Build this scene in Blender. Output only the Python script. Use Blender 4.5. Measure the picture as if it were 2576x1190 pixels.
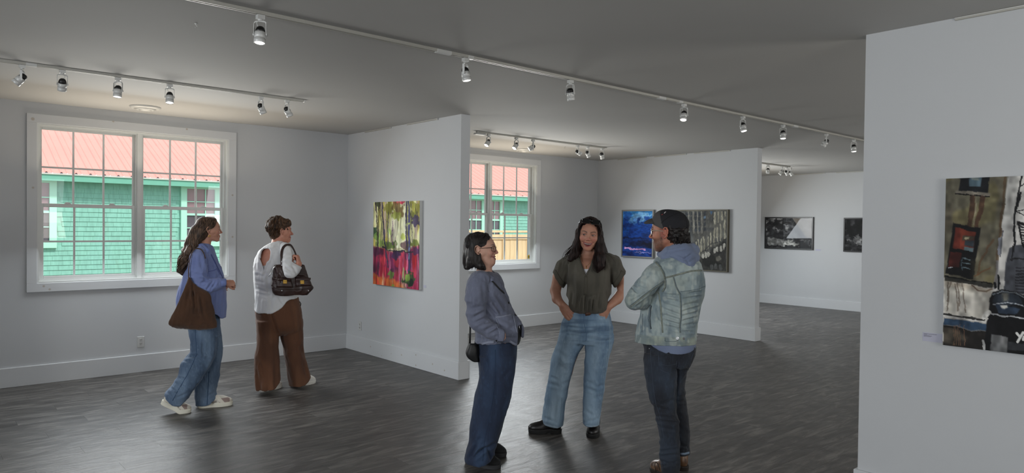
import bpy, math, random
import numpy as np
from mathutils import Vector, Matrix
from mathutils.bvhtree import BVHTree

for o in list(bpy.data.objects):
    bpy.data.objects.remove(o)
S = bpy.context.scene
COL = S.collection
random.seed(7)
RNG = np.random.RandomState(11)

# ------------------------------------------------------------------ camera
FPX = 1767.49
yaw, pitch, roll = [math.radians(v) for v in (41.3917, .8878, -.6789)]
cF = np.array([math.sin(yaw)*math.cos(pitch), math.cos(yaw)*math.cos(pitch), -math.sin(pitch)])
cR0 = np.array([math.cos(yaw), -math.sin(yaw), 0.0])
cD0 = np.cross(cF, cR0)
cR = cR0*math.cos(roll)+cD0*math.sin(roll)
cD = np.cross(cF, cR)
cC = np.array([0, 0, 1.635])
cam_d = bpy.data.cameras.new('camera')
cam = bpy.data.objects.new('camera', cam_d)
COL.objects.link(cam)
M = Matrix(((cR[0], -cD[0], -cF[0], 0), (cR[1], -cD[1], -cF[1], 0), (cR[2], -cD[2], -cF[2], 1.635), (0, 0, 0, 1)))
cam.matrix_world = M
cam_d.sensor_fit = 'HORIZONTAL'
cam_d.sensor_width = 36
cam_d.lens = 36*FPX/2576
cam_d.clip_start = .05
cam_d.clip_end = 300
S.camera = cam


def ray(px, py):
    return cF+cR*(px-1288)/FPX+cD*(py-595)/FPX


def on(px, py, ax, v):
    """world point where the line of sight of a photo pixel meets the plane ax = v"""
    r = ray(px, py)
    i = 'xyz'.index(ax)
    return cC+r*(v-cC[i])/r[i]


# ------------------------------------------------------------------ world, sun, big lights, exposure
S.view_settings.view_transform = 'Standard'
S.view_settings.look = 'None'
S.view_settings.gamma = 1
S.view_settings.exposure = 0
S.view_settings.use_curve_mapping = False
S.cycles.use_denoising = True
S.cycles.max_bounces = 7
S.cycles.diffuse_bounces = 4
S.cycles.transparent_max_bounces = 12
S.cycles.caustics_reflective = False
S.cycles.caustics_refractive = False
S.cycles.sample_clamp_indirect = 4

W = bpy.data.worlds.new('sky')
S.world = W
W.use_nodes = True
bg = W.node_tree.nodes['Background']
bg.inputs[0].default_value = (.86, .93, 1, 1)
bg.inputs[1].default_value = 1.3


def light(name, kind, loc, rot, energy, color=(1, 1, 1), size=1, size_y=None, **kw):
    d = bpy.data.lights.new(name, kind)
    d.energy = energy
    d.color = color
    if kind == 'AREA':
        d.shape = 'RECTANGLE'
        d.size = size
        d.size_y = size_y or size
    elif kind == 'SUN':
        d.angle = size
    for k, v in kw.items():
        setattr(d, k, v)
    o = bpy.data.objects.new(name, d)
    o.location = loc
    o.rotation_euler = rot
    COL.objects.link(o)
    return o


R = math.radians
light('sun', 'SUN', (0, 0, 10), (R(38), 0, R(22)), 3.2, (1, .96, .9), R(6))
# daylight entering at the windows of the long wall: sky light falling in, and a warm bounce off the yard
for wx, e, g in ((-2.9, 34, 10), (2.004, 43, 21), (6.94, 55, 20), (11.87, 82, 22)):
    o = light('window_daylight', 'AREA', (wx, 7.98, 1.85), (R(-90+36), 0, 0), e, (.88, .95, 1.0), 1.7, 1.1)
    o.visible_camera = False
    o = light('window_ground_bounce', 'AREA', (wx, 8.05, 1.75), (R(-90-38), 0, 0), g, (1.0, .88, .72), 1.7, .8)
    o.visible_camera = False
# lamps for unseen windows presumed in the solid opposite wall, plus added fills
for wx, e, g in ((-2.9, 40, 7), (2.0, 28, 40), (6.94, 62, 74), (11.87, 72, 60)):
    light('opposite_window_daylight', 'AREA', (wx, -1.9, 1.85), (R(90-20), 0, 0), e, (.92, .96, 1.0), 1.8, 1.5)
    light('opposite_ceiling_fill', 'AREA', (wx, -1.9, 1.7), (R(90+40), 0, 0), g, (1.0, .93, .82), 1.8, 1.2)  # added upward fill lamp that brightens the ceiling
light('end_wall_fill', 'AREA', (-5.1, 2.0, 1.9), (R(64), 0, R(-90)), 370, (.92, .96, 1.0), 3.6, 1.8)  # added fill lamp for the partition faces; the end wall has no window


# ------------------------------------------------------------------ helpers
def srgb(r, g, b):
    f = lambda c: c/12.92 if c <= .04045 else ((c+.055)/1.055)**2.4
    return tuple(f(c/255) for c in (r, g, b))


def new_mat(name):
    m = bpy.data.materials.new(name)
    m.use_nodes = True
    nt = m.node_tree
    return m, nt, nt.nodes['Principled BSDF']


def nd(nt, t, **kw):
    n = nt.nodes.new(t)
    for k, v in kw.items():
        if isinstance(k, str) and hasattr(n, k):
            setattr(n, k, v)
        else:
            n.inputs[k].default_value = v
    return n


def mat(name, col, rough=.6, metal=0, var=0, scale=8, bump=0, bscale=60, spec=None, emit=None, stretch=(1, 1, 1), sheen=0, coat=0, detail=4):
    """plain procedural material: base colour with soft noise variation and fine relief"""
    m, nt, p = new_mat(name)
    c = srgb(*col)
    p.inputs['Base Color'].default_value = (*c, 1)
    p.inputs['Roughness'].default_value = rough
    p.inputs['Metallic'].default_value = metal
    if spec is not None:
        p.inputs['Specular IOR Level'].default_value = spec
    if sheen:
        p.inputs['Sheen Weight'].default_value = sheen
    if coat:
        p.inputs['Coat Weight'].default_value = coat
    if emit:
        p.inputs['Emission Color'].default_value = (*emit[0], 1)
        p.inputs['Emission Strength'].default_value = emit[1]
    if var or bump:
        tc = nt.nodes.new('ShaderNodeTexCoord')
        mp = nt.nodes.new('ShaderNodeMapping')
        mp.inputs['Scale'].default_value = stretch
        nt.links.new(tc.outputs['Object'], mp.inputs[0])
    if var:
        n = nd(nt, 'ShaderNodeTexNoise')
        n.inputs['Scale'].default_value = scale
        n.inputs['Detail'].default_value = detail
        nt.links.new(mp.outputs[0], n.inputs['Vector'])
        r = nt.nodes.new('ShaderNodeValToRGB')
        r.color_ramp.elements[0].position = .3
        r.color_ramp.elements[1].position = .7
        r.color_ramp.elements[0].color = (*[max(0, x*(1-var)) for x in c], 1)
        r.color_ramp.elements[1].color = (*[min(1, x*(1+var)) for x in c], 1)
        nt.links.new(n.outputs['Fac'], r.inputs[0])
        nt.links.new(r.outputs[0], p.inputs['Base Color'])
    if bump:
        n = nd(nt, 'ShaderNodeTexNoise')
        n.inputs['Scale'].default_value = bscale
        n.inputs['Detail'].default_value = 3
        nt.links.new(mp.outputs[0], n.inputs['Vector'])
        b = nt.nodes.new('ShaderNodeBump')
        b.inputs['Strength'].default_value = bump
        b.inputs['Distance'].default_value = .004
        nt.links.new(n.outputs['Fac'], b.inputs['Height'])
        nt.links.new(b.outputs[0], p.inputs['Normal'])
    return m


def vmat(name, rough=.6, bump=0, bscale=300, sheen=0, attr='Col', spec=None, weave=0, sss=0):
    """material whose base colour is the pigment stored per vertex, with fine relief"""
    m, nt, p = new_mat(name)
    a = nt.nodes.new('ShaderNodeAttribute')
    a.attribute_name = attr
    nt.links.new(a.outputs['Color'], p.inputs['Base Color'])
    p.inputs['Roughness'].default_value = rough
    if sheen:
        p.inputs['Sheen Weight'].default_value = sheen
    if spec is not None:
        p.inputs['Specular IOR Level'].default_value = spec
    if sss:
        p.inputs['Subsurface Weight'].default_value = sss
        p.inputs['Subsurface Radius'].default_value = (.01, .004, .002)
    if bump:
        tc = nt.nodes.new('ShaderNodeTexCoord')
        n = nd(nt, 'ShaderNodeTexNoise')
        n.inputs['Scale'].default_value = bscale
        n.inputs['Detail'].default_value = 3
        nt.links.new(tc.outputs['Object'], n.inputs['Vector'])
        b = nt.nodes.new('ShaderNodeBump')
        b.inputs['Strength'].default_value = bump
        b.inputs['Distance'].default_value = .003
        nt.links.new(n.outputs['Fac'], b.inputs['Height'])
        nt.links.new(b.outputs[0], p.inputs['Normal'])
    return m


class MB:
    """collects simple solids and links them as one mesh object"""
    def __init__(s):
        s.v = []
        s.f = []

    def add(s, vs, fs):
        n = len(s.v)
        s.v += [tuple(map(float, v)) for v in vs]
        s.f += [tuple(n+i for i in f) for f in fs]
        return s

    def box(s, x0, x1, y0, y1, z0, z1, b=0):
        x0, x1 = sorted((x0, x1))
        y0, y1 = sorted((y0, y1))
        z0, z1 = sorted((z0, z1))
        if b <= 0:
            return s.add([(x, y, z) for x in (x0, x1) for y in (y0, y1) for z in (z0, z1)],
                         [(0, 1, 3, 2), (4, 6, 7, 5), (0, 4, 5, 1), (2, 3, 7, 6), (0, 2, 6, 4), (1, 5, 7, 3)])
        vs = []
        idx = {}
        X, Y, Z = (x0, x1), (y0, y1), (z0, z1)
        for i in (0, 1):
            for j in (0, 1):
                for k in (0, 1):
                    sx, sy, sz = (1-2*i)*b, (1-2*j)*b, (1-2*k)*b
                    idx[i, j, k, 0] = len(vs); vs.append((X[i], Y[j]+sy, Z[k]+sz))
                    idx[i, j, k, 1] = len(vs); vs.append((X[i]+sx, Y[j], Z[k]+sz))
                    idx[i, j, k, 2] = len(vs); vs.append((X[i]+sx, Y[j]+sy, Z[k]))
        fs = []
        for i in (0, 1):
            q = [idx[i, 0, 0, 0], idx[i, 0, 1, 0], idx[i, 1, 1, 0], idx[i, 1, 0, 0]]
            fs.append(q if i == 0 else q[::-1])
            q = [idx[0, i, 0, 1], idx[1, i, 0, 1], idx[1, i, 1, 1], idx[0, i, 1, 1]]
            fs.append(q if i == 0 else q[::-1])
            q = [idx[0, 0, i, 2], idx[0, 1, i, 2], idx[1, 1, i, 2], idx[1, 0, i, 2]]
            fs.append(q if i == 0 else q[::-1])
        for a in (0, 1):
            for c in (0, 1):
                q = [idx[0, a, c, 1], idx[0, a, c, 2], idx[1, a, c, 2], idx[1, a, c, 1]]
                fs.append(q if a != c else q[::-1])
                q = [idx[a, 0, c, 0], idx[a, 0, c, 2], idx[a, 1, c, 2], idx[a, 1, c, 0]]
                fs.append(q if a == c else q[::-1])
                q = [idx[a, c, 0, 0], idx[a, c, 0, 1], idx[a, c, 1, 1], idx[a, c, 1, 0]]
                fs.append(q if a != c else q[::-1])
                for k in (0, 1):
                    t = [idx[a, c, k, 0], idx[a, c, k, 1], idx[a, c, k, 2]]
                    fs.append(t if (a+c+k) % 2 == 1 else t[::-1])
        return s.add(vs, fs)

    def tube(s, pts, r, n=8, cap=True, flat=1.0, up=None):
        """tube along pts; r scalar or list; flat squashes the section along the second frame axis"""
        pts = [Vector(p) for p in pts]
        rs = r if hasattr(r, '__len__') else [r]*len(pts)
        vs = []
        fs = []
        u = None
        for i, p in enumerate(pts):
            t = (pts[min(i+1, len(pts)-1)]-pts[max(i-1, 0)])
            if t.length < 1e-9:
                t = Vector((0, 0, 1))
            t.normalize()
            if u is None:
                a = Vector(up) if up is not None else (Vector((0, 0, 1)) if abs(t.z) < .9 else Vector((1, 0, 0)))
                u = (a-t*a.dot(t)).normalized()
            else:
                u = (u-t*u.dot(t))
                u = u.normalized() if u.length > 1e-6 else t.orthogonal().normalized()
            w = t.cross(u)
            for k in range(n):
                an = 2*math.pi*k/n
                vs.append(p+u*math.cos(an)*rs[i]*flat+w*math.sin(an)*rs[i])
        for i in range(len(pts)-1):
            for k in range(n):
                a = i*n+k
                b = i*n+(k+1) % n
                fs.append((a, b, b+n, a+n))
        if cap:
            fs.append(tuple(range(n))[::-1])
            fs.append(tuple(range((len(pts)-1)*n, len(pts)*n)))
        return s.add(vs, fs)

    def lathe(s, prof, n=20, o=(0, 0, 0), ax='z'):
        """prof: (radius, height) list revolved round the axis through o"""
        vs = []
        fs = []
        for r, h in prof:
            for k in range(n):
                a = 2*math.pi*k/n
                c, d = r*math.cos(a), r*math.sin(a)
                q = {'z': (c, d, h), 'y': (c, h, -d), 'x': (h, c, d)}[ax]
                vs.append((q[0]+o[0], q[1]+o[1], q[2]+o[2]))
        for i in range(len(prof)-1):
            for k in range(n):
                a = i*n+k
                b = i*n+(k+1) % n
                fs.append((a, b, b+n, a+n))
        if prof[0][0] > 1e-6:
            fs.append(tuple(range(n))[::-1])
        if prof[-1][0] > 1e-6:
            fs.append(tuple(range((len(prof)-1)*n, len(prof)*n)))
        return s.add(vs, fs)

    def mesh(s, name, m=None, smooth=False):
        me = bpy.data.meshes.new(name)
        me.from_pydata(s.v, [], s.f)
        if m:
            me.materials.append(m)
        if smooth:
            me.shade_smooth()
        return me

    def build(s, name, m, parent=None, smooth=False, loc=None):
        return put(name, s.mesh(name, m, smooth), parent, loc)


def put(name, me, parent=None, loc=None, rot=None):
    o = bpy.data.objects.new(name, me)
    COL.objects.link(o)
    if parent is not None:
        o.parent = parent
    if loc is not None:
        o.location = loc
    if rot is not None:
        o.rotation_euler = rot
    return o


def tag(o, label=None, cat=None, group=None, kind=None):
    if label:
        o['label'] = label
    if cat:
        o['category'] = cat
    if group:
        o['group'] = group
    if kind:
        o['kind'] = kind
    return o


def empty(name, loc=(0, 0, 0), rz=0, parent=None):
    o = bpy.data.objects.new(name, None)
    COL.objects.link(o)
    o.location = loc
    o.rotation_euler = (0, 0, rz)
    o.empty_display_size = .1
    if parent is not None:
        o.parent = parent
    return o


def struct(o):
    o['kind'] = 'structure'
    return o
# ================================================================== MATERIALS OF THE ROOM
def spotted(name, col, spots, rough=.5, axis='xz'):
    """white paint with small tan knot stains that bleed through at given places"""
    m, nt, p = new_mat(name)
    geo = nt.nodes.new('ShaderNodeNewGeometry')
    base = srgb(*col)
    cur = None
    noise = nd(nt, 'ShaderNodeTexNoise')
    noise.inputs['Scale'].default_value = 2.5
    ramp = nt.nodes.new('ShaderNodeMapRange')
    ramp.inputs[3].default_value = .97
    ramp.inputs[4].default_value = 1.03
    nt.links.new(geo.outputs['Position'], noise.inputs['Vector'])
    nt.links.new(noise.outputs['Fac'], ramp.inputs[0])
    mul = nt.nodes.new('ShaderNodeVectorMath')
    mul.operation = 'SCALE'
    mul.inputs[0].default_value = base
    nt.links.new(ramp.outputs[0], mul.inputs['Scale'])
    cur = mul.outputs[0]
    for (pos, r, tan) in spots:
        d = nt.nodes.new('ShaderNodeVectorMath')
        d.operation = 'DISTANCE'
        d.inputs[1].default_value = pos
        nt.links.new(geo.outputs['Position'], d.inputs[0])
        mr = nt.nodes.new('ShaderNodeMapRange')
        mr.inputs[1].default_value = r*.6
        mr.inputs[2].default_value = r*1.25
        mr.inputs[3].default_value = tan
        mr.inputs[4].default_value = 0
        nt.links.new(d.outputs['Value'], mr.inputs[0])
        mx = nt.nodes.new('ShaderNodeMix')
        mx.data_type = 'RGBA'
        nt.links.new(mr.outputs[0], mx.inputs[0])
        nt.links.new(cur, mx.inputs[6])
        mx.inputs[7].default_value = (*srgb(150, 125, 90), 1)
        cur = mx.outputs[2]
    nt.links.new(cur, p.inputs['Base Color'])
    p.inputs['Roughness'].default_value = rough
    return m


def floor_mat():
    m, nt, p = new_mat('dark_wood_planks')
    L = nt.links.new
    geo = nt.nodes.new('ShaderNodeNewGeometry')
    sep = nt.nodes.new('ShaderNodeSeparateXYZ')
    L(geo.outputs['Position'], sep.inputs[0])

    def math_(op, a, b=None):
        n = nt.nodes.new('ShaderNodeMath')
        n.operation = op
        for i, v in enumerate((a, b)):
            if v is None:
                continue
            if isinstance(v, (int, float)):
                n.inputs[i].default_value = v
            else:
                L(v, n.inputs[i])
        return n.outputs[0]
    row = math_('FLOOR', math_('DIVIDE', math_('ADD', sep.outputs[1], 20.0), PW))
    off = math_('FRACT', math_('MULTIPLY', row, .37))
    colx = math_('FLOOR', math_('ADD', math_('DIVIDE', sep.outputs[0], PL), off))
    cmb = nt.nodes.new('ShaderNodeCombineXYZ')
    L(row, cmb.inputs[0])
    L(colx, cmb.inputs[1])
    wn = nt.nodes.new('ShaderNodeTexWhiteNoise')
    wn.noise_dimensions = '2D'
    L(cmb.outputs[0], wn.inputs['Vector'])
    # grain coordinates: long along x, shifted from plank to plank
    sc = nt.nodes.new('ShaderNodeVectorMath')
    sc.operation = 'MULTIPLY'
    sc.inputs[1].default_value = (1.3, 6.0, 1)
    L(geo.outputs['Position'], sc.inputs[0])
    ad = nt.nodes.new('ShaderNodeVectorMath')
    ad.operation = 'ADD'
    L(sc.outputs[0], ad.inputs[0])
    s7 = nt.nodes.new('ShaderNodeVectorMath')
    s7.operation = 'SCALE'
    s7.inputs['Scale'].default_value = 17.0
    L(wn.outputs['Color'], s7.inputs[0])
    L(s7.outputs[0], ad.inputs[1])
    g1 = nd(nt, 'ShaderNodeTexNoise')
    g1.inputs['Scale'].default_value = 2.2
    g1.inputs['Detail'].default_value = 7
    g1.inputs['Roughness'].default_value = .62
    g1.inputs['Distortion'].default_value = .9
    L(ad.outputs[0], g1.inputs['Vector'])
    # cathedral grain rings for relief
    wv = nt.nodes.new('ShaderNodeTexWave')
    wv.wave_type = 'RINGS'
    wv.rings_direction = 'Y'
    wv.inputs['Scale'].default_value = .9
    wv.inputs['Distortion'].default_value = 9
    wv.inputs['Detail'].default_value = 3
    wv.inputs['Detail Scale'].default_value = .8
    L(ad.outputs[0], wv.inputs['Vector'])
    fine = nd(nt, 'ShaderNodeTexNoise')
    fine.inputs['Scale'].default_value = 20
    fine.inputs['Detail'].default_value = 4
    L(ad.outputs[0], fine.inputs['Vector'])
    r = nt.nodes.new('ShaderNodeValToRGB')
    e = r.color_ramp.elements
    e[0].position = .3
    e[0].color = (*srgb(54, 51, 49), 1)
    e[1].position = .74
    e[1].color = (*srgb(128, 124, 119), 1)
    k = e.new(.5)
    k.color = (*srgb(80, 77, 74), 1)
    L(g1.outputs['Fac'], r.inputs[0])
    # broad worn patches
    big = nd(nt, 'ShaderNodeTexNoise')
    big.inputs['Scale'].default_value = .55
    big.inputs['Detail'].default_value = 3
    L(geo.outputs['Position'], big.inputs['Vector'])
    v = math_('ADD', math_('MULTIPLY', wn.outputs['Value'], .10), .88)
    v = math_('MULTIPLY', v, math_('ADD', math_('MULTIPLY', big.outputs['Fac'], .9), .55))
    mu = nt.nodes.new('ShaderNodeVectorMath')
    mu.operation = 'SCALE'
    L(r.outputs[0], mu.inputs[0])
    L(v, mu.inputs['Scale'])
    L(mu.outputs[0], p.inputs['Base Color'])
    rr = nt.nodes.new('ShaderNodeMapRange')
    rr.inputs[3].default_value = .34
    rr.inputs[4].default_value = .50
    L(g1.outputs['Fac'], rr.inputs[0])
    L(rr.outputs[0], p.inputs['Roughness'])
    hs = math_('ADD', math_('MULTIPLY', wv.outputs['Fac'], .5), math_('ADD', math_('MULTIPLY', fine.outputs['Fac'], .5), g1.outputs['Fac']))
    b = nt.nodes.new('ShaderNodeBump')
    b.inputs['Strength'].default_value = .9
    b.inputs['Distance'].default_value = .0035
    L(hs, b.inputs['Height'])
    L(b.outputs[0], p.inputs['Normal'])
    p.inputs['Specular IOR Level'].default_value = .55
    return m


PW, PL = .182, 1.22       # floor plank width and length
WY = 8.35                 # long wall with windows
CH = 2.80                 # ceiling height
P1, P2, P3, P4 = 4.478, 9.366, 14.434, 4.367
T = .1195
E1, E2, E4 = 5.908, 5.285, 1.775
TB, HB = .018, .191
OX0, OX1, OZ0, OZ1 = -.932, .932, 1.006, 2.598   # window opening about the window's centre

M_wall = mat('wall_paint', (196, 198, 200), .75, var=.012, scale=1.5, bump=.06, bscale=220)
M_ceil = mat('ceiling_paint', (186, 185, 182), .8, var=.015, scale=1.2, bump=.05, bscale=200)
M_trim = mat('trim_paint', (205, 207, 209), .45, var=.012, scale=3)
M_vinyl = mat('white_vinyl', (214, 216, 214), .35)
M_white = mat('white_lamp_metal', (205, 205, 202), .35, metal=.1)
M_track = mat('track_enamel', (176, 174, 166), .4, metal=.1)
M_black = mat('black_plastic', (14, 14, 14), .4)
M_floor = floor_mat()
M_void = mat('dark_subfloor', (20, 19, 18), .9)


def glass_mat(name, tint=(1, 1, 1), refl=1.0):
    m = bpy.data.materials.new(name)
    m.use_nodes = True
    nt = m.node_tree
    nt.nodes.clear()
    out = nt.nodes.new('ShaderNodeOutputMaterial')
    tr = nt.nodes.new('ShaderNodeBsdfTransparent')
    tr.inputs[0].default_value = (*tint, 1)
    gl = nt.nodes.new('ShaderNodeBsdfGlossy')
    gl.inputs['Roughness'].default_value = .01
    fr = nt.nodes.new('ShaderNodeFresnel')
    fr.inputs[0].default_value = 1.5
    mu = nt.nodes.new('ShaderNodeMath')
    mu.operation = 'MULTIPLY'
    mu.inputs[1].default_value = refl
    mx = nt.nodes.new('ShaderNodeMixShader')
    gm = nt.nodes.new('ShaderNodeNewGeometry')
    inv = nt.nodes.new('ShaderNodeMath')
    inv.operation = 'SUBTRACT'
    inv.inputs[0].default_value = 1.0
    nt.links.new(gm.outputs['Backfacing'], inv.inputs[1])
    m2 = nt.nodes.new('ShaderNodeMath')
    m2.operation = 'MULTIPLY'
    nt.links.new(fr.outputs[0], m2.inputs[0])
    nt.links.new(inv.outputs[0], m2.inputs[1])
    nt.links.new(m2.outputs[0], mu.inputs[0])
    nt.links.new(mu.outputs[0], mx.inputs[0])
    nt.links.new(tr.outputs[0], mx.inputs[1])
    nt.links.new(gl.outputs[0], mx.inputs[2])
    nt.links.new(mx.outputs[0], out.inputs[0])
    return m


M_glass = glass_mat('window_glass', (.97, .985, .98))

# ================================================================== SHELL
wins = [(2.004, 0.0), (6.94, .022), (11.87, 0.0)]
w = MB()
edges = [-5.2]
for cx, dz in wins:
    edges += [cx+OX0, cx+OX1]
edges.append(P3+T)
for i in range(0, len(edges), 2):
    w.box(edges[i], edges[i+1], WY, WY+.2, 0, CH)
for cx, dz in wins:
    w.box(cx+OX0, cx+OX1, WY, WY+.2, 0, OZ0+dz)
    w.box(cx+OX0, cx+OX1, WY, WY+.2, OZ1+dz, CH)
struct(w.build('wall_left', M_wall))
struct(MB().box(-5.2, P3+T, -3.6, WY+.2, CH, CH+.15).build('ceiling', M_ceil))
struct(MB().box(-5.2, P3+T, -2.2, -2.0, 0, CH).build('wall_back', M_wall))
struct(MB().box(-5.4, -5.2, -3.6, WY+.2, 0, CH).build('wall_near', M_wall))
struct(MB().box(P3, P3+T, -3.4, WY, 0, CH).build('wall_far', M_wall))
struct(MB().box(P1, P1+T, E1, WY, 0, CH).build('wall_middle', M_wall))
struct(MB().box(P2, P2+T, E2, WY, 0, CH).build('wall_rear', M_wall))
struct(MB().box(P4, P4+T, -3.4, E4, 0, CH).build('wall_right', M_wall))
struct(MB().box(-.53, -.41, E1, WY, 0, CH).build('wall_side', M_wall))

# floor: sub-floor slab with separate planks laid along x
fl = struct(MB().box(-5.4, P3+T, -3.6, WY+.2, -.2, -.006).build('floor', M_void))
pm = MB().box(.0004, 1-.0004, .0004/PW, 1-.0004/PW, -.006, 0).mesh('plank', M_floor)
cand = []
row0 = int(math.floor((-3.5+20)/PW))
for row in range(row0, int((WY+20)/PW)+1):
    off = (row*.37) % 1.0
    y0 = row*PW-20
    k0 = int(math.floor(-5.3/PL+off))
    for k in range(k0, int(P3/PL+off)+1):
        x0, x1 = max((k-off)*PL, -5.3), min((k+1-off)*PL, P3+.05)
        if x1-x0 < .02:
            continue
        c = np.array([(x0+x1)/2, y0+PW/2, 0])-cC
        z = c@cF
        vis = z > 1.0 and abs((c@cR)/z) < .9 and (c@cD)/z < .42
        hid = c[0] > P4 and c[1] < E4-.2 or (c[0] > 4.6 and c[1] > E1+1.5 and c[0] < 5.2)
        cand.append((0 if vis and not hid else 1, z if z > 0 else 99, x0, x1, y0))
cand.sort()
for q in cand[:300]:
    o = put('plank', pm, fl, (q[2], q[4], 0))
    o.scale = (q[3]-q[2], PW, 1)
rest = MB()
for q in cand[300:]:
    rest.box(q[2]+.0005, q[3]-.0005, q[4]+.0004, q[4]+PW-.0004, -.006, 0)
o = rest.build('plank', M_floor, fl)
o['kind'] = 'stuff'

# ------------------------------------------------------------------ baseboards
bspots = []
for px, py in [(960, 895), (984, 890), (1010, 893), (1046, 893), (1046, 919), (1088, 916), (1118, 932), (932, 872)]:
    q = on(px, py, 'x', P1-TB)
    bspots.append((tuple(q), .006+.004*((px*7) % 3)/2, .55))
M_base = spotted('baseboard_paint', (205, 207, 209), bspots, .45)


def baseboard(name, boxes):
    b = MB()
    for q in boxes:
        b.box(q[0], q[1], q[2], q[3], 0, HB, .003)
    struct(b.build(name, M_base))


baseboard('baseboard_left', [(-.41, P1, WY-TB, WY), (P1+T, P2, WY-TB, WY), (P2+T, P3, WY-TB, WY)])
baseboard('baseboard_middle', [(P1-TB, P1, E1-TB, WY-TB), (P1+T, P1+T+TB, E1-TB, WY-TB), (P1, P1+T, E1-TB, E1)])
baseboard('baseboard_rear', [(P2-TB, P2, E2-TB, WY-TB), (P2+T, P2+T+TB, E2-TB, WY-TB), (P2, P2+T, E2-TB, E2)])
baseboard('baseboard_far', [(P3-TB, P3, -3.4, WY-TB)])
baseboard('baseboard_right', [(P4-TB, P4, -3.3, E4+TB), (P4+T, P4+T+TB, -3.3, E4+TB), (P4, P4+T, E4, E4+TB)])

# ------------------------------------------------------------------ windows
wspots = [((.985+.05, WY-.02, 2.63), .016, .5)]
for px, py in [(83, 472), (585, 491), (585, 596), (125, 728), (110, 720), (285, 305), (470, 325)]:
    wspots.append((tuple(on(px, py, 'y', WY-.02)), .011, .5))
M_case = spotted('casing_paint', (205, 207, 209), wspots, .45)


def window(n, cx, dz):
    z0, z1 = OZ0+dz, OZ1+dz
    x0, x1 = cx+OX0, cx+OX1
    root = struct(empty('window_%d' % n, (cx, WY, z0)))
    inv = Vector((-cx, -WY, -z0))

    def bld(mb, name, m, par=root, first=True):
        o = mb.build(name, m, par)
        if par is root:
            o.location = inv
        return o
    c = .087
    bld(MB().box(x0-c, x1+c, WY-.02, WY, z1, z1+c, .002), 'casing', M_case)
    bld(MB().box(x0-c, x1+c, WY-.02, WY, z0-c, z0, .002), 'casing', M_case)
    bld(MB().box(x0-c, x0, WY-.02, WY, z0, z1, .002), 'casing', M_case)
    bld(MB().box(x1, x1+c, WY-.02, WY, z0, z1, .002), 'casing', M_case)
    fr = MB()
    t = .016
    ya, yb = WY-.012, WY+.15
    fr.box(x0, x0+t, ya, yb, z0, z1)
    fr.box(x1-t, x1, ya, yb, z0, z1)
    fr.box(x0+t, x1-t, ya, yb, z0, z0+t)
    fr.box(x0+t, x1-t, ya, yb, z1-t, z1)
    fr.box(cx-.022, cx+.022, WY+.03, yb-.001, z0+t, z1-t)
    # vinyl stops
    for a, b_ in ((x0+t, x0+t+.018), (x1-t-.018, x1-t), (cx-.034, cx+.034)):
        fr.box(a, b_, WY+.046, WY+.061, z0+t+.022, z1-t-.014)
    fr.box(x0+t, x1-t, WY+.045, WY+.06, z1-t-.014, z1-t)
    fr.box(x0+t, x1-t, WY+.05, WY+.14, z0+t, z0+t+.022)
    bld(fr, 'jamb', M_vinyl)
    zm = z0+.775
    for side in (0, 1):
        a = x0+t+.012 if side == 0 else cx+.028
        b_ = cx-.028 if side == 0 else x1-t-.012
        for lev in (0, 1):
            if lev == 1:      # upper sash, outer plane
                ys, ye, s0, s1, st, rb, rt = WY+.098, WY+.128, zm-.01, z1-t-.008, .026, .022, .026
            else:
                ys, ye, s0, s1, st, rb, rt = WY+.062, WY+.095, z0+t+.012, zm+.022, .036, .036, .036
            s = MB()
            s.box(a, a+st, ys, ye, s0, s1, .002)
            s.box(b_-st, b_, ys, ye, s0, s1, .002)
            s.box(a+st, b_-st, ys, ye, s0, s0+rb, .002)
            s.box(a+st, b_-st, ys, ye, s1-rt, s1, .002)
            so = bld(s, 'sash', M_vinyl)
            ga, gb, g0, g1 = a+st, b_-st, s0+rb, s1-rt
            ym = (ys+ye)/2
            for i in (1, 2):
                x = ga+(gb-ga)*i/3
                MB().box(x-.009, x+.009, ym-.008, ym+.008, g0, g1).build('muntin', M_vinyl, so)
            z = (g0+g1)/2
            MB().box(ga, gb, ym-.0085, ym+.0085, z-.009, z+.009).build('muntin', M_vinyl, so)
            for i in range(3):
                for j in range(2):
                    MB().box(ga+(gb-ga)*i/3, ga+(gb-ga)*(i+1)/3, ym-.002, ym+.002, g0+(g1-g0)*j/2, g0+(g1-g0)*(j+1)/2).build('pane', M_glass, so)
            if lev == 0:
                for fx in (.28, .74):
                    x = a+(b_-a)*fx
                    lk = MB().box(x-.028, x+.028, ys-.004, ys+.022, s1, s1+.008, .002)
                    lk.tube([(x-.02, ys+.004, s1+.012), (x+.016, ys+.004, s1+.012)], .005, 6)
                    lk.build('sash_lock', M_vinyl, so)
    return root


for i, (cx, dz) in enumerate(wins):
    window(i+1, cx, dz)

# round yellow sticker in the lower right pane of window 2
q = on(1331, 646, 'y', WY+.07)
st = MB().lathe([(.034, 0), (.034, -.002)], 24, (0, 0, 0), 'y').build('sticker', mat('yellow_sticker', (214, 180, 60), .5), None, loc=(q[0], WY+.073, q[2]))
tag(st, 'round yellow sticker in the corner of the window behind the fence view', 'sticker')
sm = MB()
for k in range(8):
    a = k*math.pi/4
    sm.tube([(.012*math.cos(a), -.003, .012*math.sin(a)), (.026*math.cos(a), -.003, .026*math.sin(a))], .0022, 5)
sm.lathe([(.009, -.002), (.009, -.0035)], 14, (0, 0, 0), 'y')
sm.build('printed_mark', M_black, st)

# ------------------------------------------------------------------ outlets
M_plate = mat('outlet_plastic', (200, 200, 198), .4)


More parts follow.
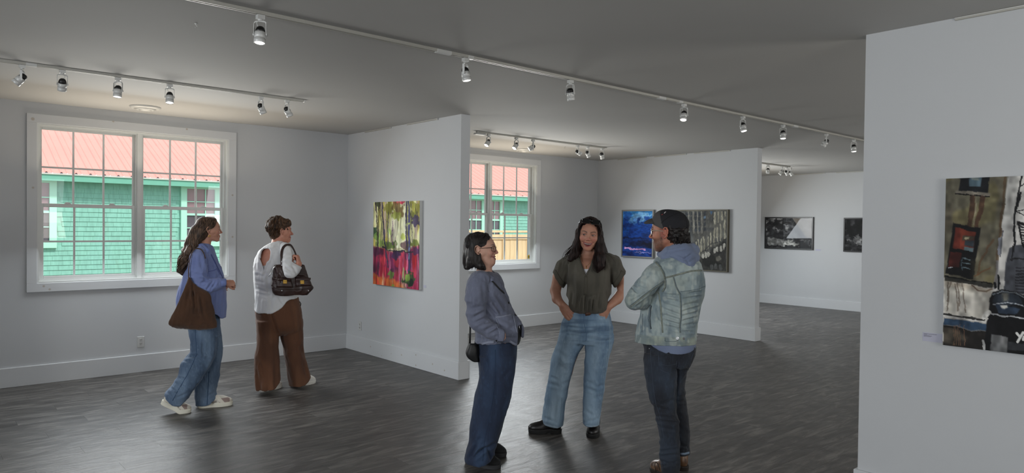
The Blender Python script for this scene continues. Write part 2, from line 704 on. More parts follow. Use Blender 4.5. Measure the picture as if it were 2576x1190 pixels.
def outlet(x, y, z, rz, label, slots=True):
    r = empty('wall_outlet', (x, y, z), rz)
    tag(r, label, 'outlet')
    MB().box(-.036, .036, -.006, 0, -.058, .058, .003).build('cover_plate', M_plate, r)
    for s in (-1, 1):
        c = MB().lathe([(.016, -.006), (.016, -.0085), (.0, -.0085)], 14, (0, 0, s*.021), 'y').build('receptacle', M_plate, r)
        if slots:
            MB().box(-.008, -.005, -.010, -.008, s*.021-.002, s*.021+.009).box(.005, .008, -.010, -.008, s*.021-.002, s*.021+.009).box(-.002, .002, -.010, -.008, s*.021-.011, s*.021-.006).build('slot', M_black, c)
    return r


outlet(2.014, WY, .328, 0, 'white wall outlet below the big window behind the walking women')
outlet(P1, 7.994, .33, math.pi/2*-1, 'white outlet low on the partition wall under the forest painting')

# ------------------------------------------------------------------ ceiling tracks, rails, vents
def track(name, x0, x1, y, label, joints=()):
    r = empty(name, (x0, y, CH))
    tag(r, label, 'lighting track', 'white lighting tracks on the ceiling')
    b = MB()
    b.box(0, x1-x0, -.0175, -.008, -.019, 0)
    b.box(0, x1-x0, .008, .0175, -.019, 0)
    b.box(0, x1-x0, -.008, .008, -.006, 0)
    b.build('rail', M_track, r)
    MB().box(0, x1-x0, -.0085, -.005, -.012, -.006).box(0, x1-x0, .005, .0085, -.012, -.006).build('conductor', mat('copper_strip', (120, 110, 90), .3, metal=.8), r)
    for j in (0, x1-x0):
        MB().box(j-.006, j+.006, -.019, .019, -.021, 0, .002).build('end_cap', M_white, r)
    for a, l in joints:
        MB().box(a-x0, a-x0+l, -.019, .019, -.0225, 0, .002).build('joiner', M_white, r)
    return r


track('lighting_track', -3.2, 13.1, 3.849, 'longest ceiling lighting track running the length of the gallery', [(2.70, .12), (2.96, .05), (5.10, .1), (5.40, .06), (7.56, .1)])
track('lighting_track', -.2, 2.923, 6.315, 'ceiling track with six spotlights in front of the big left window', [(.74, .07)])
track('lighting_track', 5.435, 7.846, 6.845, 'ceiling track with a feed box near the smaller middle window')
track('lighting_track', 10.1, 12.52, 6.42, 'short distant ceiling track in front of the far wall with framed photographs')
fb = MB().box(5.40, 5.56, 6.845-.03, 6.845+.03, CH-.042, CH-.021, .006).build('track_feed_box', M_white)
tag(fb, 'small white feed box at the left end of the middle track', 'feed box')


def hanging_rail(x, ya, yb, label):
    r = empty('picture_rail', (x, (ya+yb)/2, CH))
    tag(r, label, 'picture rail', 'thin picture hanging rails at the top of the walls')
    h = abs(ya-yb)/2
    MB().box(-.012, 0, -h, h, -.016, 0, .002).build('rail', M_track, r)
    MB().box(-.016, 0, -h-.004, -h+.01, -.020, 0, .002).build('end_cap', M_white, r)
    MB().box(-.014, -.010, -h+.01, h, -.006, -.002).build('lip', M_white, r)


hanging_rail(P1, 7.904, 7.29, 'left picture rail above the forest painting on the near partition')
hanging_rail(P1, 6.935, 6.324, 'right picture rail on the near partition, closest to its free end')
hanging_rail(P2, 7.893, 7.289, 'leftmost picture rail above the blue seascape on the second partition')
hanging_rail(P2, 7.119, 6.504, 'middle picture rail above the man in the cap')
hanging_rail(P2, 6.357, 5.734, 'rightmost picture rail above the framed grey city painting')
hanging_rail(P3, 7.276, 6.637, 'picture rail on the far wall above the storm photograph')
hanging_rail(P3, 6.401, 5.80, 'picture rail on the far wall above the darkest photograph')
hanging_rail(P4, 1.305, .70, 'long picture rail at the top of the right wall over the street painting')

M_lens = mat('lit_lens', (255, 250, 240), .4, emit=((1, .96, .9), 7))
M_lens0 = mat('unlit_lens', (210, 210, 210), .3)
g_adapter = MB().box(-.019, .019, -.016, .016, -.024, 0, .002).mesh('adapter', M_white)
g_adapter_neck = MB().lathe([(.013, -.034), (.013, -.024)], 14)
g_adapter_neck.box(-.02, .02, -.017, .017, -.0245, -.002)
g_adapter = g_adapter_neck.mesh('adapter', M_white)
yk = MB()
hw = .0335
for s in (-1, 1):
    yk.box(s*hw-.0018, s*hw+.0018, -.008, .008, -.112, -.046, .0008)
    yk.lathe([(.0095, -.003), (.0095, .003)], 12, (s*(hw+.002), 0, -.108), 'x')
yk.tube([(-hw, 0, -.046), (-hw*.8, 0, -.038), (0, 0, -.034), (hw*.8, 0, -.038), (hw, 0, -.046)], .005, 8)
g_yoke = yk.mesh('yoke', M_white)
hd = MB().lathe([(.022, -.002), (.030, -.004), (.0305, -.036), (.0295, -.0365), (.0295, -.039), (.0315, -.0395), (.0315, -.064), (.029, -.066), (.027, -.060), (.0, -.060)], 24)
g_head = hd.mesh('lamp_head', M_white, True)
g_sock = MB().lathe([(.012, .030), (.020, .024), (.0265, .008), (.0265, -.003), (0, -.003)][::-1], 18).mesh('socket', M_black, True)
g_lens = MB().lathe([(.0268, -.0615), (.02, -.0635), (0, -.0645)][::1], 20).mesh('lens', M_lens, True)
g_lens0 = MB().lathe([(.0268, -.0615), (.02, -.0635), (0, -.0645)], 20).mesh('lens', M_lens0, True)
g_cable = MB().tube([(.004, 0, -.03), (.018, .006, -.045), (.012, .012, -.062), (0, .004, -.078)], .0022, 6).mesh('cable', M_white, True)


def lamp(px, ty, ar, aw, tilt, lit, label):
    # adapter sits on the track (y = ty) at the x where the photo shows it
    x = on(px, 0, 'y', ty)[0]
    for _ in range(3):
        v = np.array([x, ty, CH-.03])-cC
        py = 595+FPX*(v@cD)/(v@cF)
        x = on(px, py, 'y', ty)[0]
    d = np.array([cR[0]*ar+cF[0]*aw, cR[1]*ar+cF[1]*aw])
    az = math.atan2(d[1], d[0])-math.pi/2
    r = empty('track_spotlight', (x, ty, CH-.019), az)
    tag(r, label, 'spotlight', 'white cylinder track spotlights')
    o = put('adapter', g_adapter, r)
    o.rotation_euler.z = -az
    put('yoke', g_yoke, r)
    put('cable', g_cable, r)
    h = put('lamp_head', g_head, r, (0, 0, -.094), (R(tilt), 0, 0))
    put('socket', g_sock, h)
    l = put('lens', g_lens if lit else g_lens0, h)
    return r


LT = 3.849
L1 = 'spotlight on the long track '
for a in [(655, LT, 0, -1, 9, 1, 'nearest white spotlight on the long track, lit and pointing straight down'),
          (1171, LT, .9, -.3, 11, 1, L1+'between the near lamp and the partition end, tipped right'),
          (1435, LT, .5, .7, 14, 1, 'spotlight on the long track above the woman with long dark hair, tipped away'),
          (1721, LT, -.5, -1, 22, 1, 'bright lit spotlight on the long track above the man in the cap'),
          (1869, LT, .5, -1, 16, 1, 'lit spotlight on the long track above the end of the second partition'),
          (1970, LT, -.2, -1, 12, 1, 'lit spotlight on the long track just beyond the second partition end'),
          (2079, LT, -1, .4, 34, 0, 'unlit spotlight tipped left on the long track, second from its visible end'),
          (2148, LT, 0, -1, 9, 1, 'last lit spotlight on the long track beside the right wall edge'),
          (56, 6.315, -1, -.4, 42, 1, 'leftmost spotlight of the left track, lit and tipped left'),
          (157, 6.315, -.6, .8, 30, 0, 'spotlight second from left on the left track, black back showing'),
          (297, 6.315, 0, -1, 9, 1, 'lit spotlight pointing down left of the round ceiling vent'),
          (427, 6.315, .5, -1, 13, 1, 'lit spotlight right of the round ceiling vent over the big window'),
          (656, 6.315, .6, .8, 27, 0, 'left one of the two dark-backed spotlights at the left track end'),
          (722, 6.315, .7, .7, 30, 0, 'spotlight at the very right end of the left track, black back showing'),
          (1229, 6.845, -.7, -.7, 36, 1, 'lit spotlight nearest the feed box on the middle track'),
          (1299, 6.845, -.7, -.7, 38, 1, 'lit spotlight tipped left just left of the middle ceiling vent'),
          (1341, 6.845, -1, -.15, 58, 1, 'spotlight almost level with looped cable right of the middle vent'),
          (1453, 6.845, 1, .5, 62, 0, 'dark-backed spotlight turned right, first of three at the middle track end'),
          (1478, 6.845, .7, .5, 30, 1, 'white spotlight in the middle of three at the middle track end'),
          (1514, 6.845, .5, .8, 25, 0, 'dark-backed spotlight at the very right end of the middle track'),
          (1932, 6.42, -.3, -.5, 12, 0, 'leftmost spotlight of the short distant track'),
          (1967, 6.42, -1, .2, 34, 0, 'distant spotlight tipped left, second on the short far track'),
          (1978, 6.42, .5, .2, 34, 0, 'distant spotlight tipped right, third on the short far track'),
          (1989, 6.42, .9, -.2, 30, 0, 'rightmost spotlight of the short distant track')]:
    lamp(*a)


def vent(x, y, label):
    r = empty('ceiling_vent', (x, y, CH))
    tag(r, label, 'ceiling vent', 'round white ceiling vents')
    MB().lathe([(.145, 0), (.145, -.006), (.125, -.022), (.108, -.026), (.104, -.012), (.104, -.002)], 36).build('flange', M_white, r, True)
    MB().lathe([(.088, -.012), (.092, -.016), (.078, -.034), (.066, -.036), (.062, -.022), (.062, -.010)], 36).build('louver', M_white, r, True)
    MB().lathe([(.0, -.020), (.050, -.020), (.053, -.026), (.040, -.040), (.0, -.044)], 30).build('louver', M_white, r, True)
    MB().lathe([(.1, -.001), (.1, -.006), (0, -.006)], 30).build('duct_opening', M_black, r)
    for k in range(3):
        a = k*2.094
        MB().tube([(.03*math.cos(a), .03*math.sin(a), -.024), (.108*math.cos(a), .108*math.sin(a), -.016)], .003, 5).build('spoke', M_white, r)


vent(1.93, 7.86, 'round white ceiling vent above the big left window')
vent(7.24, 7.95, 'round white ceiling vent above the middle window')

for px, py, lb in ((493, 64, 'tiny white ceiling hook alone between the two left tracks'), (1421, 371, 'tiny hook in the ceiling beside the middle track')):
    q = on(px, py, 'z', CH-.012)
    r = empty('ceiling_hook', (q[0], q[1], CH))
    tag(r, lb, 'hook')
    MB().lathe([(.009, 0), (.009, -.003), (.003, -.004), (.003, -.010)], 12).tube([(0, 0, -.008), (.006, 0, -.014), (.006, 0, -.022), (0, 0, -.027), (-.006, 0, -.022)], .0018, 6).build('hook', M_white, r, True)
# ================================================================== OUTSIDE
NY = 21.5
M_shin = mat('green_shingle', (136, 194, 178), .8, var=.10, scale=5, bump=.25, bscale=40, stretch=(3, 3, .6))
M_mint = mat('mint_trim', (178, 236, 214), .6)
M_fasc = mat('green_fascia', (116, 184, 162), .6, var=.03)
M_roof = mat('red_metal_roof', (242, 150, 138), .45, metal=0, var=.03, scale=1.5)
M_ribd = mat('roof_closure_foam', (60, 40, 40), .8)
M_npane = mat('neighbour_glass', (150, 122, 128), .2, var=.25, scale=.8, spec=.8)  # roof reflection is painted in as mauve-brown pane colour
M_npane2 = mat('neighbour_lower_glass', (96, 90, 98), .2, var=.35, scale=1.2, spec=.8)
M_gravel = mat('gravel_yard', (150, 140, 122), .9, var=.2, scale=12, bump=.5, bscale=30)
struct(MB().box(-40, 70, WY+.2, 60, -.5, -.35).build('ground_outside', M_gravel))
nh = empty('neighbouring_house', (10, NY, -.35))
tag(nh, 'green shingled house with a red metal roof outside the windows', 'house')


def hp(mb, name, m, par=None):
    o = mb.build(name, m, par or nh)
    if par is None:
        o.location = (-10, -NY, .35)
    return o


NW = [2.17, 7.245, 12.32, 17.42, 22.5]
nw = MB()
nw.box(-8, 34, NY+.06, NY+.3, -.35, 2.8)
hp(nw, 'wall', M_shin)
hp(MB().box(-8, 34, NY-.33, NY-.29, 2.64, 2.80).box(-8, 34, NY-.30, NY+.06, 2.66, 2.70), 'fascia', M_fasc)
hp(MB().box(-8, 34, NY-.36, NY-.30, 2.80, 2.83), 'drip_edge', mat('pale_drip_edge', (225, 225, 215), .5))
sl = .45
ex = .127
cands = []
for r_ in range(23):
    z = -.30+r_*ex
    x = -1.0+RNG.rand()*.15
    while x < 26:
        wd = .14+.13*RNG.rand()
        inwin = any(c-1.02-.03 < x+wd/2 < c+1.02+.03 and z < 2.7 and z+ex > 1.0 for c in NW)
        if not inwin:
            # how much of it the big window shows
            vis = 0 if (3.1 < x < 7.6 and z > -.1) or (18.3 < x < 20.2 and z > 1.2) else 1
            cands.append((vis, RNG.rand(), x, wd, z, RNG.rand()*.006))
        x += wd
cands.sort()


def shingle_verts(x, wd, z, j):
    y0, y1 = NY+.042-j*.5, NY+.058
    return [(x+.0015, y0, z), (x+wd-.0015, y0, z), (x+wd-.0015, y1, z+ex+.02), (x+.0015, y1, z+ex+.02),
            (x+.003, NY+.062, z), (x+wd-.003, NY+.062, z)]


SF = [(0, 1, 2, 3), (0, 4, 5, 1), (0, 3, 4), (1, 5, 2)]
for c in cands[:300]:
    hp(MB().add(shingle_verts(*c[2:]), SF), 'shingle', M_shin)
o = MB()
for c in cands[300:]:
    o.add(shingle_verts(*c[2:]), SF)
o = hp(o, 'shingle', M_shin)
o['kind'] = 'stuff'
# roof panels with ribs
PWR = .325
k = 0
x = -2.0
rise = 7.5
y0 = NY-.37
pmesh = None
while x < 27:
    p = MB()
    z0 = 2.835

    def q(dx, t, h):
        return (dx, t*rise, t*rise*sl+h)
    prof = [(0, .0), (.028, .024), (.048, .024), (.076, 0), (.15, 0), (.162, .012), (.175, .012), (.187, 0), (.262, 0), (PWR, 0)]
    vs = [q(a, 0, h) for a, h in prof]+[q(a, 1, h) for a, h in prof]
    n = len(prof)
    if pmesh is None:
        p.add(vs, [(i, i+1, n+i+1, n+i) for i in range(n-1)])
        pmesh = p.mesh('roof_panel', M_roof)
        cm = MB().add([(0, 0, 0), (.026, 0, .03), (.05, 0, .03), (.076, 0, 0)], [(0, 3, 2, 1)]).mesh('closure', M_ribd)
    rp = put('roof_panel', pmesh, nh, (x-10, y0-NY, z0+.35))
    put('closure', cm, rp, (0, -.004, 0))
    k += 1
    x += PWR
hp(MB().box(-8, 34, NY+7.1, NY+7.4, 2.835+7.5*sl-.1, 2.835+7.5*sl+.03), 'ridge_cap', M_roof)
for c in NW:
    t = .11
    x0, x1, z0, z1 = c-1.02, c+1.02, .915, 2.655
    f = MB()
    f.box(x0, x0+.16, NY-.03, NY+.05, z0+.15, z1-.06)
    f.box(x1-.16, x1, NY-.03, NY+.05, z0+.15, z1-.06)
    f.box(x0, x1, NY-.03, NY+.05, z0, z0+.15)
    f.box(x0, x1, NY-.03, NY+.05, z1-.06, z1)
    f.box(c-.07, c+.07, NY-.02, NY+.05, z0+.15, z1-.06)
    win = hp(f, 'window', M_mint)
    g0, g1 = z0+.15, z1-.06
    zm = (g0+g1)/2+.02
    for a, b in ((x0+.16, c-.07), (c+.07, x1-.16)):
        MB().box(a, b, NY+.0, NY+.04, zm-.03, zm+.03).build('meeting_rail', M_mint, win)
        for i in (1, 2):
            xx = a+(b-a)*i/3
            MB().box(xx-.013, xx+.013, NY+.005, NY+.03, g0, g1).build('muntin', M_mint, win)
        for zz in ((g0+zm)/2, (g1+zm)/2):
            MB().box(a, b, NY+.006, NY+.032, zz-.013, zz+.013).build('muntin', M_mint, win)
        for i in range(3):
            for j in range(4):
                zz = [g0, (g0+zm)/2, zm, (zm+g1)/2, g1]
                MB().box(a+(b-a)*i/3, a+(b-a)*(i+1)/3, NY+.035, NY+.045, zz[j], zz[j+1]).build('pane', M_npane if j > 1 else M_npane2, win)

# wooden fence beyond the middle window
M_wood = mat('new_cedar', (232, 204, 162), .7, var=.12, scale=3, bump=.1, bscale=20, stretch=(6, 6, .7))
fe = empty('wooden_fence', (14, 14, -.35))
tag(fe, 'light new cedar board fence outside the middle window', 'fence')
bm_ = {}
x = 9.4
i = 0
zt = 1.50
while x < 22:
    wd = .138
    o = MB().box(0, wd, 0, .02, 0, 1.40+.35-.0, .003)
    if 'b' not in bm_:
        bm_['b'] = o.mesh('board', M_wood)
    put('board', bm_['b'], fe, (x-14, (i % 2)*.004, 0))
    x += wd+.006
    i += 1
x = 9.4
while x < 22:
    MB().box(x-14-.03, x-14+.03, -.02, 0, 0, 1.83).build('batten', M_wood, fe)
    x += .88
MB().box(-4.6, 8, -.045, .03, 1.80, 1.855, .003).build('top_rail', M_wood, fe)
MB().box(-4.6, 8, -.025, -.0, 1.62, 1.75, .003).build('upper_rail', M_wood, fe)
# a few vehicles' worth of yard is not visible; plain board shed end closes the far view of window 3
# ================================================================== SCULPTING TOOLS FOR FIGURES
def vnoise(p, seed=0):
    """smooth value noise in 0..1 at the points p (n,3)"""
    p = np.asarray(p, np.float64)+seed*17.31
    i = np.floor(p).astype(np.int64)
    f = p-i
    f = f*f*(3-2*f)
    out = 0
    for dx in (0, 1):
        for dy in (0, 1):
            for dz in (0, 1):
                h = ((i[:, 0]+dx)*374761393+(i[:, 1]+dy)*668265263+(i[:, 2]+dz)*2147483647+seed*1013) & 0xffffffff
                h = ((h ^ (h >> 13))*1274126177) & 0xffffffff
                h = (h ^ (h >> 16)) & 0xffff
                w = (f[:, 0] if dx else 1-f[:, 0])*(f[:, 1] if dy else 1-f[:, 1])*(f[:, 2] if dz else 1-f[:, 2])
                out = out+w*(h/65535.0)
    return out


def grid_line(lo, hi, coarse, fine=(), hf=.003):
    """grid coordinates from lo to hi with the spacing hf inside the intervals of fine"""
    pts = [lo]
    x = lo
    while x < hi:
        h = coarse
        for a, b in fine:
            if a <= x < b:
                h = hf
            elif a > x and a-x < coarse:
                h = min(h, max(hf, a-x))
        x += h
        pts.append(x)
    return np.array(pts, np.float32)


def hermite(z, Z, V):
    """smooth interpolation of rows V (k,m) given at ascending Z (k)"""
    Z = np.asarray(Z, float)
    V = np.asarray(V, float)
    if len(Z) == 1:
        return np.repeat(V, len(z), 0)
    d = np.diff(V, axis=0)/np.diff(Z)[:, None]
    m = np.zeros_like(V)
    m[0], m[-1] = d[0], d[-1]
    if len(Z) > 2:
        h0, h1 = np.diff(Z)[:-1, None], np.diff(Z)[1:, None]
        m[1:-1] = (d[:-1]*h1+d[1:]*h0)/(h0+h1)
    zc = np.clip(z, Z[0], Z[-1])
    k = np.clip(np.searchsorted(Z, zc)-1, 0, len(Z)-2)
    h = (Z[k+1]-Z[k])
    t = ((zc-Z[k])/h)[:, None]
    h = h[:, None]
    return (2*t**3-3*t**2+1)*V[k]+(t**3-2*t**2+t)*h*m[k]+(-2*t**3+3*t**2)*V[k+1]+(t**3-t**2)*h*m[k+1]


class Sculpt:
    """signed distance field on a rectilinear grid, turned into one closed surface"""
    def __init__(s, xs, ys, zs):
        s.L = [np.asarray(a, np.float32) for a in (xs, ys, zs)]
        s.D = np.full([len(a) for a in s.L], .5, np.float32)

    def reg(s, lo, hi, m):
        sl = []
        for a, l, h in zip(s.L, lo, hi):
            i0 = max(0, np.searchsorted(a, l-m)-1)
            i1 = min(len(a), np.searchsorted(a, h+m)+1)
            if i1 <= i0:
                return None, None
            sl.append(slice(i0, i1))
        P = [s.L[0][sl[0]][:, None, None], s.L[1][sl[1]][None, :, None], s.L[2][sl[2]][None, None, :]]
        return tuple(sl), P

    def op(s, sl, d, k, sub):
        a = s.D[sl]
        if sub:
            if k <= 0:
                s.D[sl] = np.maximum(a, -d)
            else:
                h = np.clip(.5-.5*(a+d)/k, 0, 1)
                s.D[sl] = a*(1-h)+(-d)*h+k*h*(1-h)
        elif k <= 0:
            s.D[sl] = np.minimum(a, d)
        else:
            h = np.clip(.5+.5*(a-d)/k, 0, 1)
            s.D[sl] = a*(1-h)+d*h-k*h*(1-h)

    def cap(s, a, b, ra, rb=None, k=.01, sub=False, sq=None):
        """round cone from a to b; sq = (axis vector, factor) thins it along an axis"""
        rb = ra if rb is None else rb
        a, b = np.asarray(a, float), np.asarray(b, float)
        R_ = max(ra, rb)
        sl, P = s.reg(np.minimum(a, b)-R_, np.maximum(a, b)+R_, k*1.5+.012)
        if sl is None:
            return
        ab = b-a
        L2 = ab@ab+1e-12
        d0 = [P[i]-np.float32(a[i]) for i in range(3)]
        t = np.clip((d0[0]*ab[0]+d0[1]*ab[1]+d0[2]*ab[2])/L2, 0, 1)
        q = [d0[i]-t*ab[i] for i in range(3)]
        if sq is not None:
            n = np.asarray(sq[0], float)
            n = n/np.linalg.norm(n)
            w = q[0]*n[0]+q[1]*n[1]+q[2]*n[2]
            q = [q[i]+w*n[i]*(1/sq[1]-1) for i in range(3)]
            dd = np.sqrt(q[0]**2+q[1]**2+q[2]**2)-(ra+(rb-ra)*t)
            dd = dd*(sq[1] if sq[1] < 1 else 1)
        else:
            dd = np.sqrt(q[0]**2+q[1]**2+q[2]**2)-(ra+(rb-ra)*t)
        s.op(sl, dd.astype(np.float32), k, sub)

    def chain(s, pts, rs, k=.01, sub=False, sq=None):
        for i in range(len(pts)-1):
            s.cap(pts[i], pts[i+1], rs[i], rs[i+1], k, sub, sq)

    def ell(s, c, r, k=.01, rot=None, sub=False):
        """ellipsoid; rot is a 3x3 matrix whose columns are its axes"""
        c = np.asarray(c, float)
        r = np.asarray(r, float)
        e = np.sqrt(((rot*r[None, :])**2).sum(1)) if rot is not None else r
        sl, P = s.reg(c-e, c+e, k*1.5+.012)
        if sl is None:
            return
        d0 = [P[i]-np.float32(c[i]) for i in range(3)]
        if rot is not None:
            q = [d0[0]*rot[0, j]+d0[1]*rot[1, j]+d0[2]*rot[2, j] for j in range(3)]
        else:
            q = d0
        k0 = np.sqrt((q[0]/r[0])**2+(q[1]/r[1])**2+(q[2]/r[2])**2)
        k1 = np.sqrt((q[0]/r[0]**2)**2+(q[1]/r[1]**2)**2+(q[2]/r[2]**2)**2)+1e-9
        s.op(sl, (k0*(k0-1)/k1).astype(np.float32), k, sub)

    def loft(s, rows, k=.01, n=2.0, sub=False, hem=None, rnd=.0, ang=0):
        """stack of (super)ellipses: rows of (z, xc, a, yc, b); ang turns the sections about z"""
        rows = sorted(rows)
        Z = [r[0] for r in rows]
        V = [r[1:5] for r in rows]
        A = max(max(r[2], r[4]) for r in rows)
        xc = [r[1] for r in rows]
        yc = [r[3] for r in rows]
        sl, P = s.reg((min(xc)-A, min(yc)-A, Z[0]), (max(xc)+A, max(yc)+A, Z[-1]), k*1.5+.012)
        if sl is None:
            return
        z = P[2].ravel()
        v = hermite(z, Z, V).astype(np.float32)
        cx, a, cy, b = [v[:, i][None, None, :] for i in range(4)]
        a = np.maximum(a, .002)
        b = np.maximum(b, .002)
        x, y = P[0]-cx, P[1]-cy
        if ang:
            c_, s_ = math.cos(ang), math.sin(ang)
            x, y = x*c_+y*s_, -x*s_+y*c_
        if n == 2.0:
            k0 = np.sqrt((x/a)**2+(y/b)**2)
            k1 = np.sqrt((x/a**2)**2+(y/b**2)**2)+1e-9
            d = k0*(k0-1)/k1
        else:
            k0 = (np.abs(x/a)**n+np.abs(y/b)**n)**(1/n)
            d = (k0-1)*np.minimum(a, b)
        zz = P[2]
        e = np.maximum(Z[0]-zz, zz-Z[-1])
        if rnd > 0:
            d = np.where((d > -rnd) & (e > -rnd), np.sqrt((d+rnd)**2+(e+rnd)**2)-rnd, np.maximum(d, e))
        else:
            d = np.maximum(d, e)
        s.op(sl, d.astype(np.float32), k, sub)

    def cut(s, fn, k=0.004, reg=None):
        """removes where fn(x, y, z) < 0"""
        if reg is not None:
            sl, P = s.reg(reg[0], reg[1], 0)
        else:
            sl = (slice(None),)*3
            P = [s.L[0][:, None, None], s.L[1][None, :, None], s.L[2][None, None, :]]
        d = fn(*P)
        s.op(sl, np.broadcast_to(d, s.D[sl].shape).astype(np.float32), k, True)

    def surface(s, smooth=1):
        D = s.D
        # close the field at its borders
        for ax in range(3):
            for e in (0, -1):
                i = [slice(None)]*3
                i[ax] = e
                D[tuple(i)] = np.maximum(D[tuple(i)], .001)
        ins = D < 0
        shp = np.array(D.shape)
        ids, pts, quads, flips = [], [], [], []
        cs = shp-1
        strd = np.array([cs[1]*cs[2], cs[2], 1])
        for ax in range(3):
            i0 = [slice(None)]*3
            i1 = [slice(None)]*3
            i0[ax] = slice(0, -1)
            i1[ax] = slice(1, None)
            A, B = ins[tuple(i0)], ins[tuple(i1)]
            idx = np.argwhere(A != B)
            if not len(idx):
                continue
            da = D[tuple(i0)][tuple(idx.T)]
            db = D[tuple(i1)][tuple(idx.T)]
            t = da/(da-db)
            p = np.stack([s.L[j][idx[:, j]] for j in range(3)], 1).astype(np.float64)
            ln = s.L[ax]
            p[:, ax] += t*(ln[idx[:, ax]+1]-ln[idx[:, ax]])
            u, v = (ax+1) % 3, (ax+2) % 3
            ok = (idx[:, u] > 0) & (idx[:, v] > 0) & (idx[:, u] < cs[u]) & (idx[:, v] < cs[v])
            idx, p = idx[ok], p[ok]
            inside = A[tuple(idx.T)]
            base = idx@strd
            c = [base-strd[u]-strd[v], base-strd[v], base, base-strd[u]]
            for q in c:
                ids.append(q)
                pts.append(p)
            quads.append(np.stack(c, 1))
            flips.append(~inside)
        ids = np.concatenate(ids)
        pts = np.concatenate(pts)
        quads = np.concatenate(quads)
        flips = np.concatenate(flips)
        uq, inv = np.unique(ids, return_inverse=True)
        n = len(uq)
        cnt = np.bincount(inv, minlength=n).astype(float)
        V = np.stack([np.bincount(inv, pts[:, j], n)/cnt for j in range(3)], 1)
        F = np.searchsorted(uq, quads)
        F[flips] = F[flips][:, ::-1]
        s.V, s.F = V, F
        for _ in range(smooth):
            s.V = s.V+.5*(nbr_mean(s.V, s.F)-s.V)
        return s.V, s.F


def nbr_mean(V, F):
    n = len(V)
    a = np.concatenate([F[:, 0], F[:, 1], F[:, 2], F[:, 3]])
    b = np.concatenate([F[:, 1], F[:, 2], F[:, 3], F[:, 0]])
    A = np.concatenate([a, b])
    B = np.concatenate([b, a])
    c = np.bincount(A, minlength=n).astype(float)
    c[c == 0] = 1
    return np.stack([np.bincount(A, V[B, j], n)/c for j in range(3)], 1)


def vnormals(V, F):
    fn = np.cross(V[F[:, 2]]-V[F[:, 0]], V[F[:, 3]]-V[F[:, 1]])
    n = np.zeros_like(V)
    for k in range(4):
        for j in range(3):
            n[:, j] += np.bincount(F[:, k], fn[:, j], len(V))
    return n/(np.linalg.norm(n, axis=1)[:, None]+1e-12)


def np_mesh(name, V, F, m, col=None, smooth=True, loose=None):
    me = bpy.data.meshes.new(name)
    k = F.shape[1]
    me.vertices.add(len(V))
    me.vertices.foreach_set('co', np.asarray(V, np.float32).ravel())
    me.loops.add(F.size)
    me.loops.foreach_set('vertex_index', np.asarray(F, np.int32).ravel())
    me.polygons.add(len(F))
    me.polygons.foreach_set('loop_start', np.arange(0, F.size, k, dtype=np.int32))
    me.update(calc_edges=True)
    me.validate()
    if smooth:
        me.shade_smooth()
    me.materials.append(m)
    if col is not None:
        a = me.color_attributes.new('Col', 'FLOAT_COLOR', 'POINT')
        c = np.ones((len(V), 4), np.float32)
        c[:, :3] = col
        a.data.foreach_set('color', c.ravel())
    return me


def lin(c):
    return np.array(srgb(*c))


def mixc(C, c, w):
    """blend pigment c (sRGB triple) into the vertex colours C with the weights w"""
    w = np.clip(w, 0, 1)[:, None]
    return C*(1-w)+lin(c)[None, :]*w


def sstep(a, b, x):
    t = np.clip((x-a)/(b-a), 0, 1)
    return t*t*(3-2*t)


